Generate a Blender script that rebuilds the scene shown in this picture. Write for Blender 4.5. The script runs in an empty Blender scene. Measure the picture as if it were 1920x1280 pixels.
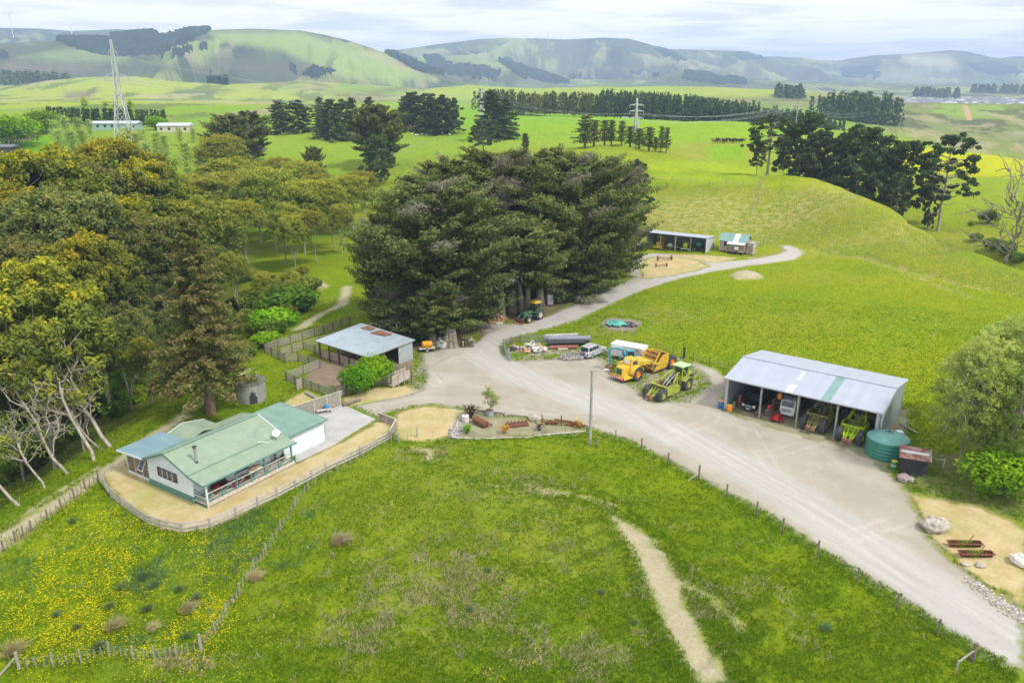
import bpy, math, random
import numpy as np
from mathutils import Vector, Matrix
random.seed(7); RNG = np.random.default_rng(11)
sc = bpy.context.scene
col = sc.collection
F = 1492.0; CAMH = 39.0; PITCH = math.radians(18.2)
CP, SP = math.cos(PITCH), math.sin(PITCH)

# ------------------------------------------------------------------ noise
def _hash(ix, iy, seed):
    h = (ix.astype(np.int64) * 374761393 + iy.astype(np.int64) * 668265263 + seed * 2246822519) & 0xFFFFFFFF
    h = ((h ^ (h >> 13)) * 1274126177) & 0xFFFFFFFF
    h = h ^ (h >> 16)
    return (h & 0xFFFFFF) / float(0xFFFFFF)
def vnoise(x, y, seed=0):
    x = np.asarray(x, float); y = np.asarray(y, float)
    ix = np.floor(x); iy = np.floor(y); fx = x - ix; fy = y - iy
    fx = fx * fx * (3 - 2 * fx); fy = fy * fy * (3 - 2 * fy)
    a = _hash(ix, iy, seed); b = _hash(ix + 1, iy, seed); c = _hash(ix, iy + 1, seed); d = _hash(ix + 1, iy + 1, seed)
    return (a + (b - a) * fx) * (1 - fy) + (c + (d - c) * fx) * fy
def fbm(x, y, oct=4, seed=0, gain=.5):
    s = 0; a = 1; t = 0
    for o in range(oct):
        s = s + a * vnoise(x * 2**o + 17.3 * o, y * 2**o - 9.1 * o, seed + o); t += a; a *= gain
    return s / t
def sstep(a, b, x):
    t = np.clip((x - a) / (b - a), 0, 1); return t * t * (3 - 2 * t)

# ------------------------------------------------------------------ pixel <-> world (1920x1280 photo frame)
def ray(px, py):
    a = (px - 960) / F; b = (640 - py) / F
    return np.array([a, CP + b * SP, -SP + b * CP])
def flat(px, py, z=0.0):
    d = ray(px, py); t = (z - CAMH) / d[2]
    return np.array([d[0] * t, d[1] * t])
def project(x, y, z):
    dz = z - CAMH
    D = y * CP - dz * SP
    return 960 + F * x / D, 640 - F * (y * SP + dz * CP) / D

# ------------------------------------------------------------------ terrain height
CPTS = []
for px, py, z in [
    (0,1280,-3.2),(300,1280,-3.4),(650,1280,-3.2),(960,1280,-2.8),(1300,1280,-2),(1600,1200,-.9),(1900,1270,-.3),(0,1150,-2.8),
    (150,1060,-1.8),(300,1060,-1.2),(600,1100,-1.8),(900,1080,-1.4),(1150,1080,-1.6),(1400,1080,-.9),
    (190,890,0),(350,1000,-.3),(500,950,-.1),(620,890,0),(800,940,-.2),(960,850,0),(1150,900,-.3),(1500,1050,-.3),
    (300,900,0),(450,850,0),(600,800,0),(720,760,0),(860,790,0),(1050,800,0),(960,700,0),(1200,800,0),(1400,880,0),(1600,900,0),
    (1500,780,0),(1700,770,0),(1450,700,0),(1500,1000,0),(1880,1000,.4),(1720,920,0),(1900,880,.6),(1850,1100,0),
    (640,680,0),(560,660,0),(760,690,0),(600,740,0),(480,740,0),(400,770,0),(850,620,0),(960,590,0),(1100,640,0),(1200,680,0),(1200,530,0),(1400,490,.3),
    (1500,470,.6),(1270,470,0),(1200,445,.3),(1120,520,0),(1300,600,.3),(1450,600,.8),(1600,600,1.5),(1900,620,2.2),(1900,740,1.6),(1700,520,1.5),(1880,548,1.5),
    (1925,520,2.6),(1850,488,3.4),(1800,463,4.1),(1750,437,5.2),(1700,412,6.4),(1650,388,7.3),(1600,366,8.3),(1550,350,9.2),(1500,338,10),(1430,332,10.3),(1350,330,9),(1300,430,2.5),(1450,400,4.8),(1450,440,2),(1600,450,3.2),(1700,470,3.0),
    (1250,340,8.2),(1300,300,9.5),(1220,380,5),(1350,270,10.5),(1100,265,9),(1300,228,10.5),(1480,238,9),(960,215,10),
    (850,235,9),(740,285,6),(600,320,3),(600,250,8),(850,200,12),(340,420,-2),(480,440,-3),(600,470,-1),(640,400,0),(700,350,2),(430,520,-3),(560,530,-.5),
    (20,275,11),(200,240,15),(330,242,15),(100,218,17),(450,250,9),(520,200,14),(700,200,12),(300,200,20),
    (0,965,-.6),(100,898,-.5),(200,832,-.3),(340,745,-.2),(500,640,0),(640,562,0),(300,780,0),(0,1020,-.8),(430,700,0),
    (1850,290,3),(1700,300,3),(1800,332,1.5),(1900,400,-2),(1800,375,-1.2),(1880,470,-3),(1775,378,-1),(1650,270,5),(1520,222,6),(1900,306,4),(1780,285,4.5),(1600,250,6)]:
    x, y = flat(px, py, z); CPTS.append((x, y, z))
CPTS += [(-60,70,-9),(-75,95,-14),(-80,125,-15),(-72,152,-12),(-100,150,-14),(-57,125,-7.5),(-55,105,-6.5),(-56,88,-6.5),(-62,80,-8),(-50,142,-4.5),(-110,110,-14),
    (-130,180,-8),(-150,150,-7),(-170,210,2),(-110,230,-3),(-60,60,-4),(-90,60,-10),(-140,90,-8),
    (110,176,-7),(112,205,-8.5),(105,240,-8),(98,275,-6),(135,170,-7),(92,300,-1),(150,230,-4),(80,320,6),
    (0,30,-5),(-30,25,-6),(30,25,-5),(60,30,-2),(70,60,0.2),(-50,35,-5),(100,60,1.5),(130,110,3),(160,150,2),(220,220,-2),(300,300,0),
    (300,900,-12),(450,900,-18),(240,650,-12),(300,500,-10),(500,650,-14),(350,1300,-16),(650,1300,-20),(0,900,6),(0,1300,14),(-300,900,16),(-300,1300,18),(-600,1300,20),(-600,800,18),(-400,500,16),(150,1000,0),(150,1300,6)]
for px_, d_, z_ in [(1430,266,7.8),(1450,285,5.6),(1500,285,2.6),(1550,282,.5),(1450,312,4.0),(1500,320,.5),(1600,290,-3),(1640,275,-4),(1380,262,9),(1400,285,8.4),(1560,258,4.8),(1750,215,-3.5),(1800,200,-4.5),(1650,240,2),(1700,245,-3.5),(1725,240,-4.5),(1680,258,-2)]:
    q_ = ray(px_, 400); h_ = math.hypot(q_[0], q_[1]); CPTS.append((q_[0]/h_*d_, q_[1]/h_*d_, z_))
CPTS = np.array(CPTS, float)
def _feat(x, y):
    return np.stack([np.arctan2(x, y), np.log(np.sqrt(x * x + y * y))], -1)
def _k(d2): return np.where(d2 < 1e-12, 0, 0.5 * d2 * np.log(np.maximum(d2, 1e-12)))
_P = _feat(CPTS[:,0], CPTS[:,1]); _n = len(_P)
_A = _k(((_P[:,None] - _P[None])**2).sum(-1)) + np.eye(_n) * 2e-4
_B = np.concatenate([np.ones((_n,1)), _P], 1)
_M = np.block([[_A, _B], [_B.T, np.zeros((3,3))]])
_W = np.linalg.solve(_M, np.concatenate([CPTS[:,2], np.zeros(3)]))
def rbf(x, y):
    p = _feat(x, y); out = _W[_n] + _W[_n+1] * p[...,0] + _W[_n+2] * p[...,1]
    for i in range(_n):
        out = out + _W[i] * _k((p[...,0] - _P[i,0])**2 + (p[...,1] - _P[i,1])**2)
    return out
def sil(pts, az, R):      # silhouette rows -> heights at range R
    pts = np.array(pts, float); a = (pts[:,0] - 960) / F; b = (640 - pts[:,1]) / F
    hz = np.hypot(a, CP + b * SP); aa = np.arctan2(a, CP + b * SP)
    return np.interp(az, aa, CAMH + R * (-SP + b * CP) / hz)
LAYERS = [  # range, front width, back width, silhouette, spur noise scale
 (1750, 800, 500, [(-900,168),(0,166),(80,153),(150,145),(250,143),(330,153),(420,158),(560,152),(700,161),(800,166),(880,160),(1000,167),(1100,163),(1300,162),(1450,168),(1550,173),(1610,180),(1660,206),(1920,212),(2900,212)], 260),
 (3300, 1500, 1500, [(-900,90),(-100,86),(0,82),(100,76),(180,74),(250,66),(320,62),(400,57),(470,54.5),(560,58),(610,66),(650,76),(700,92),(760,113),(820,137),(880,158),(950,175),(1100,190),(2900,190)], 520),
 (5600, 1500, 2000, [(-900,60),(0,53),(60,54),(130,58),(180,57),(220,55),(300,62),(420,75),(560,95),(700,130),(2900,190)], 700),
 (4300, 1200, 900, [(-900,190),(560,150),(640,125),(700,104),(745,98),(800,108),(870,103),(930,112),(990,130),(1060,150),(1120,148),(1200,150),(1260,135),(1330,140),(1420,150),(1500,156),(2900,175)], 420),
 (5900, 1500, 2000, [(-900,190),(560,140),(640,112),(720,97),(760,92),(830,82),(900,74),(945,71.5),(1000,72.5),(1060,74.5),(1130,71),(1180,73),(1220,84),(1255,98),(1300,112),(1400,140),(1500,160),(2900,180)], 700),
 (6900, 1400, 1500, [(-900,190),(1000,130),(1150,104),(1240,92),(1320,94),(1400,96),(1430,106),(1480,118),(1540,130),(1620,150),(2900,185)], 600),
 (7900, 1700, 1500, [(-900,120),(1200,112),(1400,110),(1450,107),(1500,108),(1560,116),(1600,109),(1640,104),(1700,101),(1740,98),(1780,94.5),(1815,97),(1860,108),(1900,112),(1960,110),(2200,120),(2900,120)], 900),
 (8900, 800, 700, [(-900,70),(600,100),(1200,108),(1460,106),(1520,112),(1700,120),(1860,112),(1900,106),(2100,108),(2900,115)], 900),
]
VAL = [None]
def hills(x, y):
    r = np.sqrt(x*x + y*y); az = np.arctan2(x, y)
    z = np.full_like(r, -18.0) + 48 * sstep(-0.35, -0.9, az - 0.25)
    z = 12 + (z - 12) * sstep(1000, 2200, r)
    val = np.zeros_like(r)
    for i, (R, wf, wb, s, ns) in enumerate(LAYERS):
        S = sil(s, az, R)
        t = np.where(r < R, (r - (R - wf)) / wf, (R + wb - r) / wb)
        t = np.clip(t, 0, 1); bmp = t * t * (3 - 2 * t)
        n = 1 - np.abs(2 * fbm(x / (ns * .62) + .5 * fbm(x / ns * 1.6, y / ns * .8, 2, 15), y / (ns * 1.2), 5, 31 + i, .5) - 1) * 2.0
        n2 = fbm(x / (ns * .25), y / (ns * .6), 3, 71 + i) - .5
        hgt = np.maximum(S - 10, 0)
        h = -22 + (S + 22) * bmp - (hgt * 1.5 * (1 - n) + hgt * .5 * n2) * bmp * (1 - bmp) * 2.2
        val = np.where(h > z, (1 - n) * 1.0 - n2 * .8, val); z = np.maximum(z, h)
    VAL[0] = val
    return z
def height_base(x, y):
    r = np.sqrt(x*x + y*y)
    w = sstep(850, 1250, r)
    zn = rbf(x, y)
    out = zn * (1 - w) + hills(x, y) * w
    out += (fbm(x / 60, y / 60, 3, 5) - .5) * 5 * sstep(260, 500, r) * (1 - w * .4)
    return out

# ------------------------------------------------------------------ polar grid
NA_IN, NA_OUT = 800, 40
ta = np.tan(math.radians(34.8))
az_in = np.arctan(np.linspace(-ta, ta, NA_IN))
az = np.concatenate([np.radians(np.linspace(-100, -35.2, NA_OUT)), az_in, np.radians(np.linspace(35.2, 100, NA_OUT))])
rs = [14.0]
while rs[-1] < 9900:
    r = rs[-1]
    d = min(max(.30, r * r / (39 * 796) * .62), r * .0075 if r > 900 else 99)
    if r < 42: d = 1.6
    rs.append(r + d)
rs = np.array(rs); NR = len(rs); NA = len(az)
AZ, RR = np.meshgrid(az, rs)          # rows: r
GX = RR * np.sin(AZ); GY = RR * np.cos(AZ)
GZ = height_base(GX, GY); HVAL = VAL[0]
def zgrid(x, y):
    a = np.arctan2(x, y); r = np.hypot(x, y)
    j = np.clip(np.searchsorted(az, a) - 1, 0, NA - 2); i = np.clip(np.searchsorted(rs, r) - 1, 0, NR - 2)
    fa = np.clip((a - az[j]) / (az[j+1] - az[j]), 0, 1); fr = np.clip((r - rs[i]) / (rs[i+1] - rs[i]), 0, 1)
    return (GZ[i, j] * (1 - fa) + GZ[i, j+1] * fa) * (1 - fr) + (GZ[i+1, j] * (1 - fa) + GZ[i+1, j+1] * fa) * fr
def zat(x, y): return float(zgrid(np.array(x, float), np.array(y, float)))
def ground(px, py, rmin=20., rmax=12000.):
    d = ray(px, py); h = math.hypot(d[0], d[1]); d = d / h
    t = np.unique(np.concatenate([np.linspace(rmin, min(300, rmax), 1200), np.geomspace(min(max(rmin, 299), rmax), rmax, 1500)]))
    z = CAMH + d[2] * t; g = zgrid(d[0] * t, d[1] * t)
    below = np.nonzero(z <= g)[0]
    if len(below) == 0: tt = rmax
    else:
        k = below[0]
        if k == 0: tt = t[0]
        else:
            a0 = z[k-1] - g[k-1]; a1 = z[k] - g[k]; tt = t[k-1] + (t[k] - t[k-1]) * a0 / (a0 - a1)
    return np.array([d[0] * tt, d[1] * tt])
def G(px, py, **k):
    p = ground(px, py, **k); return Vector((p[0], p[1], zat(p[0], p[1])))
def GZf(px, py): 
    p = ground(px, py); return p
def poly_world(pts, **k): return np.array([ground(px, py, **k) for px, py in pts])

def sdist(poly, x, y, margin=6.0):
    """signed distance (+ inside) to a world polygon, clamped to +-margin; computed only near it"""
    out = np.full(x.shape, -margin)
    mn = poly.min(0) - margin; mx = poly.max(0) + margin
    sel = (x > mn[0]) & (x < mx[0]) & (y > mn[1]) & (y < mx[1])
    if not sel.any(): return out
    X = x[sel]; Y = y[sel]; d2 = np.full(X.shape, 1e18); ins = np.zeros(X.shape, bool)
    n = len(poly)
    for i in range(n):
        x0, y0 = poly[i]; x1, y1 = poly[(i+1) % n]
        ex, ey = x1 - x0, y1 - y0; L = ex*ex + ey*ey + 1e-12
        t = np.clip(((X - x0) * ex + (Y - y0) * ey) / L, 0, 1)
        d2 = np.minimum(d2, (X - x0 - t*ex)**2 + (Y - y0 - t*ey)**2)
        c = ((y0 > Y) != (y1 > Y)) & (X < ex * (Y - y0) / (ey if abs(ey) > 1e-12 else 1e-12) + x0)
        ins ^= c
    d = np.sqrt(d2); out[sel] = np.clip(np.where(ins, d, -d), -margin, margin)
    return out
def ldist(line, x, y, margin=6.0):
    out = np.full(x.shape, margin)
    mn = line.min(0) - margin; mx = line.max(0) + margin
    sel = (x > mn[0]) & (x < mx[0]) & (y > mn[1]) & (y < mx[1])
    X = x[sel]; Y = y[sel]; d2 = np.full(X.shape, 1e18)
    for i in range(len(line) - 1):
        x0, y0 = line[i]; x1, y1 = line[i+1]
        ex, ey = x1 - x0, y1 - y0; L = ex*ex + ey*ey + 1e-12
        t = np.clip(((X - x0) * ex + (Y - y0) * ey) / L, 0, 1)
        d2 = np.minimum(d2, (X - x0 - t*ex)**2 + (Y - y0 - t*ey)**2)
    out[sel] = np.minimum(np.sqrt(d2), margin)
    return out
# ------------------------------------------------------------------ land cover masks (signed distances in metres, + inside)
def P(*pts, **k): return poly_world(pts, **k)
gravel_poly = P((1925,1285),(1850,1232),(1760,1172),(1680,1117),(1600,1070),(1530,1027),(1440,967),(1340,912),(1250,862),(1180,827),(1118,808),
    (1090,799),(1010,787),(930,777),(870,768),(815,758),(770,762),(735,772),(706,782),(660,760),(700,750),(745,742),(790,730),(797,705),(790,680),(786,662),(830,652),(868,648),
    (898,636),(905,624),(880,614),(862,604),(905,600),(935,606),(985,606),(1030,590),(1075,572),(1130,548),(1182,522),(1176,506),(1180,491),(1196,479),(1225,473),(1262,476),(1300,486),
    (1345,492),(1400,487),(1450,477),(1472,469),(1462,461),(1448,457),(1480,459),(1500,467),(1508,476),(1490,486),(1430,496),(1340,509),(1262,525),(1205,545),(1140,572),(1090,598),(1030,614),(975,630),(945,642),
    (940,660),(965,676),(1040,672),(1090,668),(1130,672),(1145,700),(1185,722),(1225,752),(1290,752),(1330,720),(1318,700),(1290,683),(1300,678),(1345,692),(1366,715),(1357,770),(1420,790),(1490,812),(1560,830),(1620,850),
    (1660,878),(1700,915),(1720,960),(1745,1010),(1800,1060),(1850,1100),(1925,1140))
gravel = sdist(gravel_poly, GX, GY)
far_loop = P((1200,500),(1215,484),(1262,480),(1305,488),(1330,500),(1290,511),(1235,520),(1205,522))
gravel = np.minimum(gravel, -sdist(far_loop, GX, GY) + 0.0)
conc = sdist(P((560,776),(600,772),(642,757),(706,786),(660,812),(630,832),(575,858),(553,868),(553,850),(608,825),(606,795)), GX, GY)
straw = np.full(GX.shape, -6.0)
for pl in [
  P((188,888),(215,868),(270,850),(420,840),(553,868),(600,846),(640,828),(706,790),(738,790),(745,800),(700,830),(640,862),(560,905),(500,942),(440,972),(390,990),(340,992),(290,978),(240,950),(205,918)),
  P((740,775),(765,764),(815,760),(866,768),(855,795),(842,818),(790,826),(750,826),(738,812)),
  P((640,745),(700,725),(760,722),(790,735),(745,744),(700,752),(660,762),(640,757)),
  far_loop,
  P((1700,925),(1760,935),(1830,950),(1925,985),(1925,1140),(1850,1098),(1800,1058),(1745,1008),(1722,960)),
  P((540,770),(600,745),(575,730),(545,745),(520,762)),
  P((1200,478),(1265,476),(1340,480),(1410,484),(1440,478),(1400,482),(1340,494),(1300,486)),
]: straw = np.maximum(straw, sdist(pl, GX, GY))
bank = sdist(P((1660,880),(1700,868),(1760,850),(1830,860),(1925,905),(1925,985),(1830,952),(1760,937),(1700,920)), GX, GY)
dirt = np.full(GX.shape, -6.0)
for pl in [
  P((1140,962),(1175,975),(1215,1000),(1250,1040),(1275,1080),(1290,1130),(1315,1180),(1350,1230),(1380,1285),(1308,1285),(1268,1220),(1225,1150),(1210,1100),(1190,1040),(1160,1000)),
]: dirt = np.maximum(dirt, sdist(pl, GX, GY))
for ln, w in [
  (P((-40,1050),(0,1020),(60,975),(130,928),(190,885),(235,855),(300,808),(340,780)), 1.05),
  (P((-40,1025),(0,1000),(60,955),(120,912),(180,875)), .35),
  (P((340,780),(400,738),(440,712),(470,690)), .5),
  (P((1150,952),(1100,935),(1050,925),(1010,918)), .3),
  (P((1270,1085),(1330,1120),(1390,1180)), .4),
  (P((560,618),(600,590),(640,572),(650,540)), 1.2),
  (P((900,905),(940,912),(1000,908)), .25), (P((780,838),(805,842),(805,855)), .5),
]: dirt = np.maximum(dirt, w - ldist(ln, GX, GY))
for ln, w in [
  (P((1160,425),(1185,430),(1212,436)), .8),
]: gravel = np.maximum(gravel, w - ldist(ln, GX, GY))
heap = sdist(P((1366,517),(1378,510),(1400,507),(1425,512),(1432,520),(1405,524),(1380,523)), GX, GY)
heap2 = sdist(P((540,535),(560,526),(600,527),(618,536),(600,546),(560,546)), GX, GY)
dirt = np.maximum(dirt, np.maximum(heap, heap2))
pen = sdist(P((570,710),(602,672),(640,688),(700,705),(700,715),(642,728),(600,722)), GX, GY)
pen = np.maximum(pen, sdist(P((600,668),(690,640),(775,672),(770,700),(700,715),(640,690)), GX, GY))
under = sdist(P((700,660),(760,600),(900,560),(1000,560),(1050,545),(1100,560),(1040,590),(985,604),(935,606),(905,600),(862,604),(880,614),(905,622),(868,640),(800,655),(760,668)), GX, GY)   # needle litter
pit = sdist(P((1122,608),(1140,596),(1185,597),(1206,605),(1190,620),(1150,622)), GX, GY)
mach = sdist(P((1135,700),(1165,690),(1270,668),(1318,690),(1335,712),(1325,745),(1260,765),(1215,752),(1165,725)), GX, GY)
mach = np.maximum(mach, sdist(P((948,652),(1000,652),(1100,652),(1148,656),(1160,680),(1130,690),(1090,674),(1040,680),(960,682)), GX, GY)); mach = np.maximum(mach, sdist(P((770,690),(800,665),(815,700),(800,735),(770,740)), GX, GY))
aprn = sdist(P((1357,768),(1370,700),(1700,770),(1700,800),(1665,880),(1620,862),(1500,822),(1420,795)), GX, GY)
aprn = np.maximum(aprn, sdist(P((842,822),(866,768),(930,779),(1010,789),(1090,801),(1100,812),(1000,818),(920,824)), GX, GY))
housepad = sdist(P((188,888),(215,868),(320,800),(560,775),(600,760),(706,786),(738,800),(640,862),(440,972),(340,992),(240,950)), GX, GY)
flatm = np.clip(np.maximum.reduce([gravel, conc, straw, pen, housepad, aprn]) / 2 + .4, 0, 1)
mainl = P((1935,1245),(1750,1105),(1600,1005),(1480,925),(1350,850),(1200,785),(1060,735),(960,700),(905,668),(925,638),(1000,612),(1080,583),(1180,545),(1260,517),(1340,500),(1430,488),(1490,477),(1480,463))
def latd(line): return ldist(line, GX, GY, 8.)
ml = latd(mainl); mainr_ = np.clip(1 - (ml - 1.6) / 2.6, 0, 1)
rut_ = np.zeros(GX.shape)
for ln in [mainl, P((1480,925),(1430,850),(1400,800),(1385,775)), P((1350,850),(1450,850),(1520,830)), P((1200,785),(1050,775),(900,750),(780,750),(700,772),(650,790)), P((1060,735),(940,735),(820,720),(790,690)), P((905,668),(850,665),(800,690)), P((1280,760),(1180,735),(1110,690),(1100,675)), P((1600,1005),(1700,970),(1800,990),(1930,1040)), P((1180,500),(1195,490),(1230,478),(1290,482)), P((1400,800),(1340,770),(1310,720),(1290,690)), P((1250,820),(1330,790),(1350,750),(1345,710))]:
    d_ = latd(ln)
    for o_ in (.75, 2.6) : rut_ = np.maximum(rut_, np.exp(-((d_ - o_) / .38) ** 2) * (1 if o_ < 1 else .5))
edge_ = np.clip(1 - gravel / 2.2, 0, 1) * (1 - mainr_)
gz0 = zip
# flowers (buttercup density)
def ell(px, py, rx, ry, rot=0):
    c = ground(px, py); ex = ground(px + rx, py) - c; 
    dx = GX - c[0]; dy = GY - c[1]; w = abs(ex[0]) + 1e-6
    cy = abs(ground(px, py - ry)[1] - c[1])
    return np.exp(-((dx / w)**2 + (dy / cy)**2))
flow = 0
for e, s in [((150,1080,160,70),.9),((60,1180,140,80),.8),((230,960,150,50),.5),((330,1160,160,60),.6),((330,1010,170,50),.45),((380,1200,80,50),.6),((560,1010,120,30),.3),
    ((1560,360,170,22),1.0),((1820,295,200,22),2.2),((1720,310,120,15),1.6),((1500,640,250,60),.40),((1750,600,250,80),.38),((1650,780,150,70),.8),((1450,560,200,30),.3),((1700,520,250,20),.3),((1350,640,120,40),.25),((650,860,100,30),.3)]:
    flow = flow + ell(*e) * s
rush = 0
for e, s in [((430,1015,110,50),1.1),((300,940,80,35),.5),((270,1090,50,30),.9),((300,1180,70,30),.8),((600,950,40,20),.6),((200,1210,60,20),.7),((1540,1010,50,20),.3),((30,1080,40,40),.7),((480,960,70,30),.9)]:
    rush = rush + ell(*e) * s
dry = 0   # straw coloured dead grass in the paddocks
for e, s in [((850,1150,200,90),.5),((900,1080,150,50),.3),((340,1245,80,20),1.1),((950,910,140,30),.5),((800,845,60,14),.9),((1450,410,250,45),1.2),((1250,410,60,30),1.0),((1330,380,80,25),.8),((1650,440,100,25),.6),((700,1050,250,90),.25),((1050,1000,120,50),.25),
    ((1300,1130,140,70),.4),((1100,1230,100,40),.35),((700,1200,80,50),.4),((60,1010,60,20),.6),((1150,620,60,14),.8),((1230,590,80,14),.6),((1100,560,60,15),.5)]:
    dry = dry + ell(*e) * s
lines = np.minimum.reduce([ldist(P((1530,465),(1620,480),(1700,502),(1800,530),(1925,555)), GX, GY), ldist(P((1560,470),(1640,492),(1720,520),(1820,560)), GX, GY), ldist(P((1432,338),(1422,370),(1410,400)), GX, GY)])
dry = np.maximum(dry, 1.3 * np.clip(1.4 - lines, 0, 1) * (fbm(GX/3, GY/3, 3, 3) + .1))

stain_ = 0
for e, s in [((1330,725,45,14),.9),((1400,790,40,10),.6),((940,655,60,20),.5),((820,668,50,14),.5),((1480,830,60,12),.4),((1150,690,25,8),.6),((1700,940,60,25),.35),((900,720,70,12),.3)]: stain_ = stain_ + ell(*e) * s
flow = flow * (1 - .85 * np.clip((sdist(P((1000,830),(733,823),(633,884),(578,918),(527,993),(477,1070),(424,1153),(377,1217),(377,1290),(1000,1290)), GX, GY) + 1) / 3, 0, 1))
# height: small relief
RR_ = RR
grassy = 1 - flatm
relief = (fbm(GX / 9, GY / 9, 4, 8) - .5) * 1.5 + (fbm(GX / 2.2, GY / 2.2, 3, 9) - .5) * .42
ter = np.sin((GY + 2.5 * fbm(GX / 12, GY / 12, 3, 14) * 6 + GX * .15) * 1.9) * .17 * sstep(98, 70, GY) * sstep(.35, .6, fbm(GX / 14, GY / 14, 3, 19))
GZ += (relief * (.55 + .8 * sstep(200, 300, RR)) + ter) * grassy * sstep(1400, 900, RR)
GZ += .05 * (fbm(GX / 3, GY / 3, 3, 28) - .5) * (1 - grassy)
GZ += .9 * np.clip(heap / 2.2, 0, 1) ** .7 + 1.2 * np.clip(heap2 / 2.5, 0, 1) ** .7
gh = sdist(P((1052,668),(1075,660),(1092,668),(1080,676),(1060,676)), GX, GY); GZ += .55 * np.clip(gh / 1.2, 0, 1)
# dozed step above the track on the hillside (right)
GZ += -.6 * np.exp(-(ldist(P((1530,466),(1620,481),(1700,503),(1800,531),(1925,556)), GX, GY) / 1.2) ** 2)
# fade masks for relief done

# ------------------------------------------------------------------ far land colours
def srgb(r, g, b):
    f = lambda c: (c / 255 / 12.92) if c <= 10.3 else ((c / 255 + .055) / 1.055) ** 2.4
    return np.array([f(r), f(g), f(b)])
PXG, PYG = project(GX, GY, GZ)
def inpix(pts, r0, r1, soft=4, nz=7, ns=None):
    """soft membership for far slopes traced as photograph outlines, limited to a range of distances"""
    pts = np.array(pts, float); sel = (RR > r0) & (RR < r1)
    out = np.zeros(GX.shape); 
    mn = pts.min(0) - 20; mx = pts.max(0) + 20
    sel &= (PXG > mn[0]) & (PXG < mx[0]) & (PYG > mn[1]) & (PYG < mx[1])
    if not sel.any(): return out
    s = ns or max(40., r0 / 40)
    nx = (fbm(GX[sel] / s, GY[sel] / s, 3, 91) - .5) * nz; ny = (fbm(GX[sel] / s, GY[sel] / s, 3, 92) - .5) * nz * .4
    tmp = sdist(pts, PXG[sel] + nx, PYG[sel] + ny, margin=soft)
    out[sel] = np.clip(tmp / soft * .5 + .5, 0, 1)
    return out
big = fbm(GX / 45, GY / 45, 4, 40)
g_near = np.array([.180, .270, .006]); g_near2 = np.array([.255, .318, .006])
nearb = (1.12 * sstep(120, 80, RR) + 1.0 * (1 - sstep(120, 80, RR)))[..., None]
tint = g_near * (1 - big[..., None]) + g_near2 * big[..., None]
def mixc(mask, c):
    global tint
    m = np.clip(mask, 0, 1)[..., None]; tint = tint * (1 - m) + np.array(c) * m
farw = sstep(230, 420, RR)
mixc(farw * .9, (.22, .345, .03))
mixc(sstep(.45, .7, fbm(GX / 130, GY / 90, 3, 44)) * sstep(300, 500, RR) * sstep(1300, 900, RR) * .6, (.27, .36, .03))
hillm = sstep(1000, 1300, RR)
mixc(hillm * .8, (.22, .30, .08))
mixc(hillm * sstep(.50, .60, fbm(GX / 260, GY / 260, 5, 50)) * .8, (.17, .15, .09))
mixc(hillm * sstep(.50, .62, fbm(GX / 170, GY / 170, 4, 54)) * .55, (.34, .40, .09))
mixc(sstep(2300, 3000, RR) * .7, (.20, .25, .10))
mixc(sstep(2300, 3000, RR) * sstep(.48, .56, fbm(GX / 420, GY / 420, 6, 57, .6)) * .75, (.075, .085, .055))
mixc(sstep(4300, 5000, RR) * .7, (.10, .13, .085))
mixc(sstep(4300, 5000, RR) * sstep(.47, .55, fbm(GX / 600, GY / 600, 6, 58, .6)) * .8, (.035, .045, .04))
hx = np.where(RR < 4000, 1., 1.9)
mixc(sstep(1250, 1500, RR) * sstep(.545, .565, fbm(GX / (230 * hx), GY / (260 * hx), 6, 67, .6)) * .7, (.31, .39, .10))
mixc(sstep(1900, 2300, RR) * sstep(.535, .55, fbm(GX / (170 * hx), GY / (190 * hx), 6, 68, .62)) * .75, (.095, .10, .06))
mixc(sstep(1900, 2300, RR) * sstep(.60, .615, fbm(GX / (150 * hx), GY / (170 * hx), 6, 69, .62)) * .8, (.03, .045, .035))
mixc(sstep(1250, 1500, RR) * sstep(.64, .66, fbm(GX / 70, GY / 150, 5, 70, .55)) * .5, (.40, .35, .2))
mixc(sstep(1900, 2400, RR) * sstep(.36, .40, HVAL + .9 * (fbm(GX / 120, GY / 180, 6, 66, .6) - .5)) * .65, (.085, .10, .055))  # scrub tone along valleys, also painting the shading of the folds
mixc(sstep(1300, 1900, RR) * sstep(.10, .0, HVAL) * .5, (.36, .38, .14))
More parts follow.
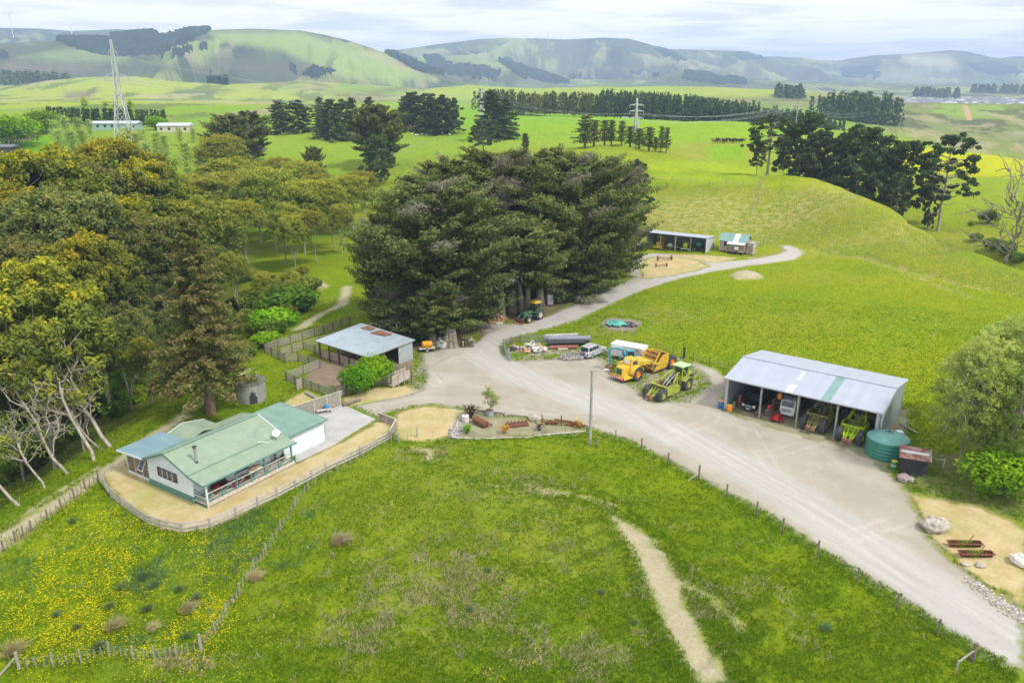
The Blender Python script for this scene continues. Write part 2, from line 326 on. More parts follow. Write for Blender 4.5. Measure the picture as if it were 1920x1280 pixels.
# named patches: polygon, range, colour, strength
PATCH = [
 ([(1215,300),(1330,303),(1425,318),(1428,350),(1330,345),(1220,335)], 200, 420, (.28,.40,.02), .8, 3, 2),
 ([(1290,268),(1400,268),(1420,300),(1325,302),(1250,298)], 250, 600, (.26,.30,.05), .7, 3, 3),
 ([(1325,272),(1395,272),(1400,300),(1325,300)], 250, 600, (.16,.36,.01), .8, 2, 1),
 ([(1215,345),(1430,352),(1530,345),(1610,380),(1700,420),(1925,520),(1925,555),(1800,528),(1530,468),(1350,440),(1200,425)], 150, 320, (.165,.225,.03), .75, 4, 5),
 ([(1430,335),(1520,338),(1580,352),(1560,362),(1430,350)], 200, 420, (.36,.42,.005), .7, 4, 4),
 ([(1690,275),(1925,275),(1925,335),(1740,325),(1690,310)], 260, 470, (.50,.52,.004), .85, 3, 6),
 ([(1590,200),(1925,205),(1925,300),(1780,275),(1640,235),(1590,225)], 450, 1900, (.22,.24,.085), .85, 8, 8),
 ([(1750,195),(1925,195),(1925,222),(1830,222),(1750,215)], 600, 1900, (.25,.36,.05), .9, 4, 4),
 ([(1805,198),(1815,198),(1824,226),(1814,228)], 500, 1900, (.50,.34,.2), 1, 1.2, 2),
 ([(1600,208),(1680,203),(1690,212),(1640,222),(1600,214)], 600, 1900, (.10,.10,.05), .8, 4, 6),
 ([(0,160),(250,150),(500,160),(560,185),(300,200),(0,215)], 700, 2400, (.36,.42,.05), .75, 8, 8),
 ([(120,172),(190,170),(150,190),(120,188)], 700, 2400, (.24,.19,.12), .8, 4, 4),
 ([(330,165),(450,170),(380,182),(320,175)], 700, 2400, (.15,.20,.06), .7, 4, 6),
 ([(0,230),(90,232),(160,262),(60,300),(0,300)], 280, 600, (.17,.37,.01), .9, 3, 2),
 ([(800,160),(1400,160),(1500,175),(1400,185),(800,185)], 800, 2600, (.34,.42,.04), .7, 5, 4),
 ([(560,190),(760,185),(850,200),(760,215),(600,215)], 500, 1500, (.30,.37,.05), .6, 5, 4),
 ([(950,195),(1200,200),(1400,215),(1510,240),(1420,268),(1100,262),(870,265),(860,200)], 330, 1000, (.20,.40,.015), .65, 4, 3),
 ([(240,85),(160,84),(30,110),(120,115),(240,118)], 2000, 3500, (.26,.32,.12), .7, 6, 8),
 ([(390,60),(560,60),(700,100),(820,150),(640,150),(540,100),(410,75)], 2300, 3500, (.30,.37,.11), .9, 6, 6),
 ([(700,95),(760,118),(800,140),(740,125),(680,98)], 2300, 3500, (.42,.36,.2), .6, 6, 10),
 ([(0,115),(110,118),(230,130),(160,138),(0,140)], 1800, 3400, (.16,.14,.09), .8, 6, 10),
 ([(400,100),(560,118),(640,150),(520,148),(430,130),(380,115)], 1800, 3400, (.13,.12,.08), .8, 6, 14),
 ([(240,118),(420,122),(380,140),(260,136)], 1800, 3400, (.10,.10,.075), .75, 6, 14),
 ([(820,100),(900,100),(970,130),(900,135),(850,118)], 3000, 5000, (.26,.34,.12), .8, 5, 6),
 ([(1690,102),(1780,106),(1800,130),(1740,128),(1690,115)], 6000, 9000, (.62,.55,.36), .75, 8, 16),
 ([(1560,140),(1680,125),(1800,150),(1700,160)], 6000, 9000, (.40,.40,.22), .5, 8, 16),
]
for pts, r0, r1, c, s, soft, nz in PATCH:
    mixc(inpix(pts, r0, r1, soft, nz) * s, c)
mixc(sstep(.48, .68, fbm(GX / 22, GY / 16, 4, 46)) * sstep(420, 300, RR) * .45, (.27, .31, .03))
mixc(sstep(.52, .72, fbm(GX / 11, GY / 9, 4, 47)) * sstep(420, 300, RR) * .45, (.14, .27, .01))

rg = inpix([(1590,198),(1925,198),(1925,312),(1780,280),(1640,238),(1590,228)], 420, 1900, 6, 5)
mixc(rg * sstep(.50, .55, fbm(GX / 26, GY / 60, 5, 81, .6)) * .8, (.11, .12, .06)); mixc(rg * sstep(.60, .64, fbm(GX / 22, GY / 50, 5, 82)) * .7, (.38, .33, .2))
lg = inpix([(-5,150),(250,146),(560,160),(760,185),(560,215),(330,225),(100,205),(-5,205)], 520, 2400, 6, 5)
mixc(lg * sstep(.54, .58, fbm(GX / 40, GY / 110, 5, 83, .6)) * .75, (.13, .17, .06)); mixc(lg * sstep(.58, .63, fbm(GX / 60, GY / 150, 5, 84, .6)) * .6, (.40, .36, .22))
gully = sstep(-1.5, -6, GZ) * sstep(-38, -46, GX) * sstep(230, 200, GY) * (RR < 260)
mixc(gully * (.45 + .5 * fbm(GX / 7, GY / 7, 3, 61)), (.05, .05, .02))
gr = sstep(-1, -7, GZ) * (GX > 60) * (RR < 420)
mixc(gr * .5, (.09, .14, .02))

# ------------------------------------------------------------------ build the ground mesh
def grid_mesh(name, X, Y, Z):
    nr, nc = X.shape
    me = bpy.data.meshes.new(name)
    v = np.stack([X, Y, Z], -1).reshape(-1, 3).astype(np.float32)
    idx = np.arange(nr * nc).reshape(nr, nc)
    f = np.stack([idx[:-1, :-1], idx[:-1, 1:], idx[1:, 1:], idx[1:, :-1]], -1).reshape(-1, 4)
    f = f[:, ::-1]
    me.vertices.add(len(v)); me.vertices.foreach_set('co', v.ravel())
    me.loops.add(f.size); me.loops.foreach_set('vertex_index', f.astype(np.int32).ravel())
    me.polygons.add(len(f)); me.polygons.foreach_set('loop_start', np.arange(0, f.size, 4, dtype=np.int32))
    try: me.polygons.foreach_set('loop_total', np.full(len(f), 4, np.int32))
    except Exception: pass
    me.polygons.foreach_set('use_smooth', np.ones(len(f), bool))
    me.update()
    return me
def fattr(me, name, arr):
    a = me.attributes.new(name, 'FLOAT', 'POINT'); a.data.foreach_set('value', np.asarray(arr, np.float32).ravel())
def cattr(me, name, arr):
    a = me.attributes.new(name, 'FLOAT_COLOR', 'POINT')
    arr = np.asarray(arr, np.float32).reshape(-1, 3); b = np.ones((len(arr), 4), np.float32); b[:, :3] = arr
    a.data.foreach_set('color', b.ravel())
gme = grid_mesh('ground', GX, GY, GZ)
for n, a in [('gravel', gravel), ('straw', straw), ('dirt', dirt), ('conc', conc), ('pen', pen), ('under', under), ('mainr', mainr_), ('rut', rut_), ('edge', edge_), ('stain', stain_), ('mach', mach), ('aprn', aprn), ('bank', bank), ('pit', pit),
             ('flow', flow), ('rush', rush), ('dry', dry)]: fattr(gme, n, a)
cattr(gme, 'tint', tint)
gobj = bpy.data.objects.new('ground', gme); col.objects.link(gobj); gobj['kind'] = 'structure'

# ------------------------------------------------------------------ node helpers
class NT:
    def __init__(s, name):
        s.m = bpy.data.materials.new(name); s.m.use_nodes = True; s.t = s.m.node_tree; s.t.nodes.clear()
        s.out = s.t.nodes.new('ShaderNodeOutputMaterial')
    def n(s, typ, **k):
        nd = s.t.nodes.new('ShaderNode' + typ)
        for a, b in k.items(): setattr(nd, a, b)
        return nd
    def l(s, a, b): s.t.links.new(a, b)
    def val(s, x, sock):
        if isinstance(x, (int, float)): sock.default_value = x
        elif isinstance(x, (tuple, list, np.ndarray)): sock.default_value = (*[float(c) for c in x][:3], 1) if len(sock.default_value) == 4 else tuple(x)
        else: s.l(x, sock)
    def math(s, op, a, b=0.0, c=None, clamp=False):
        nd = s.n('Math', operation=op); nd.use_clamp = clamp
        s.val(a, nd.inputs[0]); s.val(b, nd.inputs[1])
        if c is not None: s.val(c, nd.inputs[2])
        return nd.outputs[0]
    def attr(s, name, out='Fac'):
        nd = s.n('Attribute', attribute_name=name); return nd.outputs[out]
    def noise(s, scale, detail=4, rough=.55, vec=None, dist=0, out='Fac'):
        nd = s.n('TexNoise'); nd.inputs['Scale'].default_value = scale; nd.inputs['Detail'].default_value = detail
        nd.inputs['Roughness'].default_value = rough; nd.inputs['Distortion'].default_value = dist
        if vec is not None: s.l(vec, nd.inputs['Vector'])
        return nd.outputs[out]
    def coord(s, which='Object'):
        return s.n('TexCoord').outputs[which]
    def mapping(s, vec, scale=(1,1,1), rot=(0,0,0), loc=(0,0,0)):
        nd = s.n('Mapping'); nd.inputs['Scale'].default_value = scale; nd.inputs['Rotation'].default_value = rot; nd.inputs['Location'].default_value = loc
        s.l(vec, nd.inputs['Vector']); return nd.outputs[0]
    def mix(s, f, a, b, blend='MIX'):
        nd = s.n('MixRGB', blend_type=blend); s.val(f, nd.inputs[0]); s.val(a, nd.inputs[1]); s.val(b, nd.inputs[2]); return nd.outputs[0]
    def ramp(s, f, lo, hi):       # smooth map lo..hi -> 0..1
        nd = s.n('MapRange', interpolation_type='SMOOTHSTEP'); s.val(f, nd.inputs['Value']); nd.inputs['From Min'].default_value = lo; nd.inputs['From Max'].default_value = hi
        return nd.outputs['Result']
    def bsdf(s, color, rough=.8, metal=0, spec=.3, bump=None, bstr=.3, bdist=.05, **k):
        b = s.n('BsdfPrincipled'); s.val(color, b.inputs['Base Color']); s.val(rough, b.inputs['Roughness']); s.val(metal, b.inputs['Metallic'])
        b.inputs['Specular IOR Level'].default_value = spec
        for a, v in k.items(): b.inputs[a.replace('_', ' ')].default_value = v
        if bump is not None:
            bp = s.n('Bump'); bp.inputs['Strength'].default_value = bstr; bp.inputs['Distance'].default_value = bdist
            s.l(bump, bp.inputs['Height']); s.l(bp.outputs[0], b.inputs['Normal'])
        s.l(b.outputs[0], s.out.inputs[0]); return b

g = NT('ground_cover'); co = g.coord()
nA = g.noise(.6, 6, .65, co); nB = g.noise(3.2, 5, .7, co); nC = g.noise(.12, 4, .6, co); nD = g.noise(14, 3, .7, co)
jit = g.math('ADD', g.math('MULTIPLY', g.math('SUBTRACT', nA, .5), 2.6), g.math('MULTIPLY', g.math('SUBTRACT', nB, .5), 1.3))
def msk(name, lo=-.3, hi=.5, amt=1.0):
    return g.ramp(g.math('ADD', g.attr(name), g.math('MULTIPLY', jit, amt)), lo, hi)
# grass
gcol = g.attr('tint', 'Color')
gcol = g.mix(g.math('MULTIPLY', g.ramp(nB, .38, .62), .55), gcol, g.mix(1, gcol, (.60, .74, .85), 'MULTIPLY'))
gcol = g.mix(g.math('MULTIPLY', g.ramp(nC, .40, .62), .5), gcol, g.mix(1, gcol, (1.22, 1.08, .9), 'MULTIPLY'))
gcol = g.mix(g.math('MULTIPLY', g.ramp(nA, .50, .68), .55), gcol, g.mix(1, gcol, (.66, .84, .9), 'MULTIPLY'))
gcol = g.mix(g.math('MULTIPLY', g.ramp(nD, .55, .75), .35), gcol, g.mix(1, gcol, (1.6, 1.45, 2.2), 'MULTIPLY'))
dr = g.math('MULTIPLY', g.attr('dry'), g.ramp(g.math('ADD', nA, g.math('MULTIPLY', g.math('SUBTRACT', nB, .5), .8)), .45, .60), clamp=True)
gcol = g.mix(g.math('MULTIPLY', dr, .8), gcol, (.42, .37, .16))
ru = g.math('MULTIPLY', g.attr('rush'), g.ramp(g.math('ADD', nA, g.math('MULTIPLY', g.math('SUBTRACT', nB, .5), .7)), .42, .58), clamp=True)
gcol = g.mix(g.math('MULTIPLY', ru, .8), gcol, (.05, .13, .035))
vor = g.n('TexVoronoi'); vor.inputs['Scale'].default_value = 3.4; g.l(co, vor.inputs['Vector'])
nE = g.noise(.9, 4, .6, co)
spk = g.math('MULTIPLY', g.ramp(g.math('SUBTRACT', .34, vor.outputs['Distance']), 0, .08), g.ramp(g.math('ADD', g.attr('flow'), g.math('MULTIPLY', g.math('SUBTRACT', nE, .55), 1.6)), .05, .9), clamp=True)
gcol = g.mix(g.math('MULTIPLY', spk, .8), gcol, (.66, .58, .006))
# bare covers
vg = g.n('TexVoronoi'); vg.inputs['Scale'].default_value = 9; g.l(co, vg.inputs['Vector'])
mapt = g.mapping(g.mapping(co, (1, 1, 1), (0, 0, math.radians(63))), (.05, 1.5, 1))
trk = g.noise(1.0, 5, .65, mapt, 1.2)
grv = g.mix(g.ramp(nC, .35, .65), (.37, .33, .265), (.425, .39, .33))
grv = g.mix(g.math('MULTIPLY', g.ramp(g.math('ADD', g.attr('stain'), g.math('MULTIPLY', g.math('SUBTRACT', nA, .5), .8)), .3, .9), .6), grv, (.25, .235, .21)); grv = g.mix(g.math('MULTIPLY', g.ramp(g.noise(.22, 6, .7, co), .50, .62), .55), grv, (.315, .28, .215)); mainr = g.attr('mainr'); rut = g.attr('rut')
grv = g.mix(g.math('MULTIPLY', g.ramp(g.math('ADD', mainr, g.math('MULTIPLY', g.math('SUBTRACT', nA, .5), .5)), .2, .9), .9), grv, (.425, .41, .385))
grv = g.mix(g.math('MULTIPLY', g.ramp(g.math('ADD', rut, g.math('MULTIPLY', g.math('SUBTRACT', g.math('ADD', g.math('MULTIPLY', nA, .6), g.math('MULTIPLY', nC, .6)), .68), 3.2)), .2, 1.3), .4), grv, (.57, .55, .50))
grv = g.mix(g.math('MULTIPLY', g.ramp(g.math('ADD', g.attr('edge'), g.math('MULTIPLY', jit, .5)), .1, 1.1), .45), grv, (.30, .29, .20))
grv = g.mix(g.math('MULTIPLY', g.math('MULTIPLY', g.ramp(trk, .42, .64), .30), g.ramp(g.math('ADD', g.attr('mainr'), g.math('MULTIPLY', g.math('SUBTRACT', nC, .5), 2.2)), -.1, 1.0)), grv, (.60, .58, .53)); grv = g.mix(g.math('MULTIPLY', g.math('MULTIPLY', g.ramp(g.math('SUBTRACT', 1, trk), .48, .68), .2), g.ramp(g.math('ADD', g.attr('mainr'), g.math('MULTIPLY', g.math('SUBTRACT', nC, .5), 2.2)), -.1, 1.0)), grv, (.34, .31, .25))
grv = g.mix(g.math('MULTIPLY', g.ramp(nB, .45, .7), .35), grv, (.34, .315, .26))
grv = g.mix(g.math('MULTIPLY', g.ramp(nD, .5, .8), .4), grv, (.62, .60, .55))
stc = g.mix(g.ramp(nA, .35, .65), (.45, .34, .165), (.53, .43, .25))
stc = g.mix(g.math('MULTIPLY', g.ramp(g.math('ADD', g.math('MULTIPLY', nB, .5), g.math('MULTIPLY', nC, .5)), .47, .60), .7), stc, (.33, .33, .10))
stc = g.mix(g.math('MULTIPLY', g.ramp(nD, .5, .75), .4), stc, (.66, .55, .32))
dtc = g.mix(g.ramp(nB, .35, .65), (.50, .42, .27), (.60, .53, .38)); dtc = g.mix(g.math('MULTIPLY', g.ramp(nD, .55, .75), .5), dtc, (.30, .26, .16))
cnc = g.mix(g.ramp(nA, .3, .7), (.40, .395, .385), (.50, .49, .475)); cnc = g.mix(g.math('MULTIPLY', g.ramp(nC, .5, .7), .35), cnc, (.36, .33, .29))
pnc = g.mix(g.ramp(nA, .3, .7), (.25, .19, .13), (.33, .26, .19))
unc = g.mix(g.ramp(nA, .3, .7), (.15, .13, .075), (.26, .21, .13))
bkc = g.mix(g.ramp(nA, .42, .58), (.22, .27, .10), (.33, .29, .13)); bkc = g.mix(g.math('MULTIPLY', g.ramp(nB, .45, .65), .5), bkc, (.13, .17, .06))
colr = g.mix(g.math('MULTIPLY', msk('under', -1, 2), .85), gcol, unc)
colr = g.mix(g.math('MULTIPLY', msk('bank', -.8, 1.2), .9), colr, bkc)
colr = g.mix(msk('straw', -.5, .7, .8), colr, stc)
dm = g.math('ADD', g.attr('dirt'), g.math('MULTIPLY', g.math('SUBTRACT', g.noise(.35, 7, .75, co), .5), 3.0)); colr = g.mix(g.math('MULTIPLY', g.ramp(dm, -.5, .9), .9), colr, dtc)
mg = g.math('MULTIPLY', msk('mach', -1.5, 1.5, 1.2), g.ramp(g.math('ADD', nA, g.math('MULTIPLY', nB, .4)), .62, .80))
gm = g.ramp(g.math('ADD', g.attr('gravel'), g.math('MULTIPLY', jit, .85)), -.4, .75)
gm2 = g.math('MULTIPLY', g.ramp(g.attr('mach'), -.8, .6), g.math('SUBTRACT', 1, g.ramp(g.math('ADD', nA, g.math('MULTIPLY', g.math('SUBTRACT', nB, .5), .6)), .46, .56)))
colr = g.mix(g.math('MAXIMUM', gm, gm2), colr, grv)
colr = g.mix(g.math('MULTIPLY', msk('aprn', -.8, .8, .6), .8), colr, g.mix(g.ramp(nA, .35, .6), (.36, .31, .22), (.46, .41, .30)))
colr = g.mix(msk('pen', -.2, .3, .25), colr, pnc)
colr = g.mix(msk('pit', -.3, .6, .5), colr, (.32, .29, .25))
colr = g.mix(g.ramp(g.attr('conc'), -.05, .05), colr, cnc)
bmpv = g.math('ADD', g.math('MULTIPLY', nB, 1.0), g.math('MULTIPLY', nD, .5))
bare = g.math('MAXIMUM', g.math('MAXIMUM', gm, g.ramp(g.attr('conc'), -.05, .05)), msk('straw', -.25, .45, .45))
hgt = g.math('MULTIPLY', bmpv, g.math('SUBTRACT', 1.0, g.math('MULTIPLY', bare, .8)))
hgt = g.math('ADD', hgt, g.math('MULTIPLY', nA, g.math('SUBTRACT', 1.2, g.math('MULTIPLY', bare, 1.1))))
g.bsdf(colr, .95, 0, .08, bump=hgt, bstr=.85, bdist=.30)
gme.materials.append(g.m)

# ------------------------------------------------------------------ camera, sky, sun, air
cam_d = bpy.data.cameras.new('camera'); cam = bpy.data.objects.new('camera', cam_d); col.objects.link(cam)
cam.location = (0, 0, CAMH); cam.rotation_euler = (math.radians(90) - PITCH, 0, 0)
cam_d.sensor_width = 36; cam_d.lens = 36 * F / 1920; cam_d.clip_end = 60000; cam_d.clip_start = .5
sc.camera = cam
SUN_EL, SUN_AZ = math.radians(52), math.radians(125)      # azimuth clockwise from +Y: behind and right of the camera
w = bpy.data.worlds.new('World'); sc.world = w; w.use_nodes = True; wt = w.node_tree; wt.nodes.clear()
def WN(t, **k):
    nd = wt.nodes.new('ShaderNode' + t)
    for a, b in k.items(): setattr(nd, a, b)
    return nd
wo = WN('OutputWorld'); bg1 = WN('Background'); bg2 = WN('Background'); mx = WN('MixShader')
sky = WN('TexSky', sky_type='NISHITA'); sky.sun_disc = False; sky.sun_elevation = SUN_EL; sky.sun_rotation = SUN_AZ
bg1.inputs[1].default_value = .12; wt.links.new(sky.outputs[0], bg1.inputs[0])
tc = WN('TexCoord'); sep = WN('SeparateXYZ'); wt.links.new(tc.outputs['Generated'], sep.inputs[0])
def WM(op, a, b, clamp=False):
    nd = WN('Math', operation=op); nd.use_clamp = clamp
    for i, x in enumerate((a, b)):
        if isinstance(x, (int, float)): nd.inputs[i].default_value = x
        else: wt.links.new(x, nd.inputs[i])
    return nd.outputs[0]
zz = WM('ADD', WM('MAXIMUM', sep.outputs[2], 0.0), .045)
cx_ = WM('DIVIDE', sep.outputs[0], zz); cy_ = WM('DIVIDE', sep.outputs[1], zz)
cmb = WN('CombineXYZ'); wt.links.new(cx_, cmb.inputs[0]); wt.links.new(cy_, cmb.inputs[1])
n1 = WN('TexNoise'); n1.inputs['Scale'].default_value = .75; n1.inputs['Detail'].default_value = 7; n1.inputs['Roughness'].default_value = .52; n1.inputs['Distortion'].default_value = .4
wt.links.new(cmb.outputs[0], n1.inputs['Vector'])
n2 = WN('TexNoise'); n2.inputs['Scale'].default_value = .13; n2.inputs['Detail'].default_value = 4; wt.links.new(cmb.outputs[0], n2.inputs['Vector'])
cov = WN('MapRange', interpolation_type='SMOOTHSTEP'); cov.inputs['From Min'].default_value = .16; cov.inputs['From Max'].default_value = .28; wt.links.new(n1.outputs[0], cov.inputs['Value'])
shd = WN('MapRange', interpolation_type='SMOOTHSTEP'); shd.inputs['From Min'].default_value = .38; shd.inputs['From Max'].default_value = .55; wt.links.new(WM('ADD', WM('MULTIPLY', n1.outputs[0], .6), WM('MULTIPLY', n2.outputs[0], .4)), shd.inputs['Value'])
cc = WN('MixRGB'); cc.inputs[1].default_value = (.70, .72, .80, 1); cc.inputs[2].default_value = (1.0, .995, 1.0, 1); wt.links.new(shd.outputs[0], cc.inputs[0])
wt.links.new(cc.outputs[0], bg2.inputs[0]); bg2.inputs[1].default_value = 1.16
wt.links.new(WM('MULTIPLY', cov.outputs[0], .95), mx.inputs[0]); wt.links.new(bg1.outputs[0], mx.inputs[1]); wt.links.new(bg2.outputs[0], mx.inputs[2]); wt.links.new(mx.outputs[0], wo.inputs[0])
sd_ = bpy.data.lights.new('sun', 'SUN'); sd_.energy = 2.9; sd_.angle = math.radians(7); sd_.color = (1, .96, .88)
so = bpy.data.objects.new('sun', sd_); col.objects.link(so)
sdir = Vector((math.sin(SUN_AZ) * math.cos(SUN_EL), math.cos(SUN_AZ) * math.cos(SUN_EL), math.sin(SUN_EL)))
so.rotation_euler = (-sdir).to_track_quat('-Z', 'Y').to_euler(); so.location = (60, -60, 150)
sc.view_settings.view_transform = 'Standard'; sc.view_settings.look = 'None'; sc.view_settings.exposure = 0.2; sc.view_settings.gamma = 1; sc.view_settings.use_curve_mapping = False
# haze box
hm = bpy.data.materials.new('haze'); hm.use_nodes = True; ht = hm.node_tree; ht.nodes.clear()
ho = ht.nodes.new('ShaderNodeOutputMaterial'); hv = ht.nodes.new('ShaderNodeVolumePrincipled')
hv.inputs['Color'].default_value = (.53, .68, 1.0, 1); hv.inputs['Density'].default_value = 1.5e-4; hv.inputs['Anisotropy'].default_value = 0.0
ht.links.new(hv.outputs[0], ho.inputs['Volume'])
HZB, HZT = float(GZ.min()) - 1.0, float(GZ.max()) + 15.0
# ------------------------------------------------------------------ modelling helpers
def tagit(o, label=None, cat=None, group=None, kind=None):
    if label: o['label'] = label
    if cat: o['category'] = cat
    if group: o['group'] = group
    if kind: o['kind'] = kind
    return o
def thing(name, label, cat, loc=(0,0,0), rz=0.0, group=None, scale=None):
    o = bpy.data.objects.new(name, None); col.objects.link(o); o.location = loc; o.rotation_euler = (0, 0, rz)
    o.empty_display_size = .3
    if scale: o.scale = scale
    return tagit(o, label, cat, group)
def link(name, me, parent=None):
    o = bpy.data.objects.new(name, me); col.objects.link(o)
    if parent is not None: o.parent = parent
    return o
def copy_thing(root, loc, rz=None, label=None, group=None, scale=None, cat=None):
    def rec(o, par):
        c = o.copy(); col.objects.link(c); c.parent = par
        for ch in KIDS.get(o.name, []): rec(ch, c)
        return c
    r = rec(root, None); r.location = loc
    if rz is not None: r.rotation_euler = (0, 0, rz)
    if scale is not None: r.scale = scale
    if label: r['label'] = label
    if group: r['group'] = group
    return r
class _Kids(dict):
    def get(self, name, d=None): return [o for o in bpy.data.objects[name].children]
KIDS = _Kids()
class MB:
    def __init__(s): s.v = []; s.f = []; s.mi = []; s.mats = []; s.M = Matrix.Identity(4)
    def _m(s, m):
        if m not in s.mats: s.mats.append(m)
        return s.mats.index(m)
    def add(s, vs, fs, m):
        b = len(s.v); k = s._m(m)
        for v in vs: s.v.append(tuple(s.M @ Vector(v)))
        for f in fs: s.f.append([b + i for i in f]); s.mi.append(k)
        return s
    def box(s, x0, x1, y0, y1, z0, z1, m):
        vs = [(x, y, z) for z in (z0, z1) for x, y in ((x0, y0), (x1, y0), (x1, y1), (x0, y1))]
        return s.add(vs, [(3,2,1,0),(4,5,6,7),(0,1,5,4),(1,2,6,5),(2,3,7,6),(3,0,4,7)], m)
    def hexa(s, p, m):     # 8 points: bottom 4 (ccw), top 4
        return s.add(p, [(3,2,1,0),(4,5,6,7),(0,1,5,4),(1,2,6,5),(2,3,7,6),(3,0,4,7)], m)
    def prism(s, pts, plane, a, b, m):    # polygon in plane 'xz','xy','yz' extruded along the remaining axis a..b
        def mk(p, t): return {'xz': (p[0], t, p[1]), 'xy': (p[0], p[1], t), 'yz': (t, p[0], p[1])}[plane]
        n = len(pts); vs = [mk(p, a) for p in pts] + [mk(p, b) for p in pts]
        fs = [tuple(range(n))[::-1], tuple(range(n, 2*n))] + [(i, (i+1) % n, n + (i+1) % n, n + i) for i in range(n)]
        return s.add(vs, fs, m)
    def slab(s, p4, th, m):       # quad plate of thickness th (downwards along its normal)
        p = [Vector(q) for q in p4]; n = (p[1]-p[0]).cross(p[2]-p[0]).normalized()
        if n.z < 0: n = -n
        return s.hexa([tuple(q - n*th) for q in p] + [tuple(q) for q in p], m)
    def bar(s, p0, p1, w, h, m, up=(0,0,1)):
        p0 = Vector(p0); p1 = Vector(p1); d = (p1 - p0).normalized(); u = Vector(up)
        if abs(d.dot(u)) > .97: u = Vector((1,0,0))
        a = d.cross(u).normalized() * w/2; b = a.cross(d).normalized() * h/2
        q = []
        for p in (p0, p1): q += [p - a - b, p + a - b, p + a + b, p - a + b]
        return s.add([tuple(x) for x in q], [(3,2,1,0),(4,5,6,7),(0,1,5,4),(1,2,6,5),(2,3,7,6),(3,0,4,7)], m)
    def tube(s, pts, rad, m, n=8, caps=True):
        pts = [Vector(p) for p in pts]
        if isinstance(rad, (int, float)): rad = [rad] * len(pts)
        vs = []; fs = []; a = None
        for i, p in enumerate(pts):
            d = (pts[min(i+1, len(pts)-1)] - pts[max(i-1, 0)]).normalized()
            if a is None: a = d.cross(Vector((0,0,1)) if abs(d.z) < .95 else Vector((1,0,0))).normalized()
            else: a = (a - d * a.dot(d)).normalized()
            b = d.cross(a)
            for k in range(n):
                t = 2*math.pi*k/n; vs.append(tuple(p + (a*math.cos(t) + b*math.sin(t)) * rad[i]))
        for i in range(len(pts)-1):
            for k in range(n): fs.append((i*n+k, i*n+(k+1)%n, (i+1)*n+(k+1)%n, (i+1)*n+k))
        if caps: fs.append(tuple(range(n))[::-1]); fs.append(tuple((len(pts)-1)*n + k for k in range(n)))
        return s.add(vs, fs, m)
    def cyl(s, p0, p1, r, m, n=16, r1=None): return s.tube([p0, p1], [r, r if r1 is None else r1], m, n)
    def lathe(s, prof, m, n=24, c=(0,0,0), axis='z'):
        vs = []; fs = []
        for r, z in prof:
            for k in range(n):
                t = 2*math.pi*k/n; p = (r*math.cos(t), r*math.sin(t), z)
                if axis == 'y': p = (p[0], p[2], p[1])
                if axis == 'x': p = (p[2], p[0], p[1])
                vs.append((p[0]+c[0], p[1]+c[1], p[2]+c[2]))
        for i in range(len(prof)-1):
            for k in range(n):
                q = (i*n+k, i*n+(k+1)%n, (i+1)*n+(k+1)%n, (i+1)*n+k); fs.append(q if axis != 'y' else q[::-1])
        return s.add(vs, fs, m)
    def blob(s, c, r, m, seed=0, amp=.25, nu=10, nv=7):
        rnd = random.Random(seed); vs = []; fs = []
        for j in range(nv+1):
            ph = math.pi * j / nv
            for i in range(nu):
                th = 2*math.pi*i/nu; k = 1 + (rnd.random()-.5)*2*amp*(0 if j in (0, nv) else 1)
                vs.append((c[0]+r[0]*k*math.sin(ph)*math.cos(th), c[1]+r[1]*k*math.sin(ph)*math.sin(th), c[2]+r[2]*k*math.cos(ph)))
        for j in range(nv):
            for i in range(nu): fs.append((j*nu+i, (j+1)*nu+i, (j+1)*nu+(i+1)%nu, j*nu+(i+1)%nu))
        return s.add(vs, fs, m)
    def mesh(s, name, smooth=False):
        me = bpy.data.meshes.new(name); me.from_pydata(s.v, [], s.f)
        for m in s.mats: me.materials.append(m)
        me.polygons.foreach_set('material_index', s.mi)
        if smooth: me.polygons.foreach_set('use_smooth', [True]*len(s.f))
        me.update(); return me
    def build(s, name, parent=None, smooth=False, bevel=0, **tags):
        me = s.mesh(name, smooth)
        if smooth:
            try: me.set_sharp_from_angle(angle=math.radians(38))
            except Exception: pass
        o = link(name, me, parent)
        if bevel:
            md = o.modifiers.new('bevel', 'BEVEL'); md.width = bevel; md.segments = 2; md.limit_method = 'ANGLE'; md.angle_limit = math.radians(40)
        if tags: tagit(o, **tags)
        return o
_MC = {}
def mat(name, c, rough=.6, metal=0., var=.18, scale=2.0, spec=.4, dirt=None, damt=.0, bump=0., coat=0.):
    if name in _MC: return _MC[name]
    t = NT(name); co = t.coord(); n = t.noise(scale, 5, .6, co); c = np.array(c, float)
    cl = t.mix(t.ramp(n, .3, .7), tuple(c * (1 - var)), tuple(np.minimum(c * (1 + var), 1)))
    if dirt is not None:
        n2 = t.noise(scale * .7 + .3, 7, .68, co, .3); cl = t.mix(t.ramp(n2, .62 - damt * .35, .72 - damt * .25), cl, dirt)
    kw = {}
    if coat: kw['Coat_Weight'] = coat
    t.bsdf(cl, rough, metal, spec, bump=n if bump else None, bstr=bump, bdist=.02, **kw)
    _MC[name] = t.m; return t.m
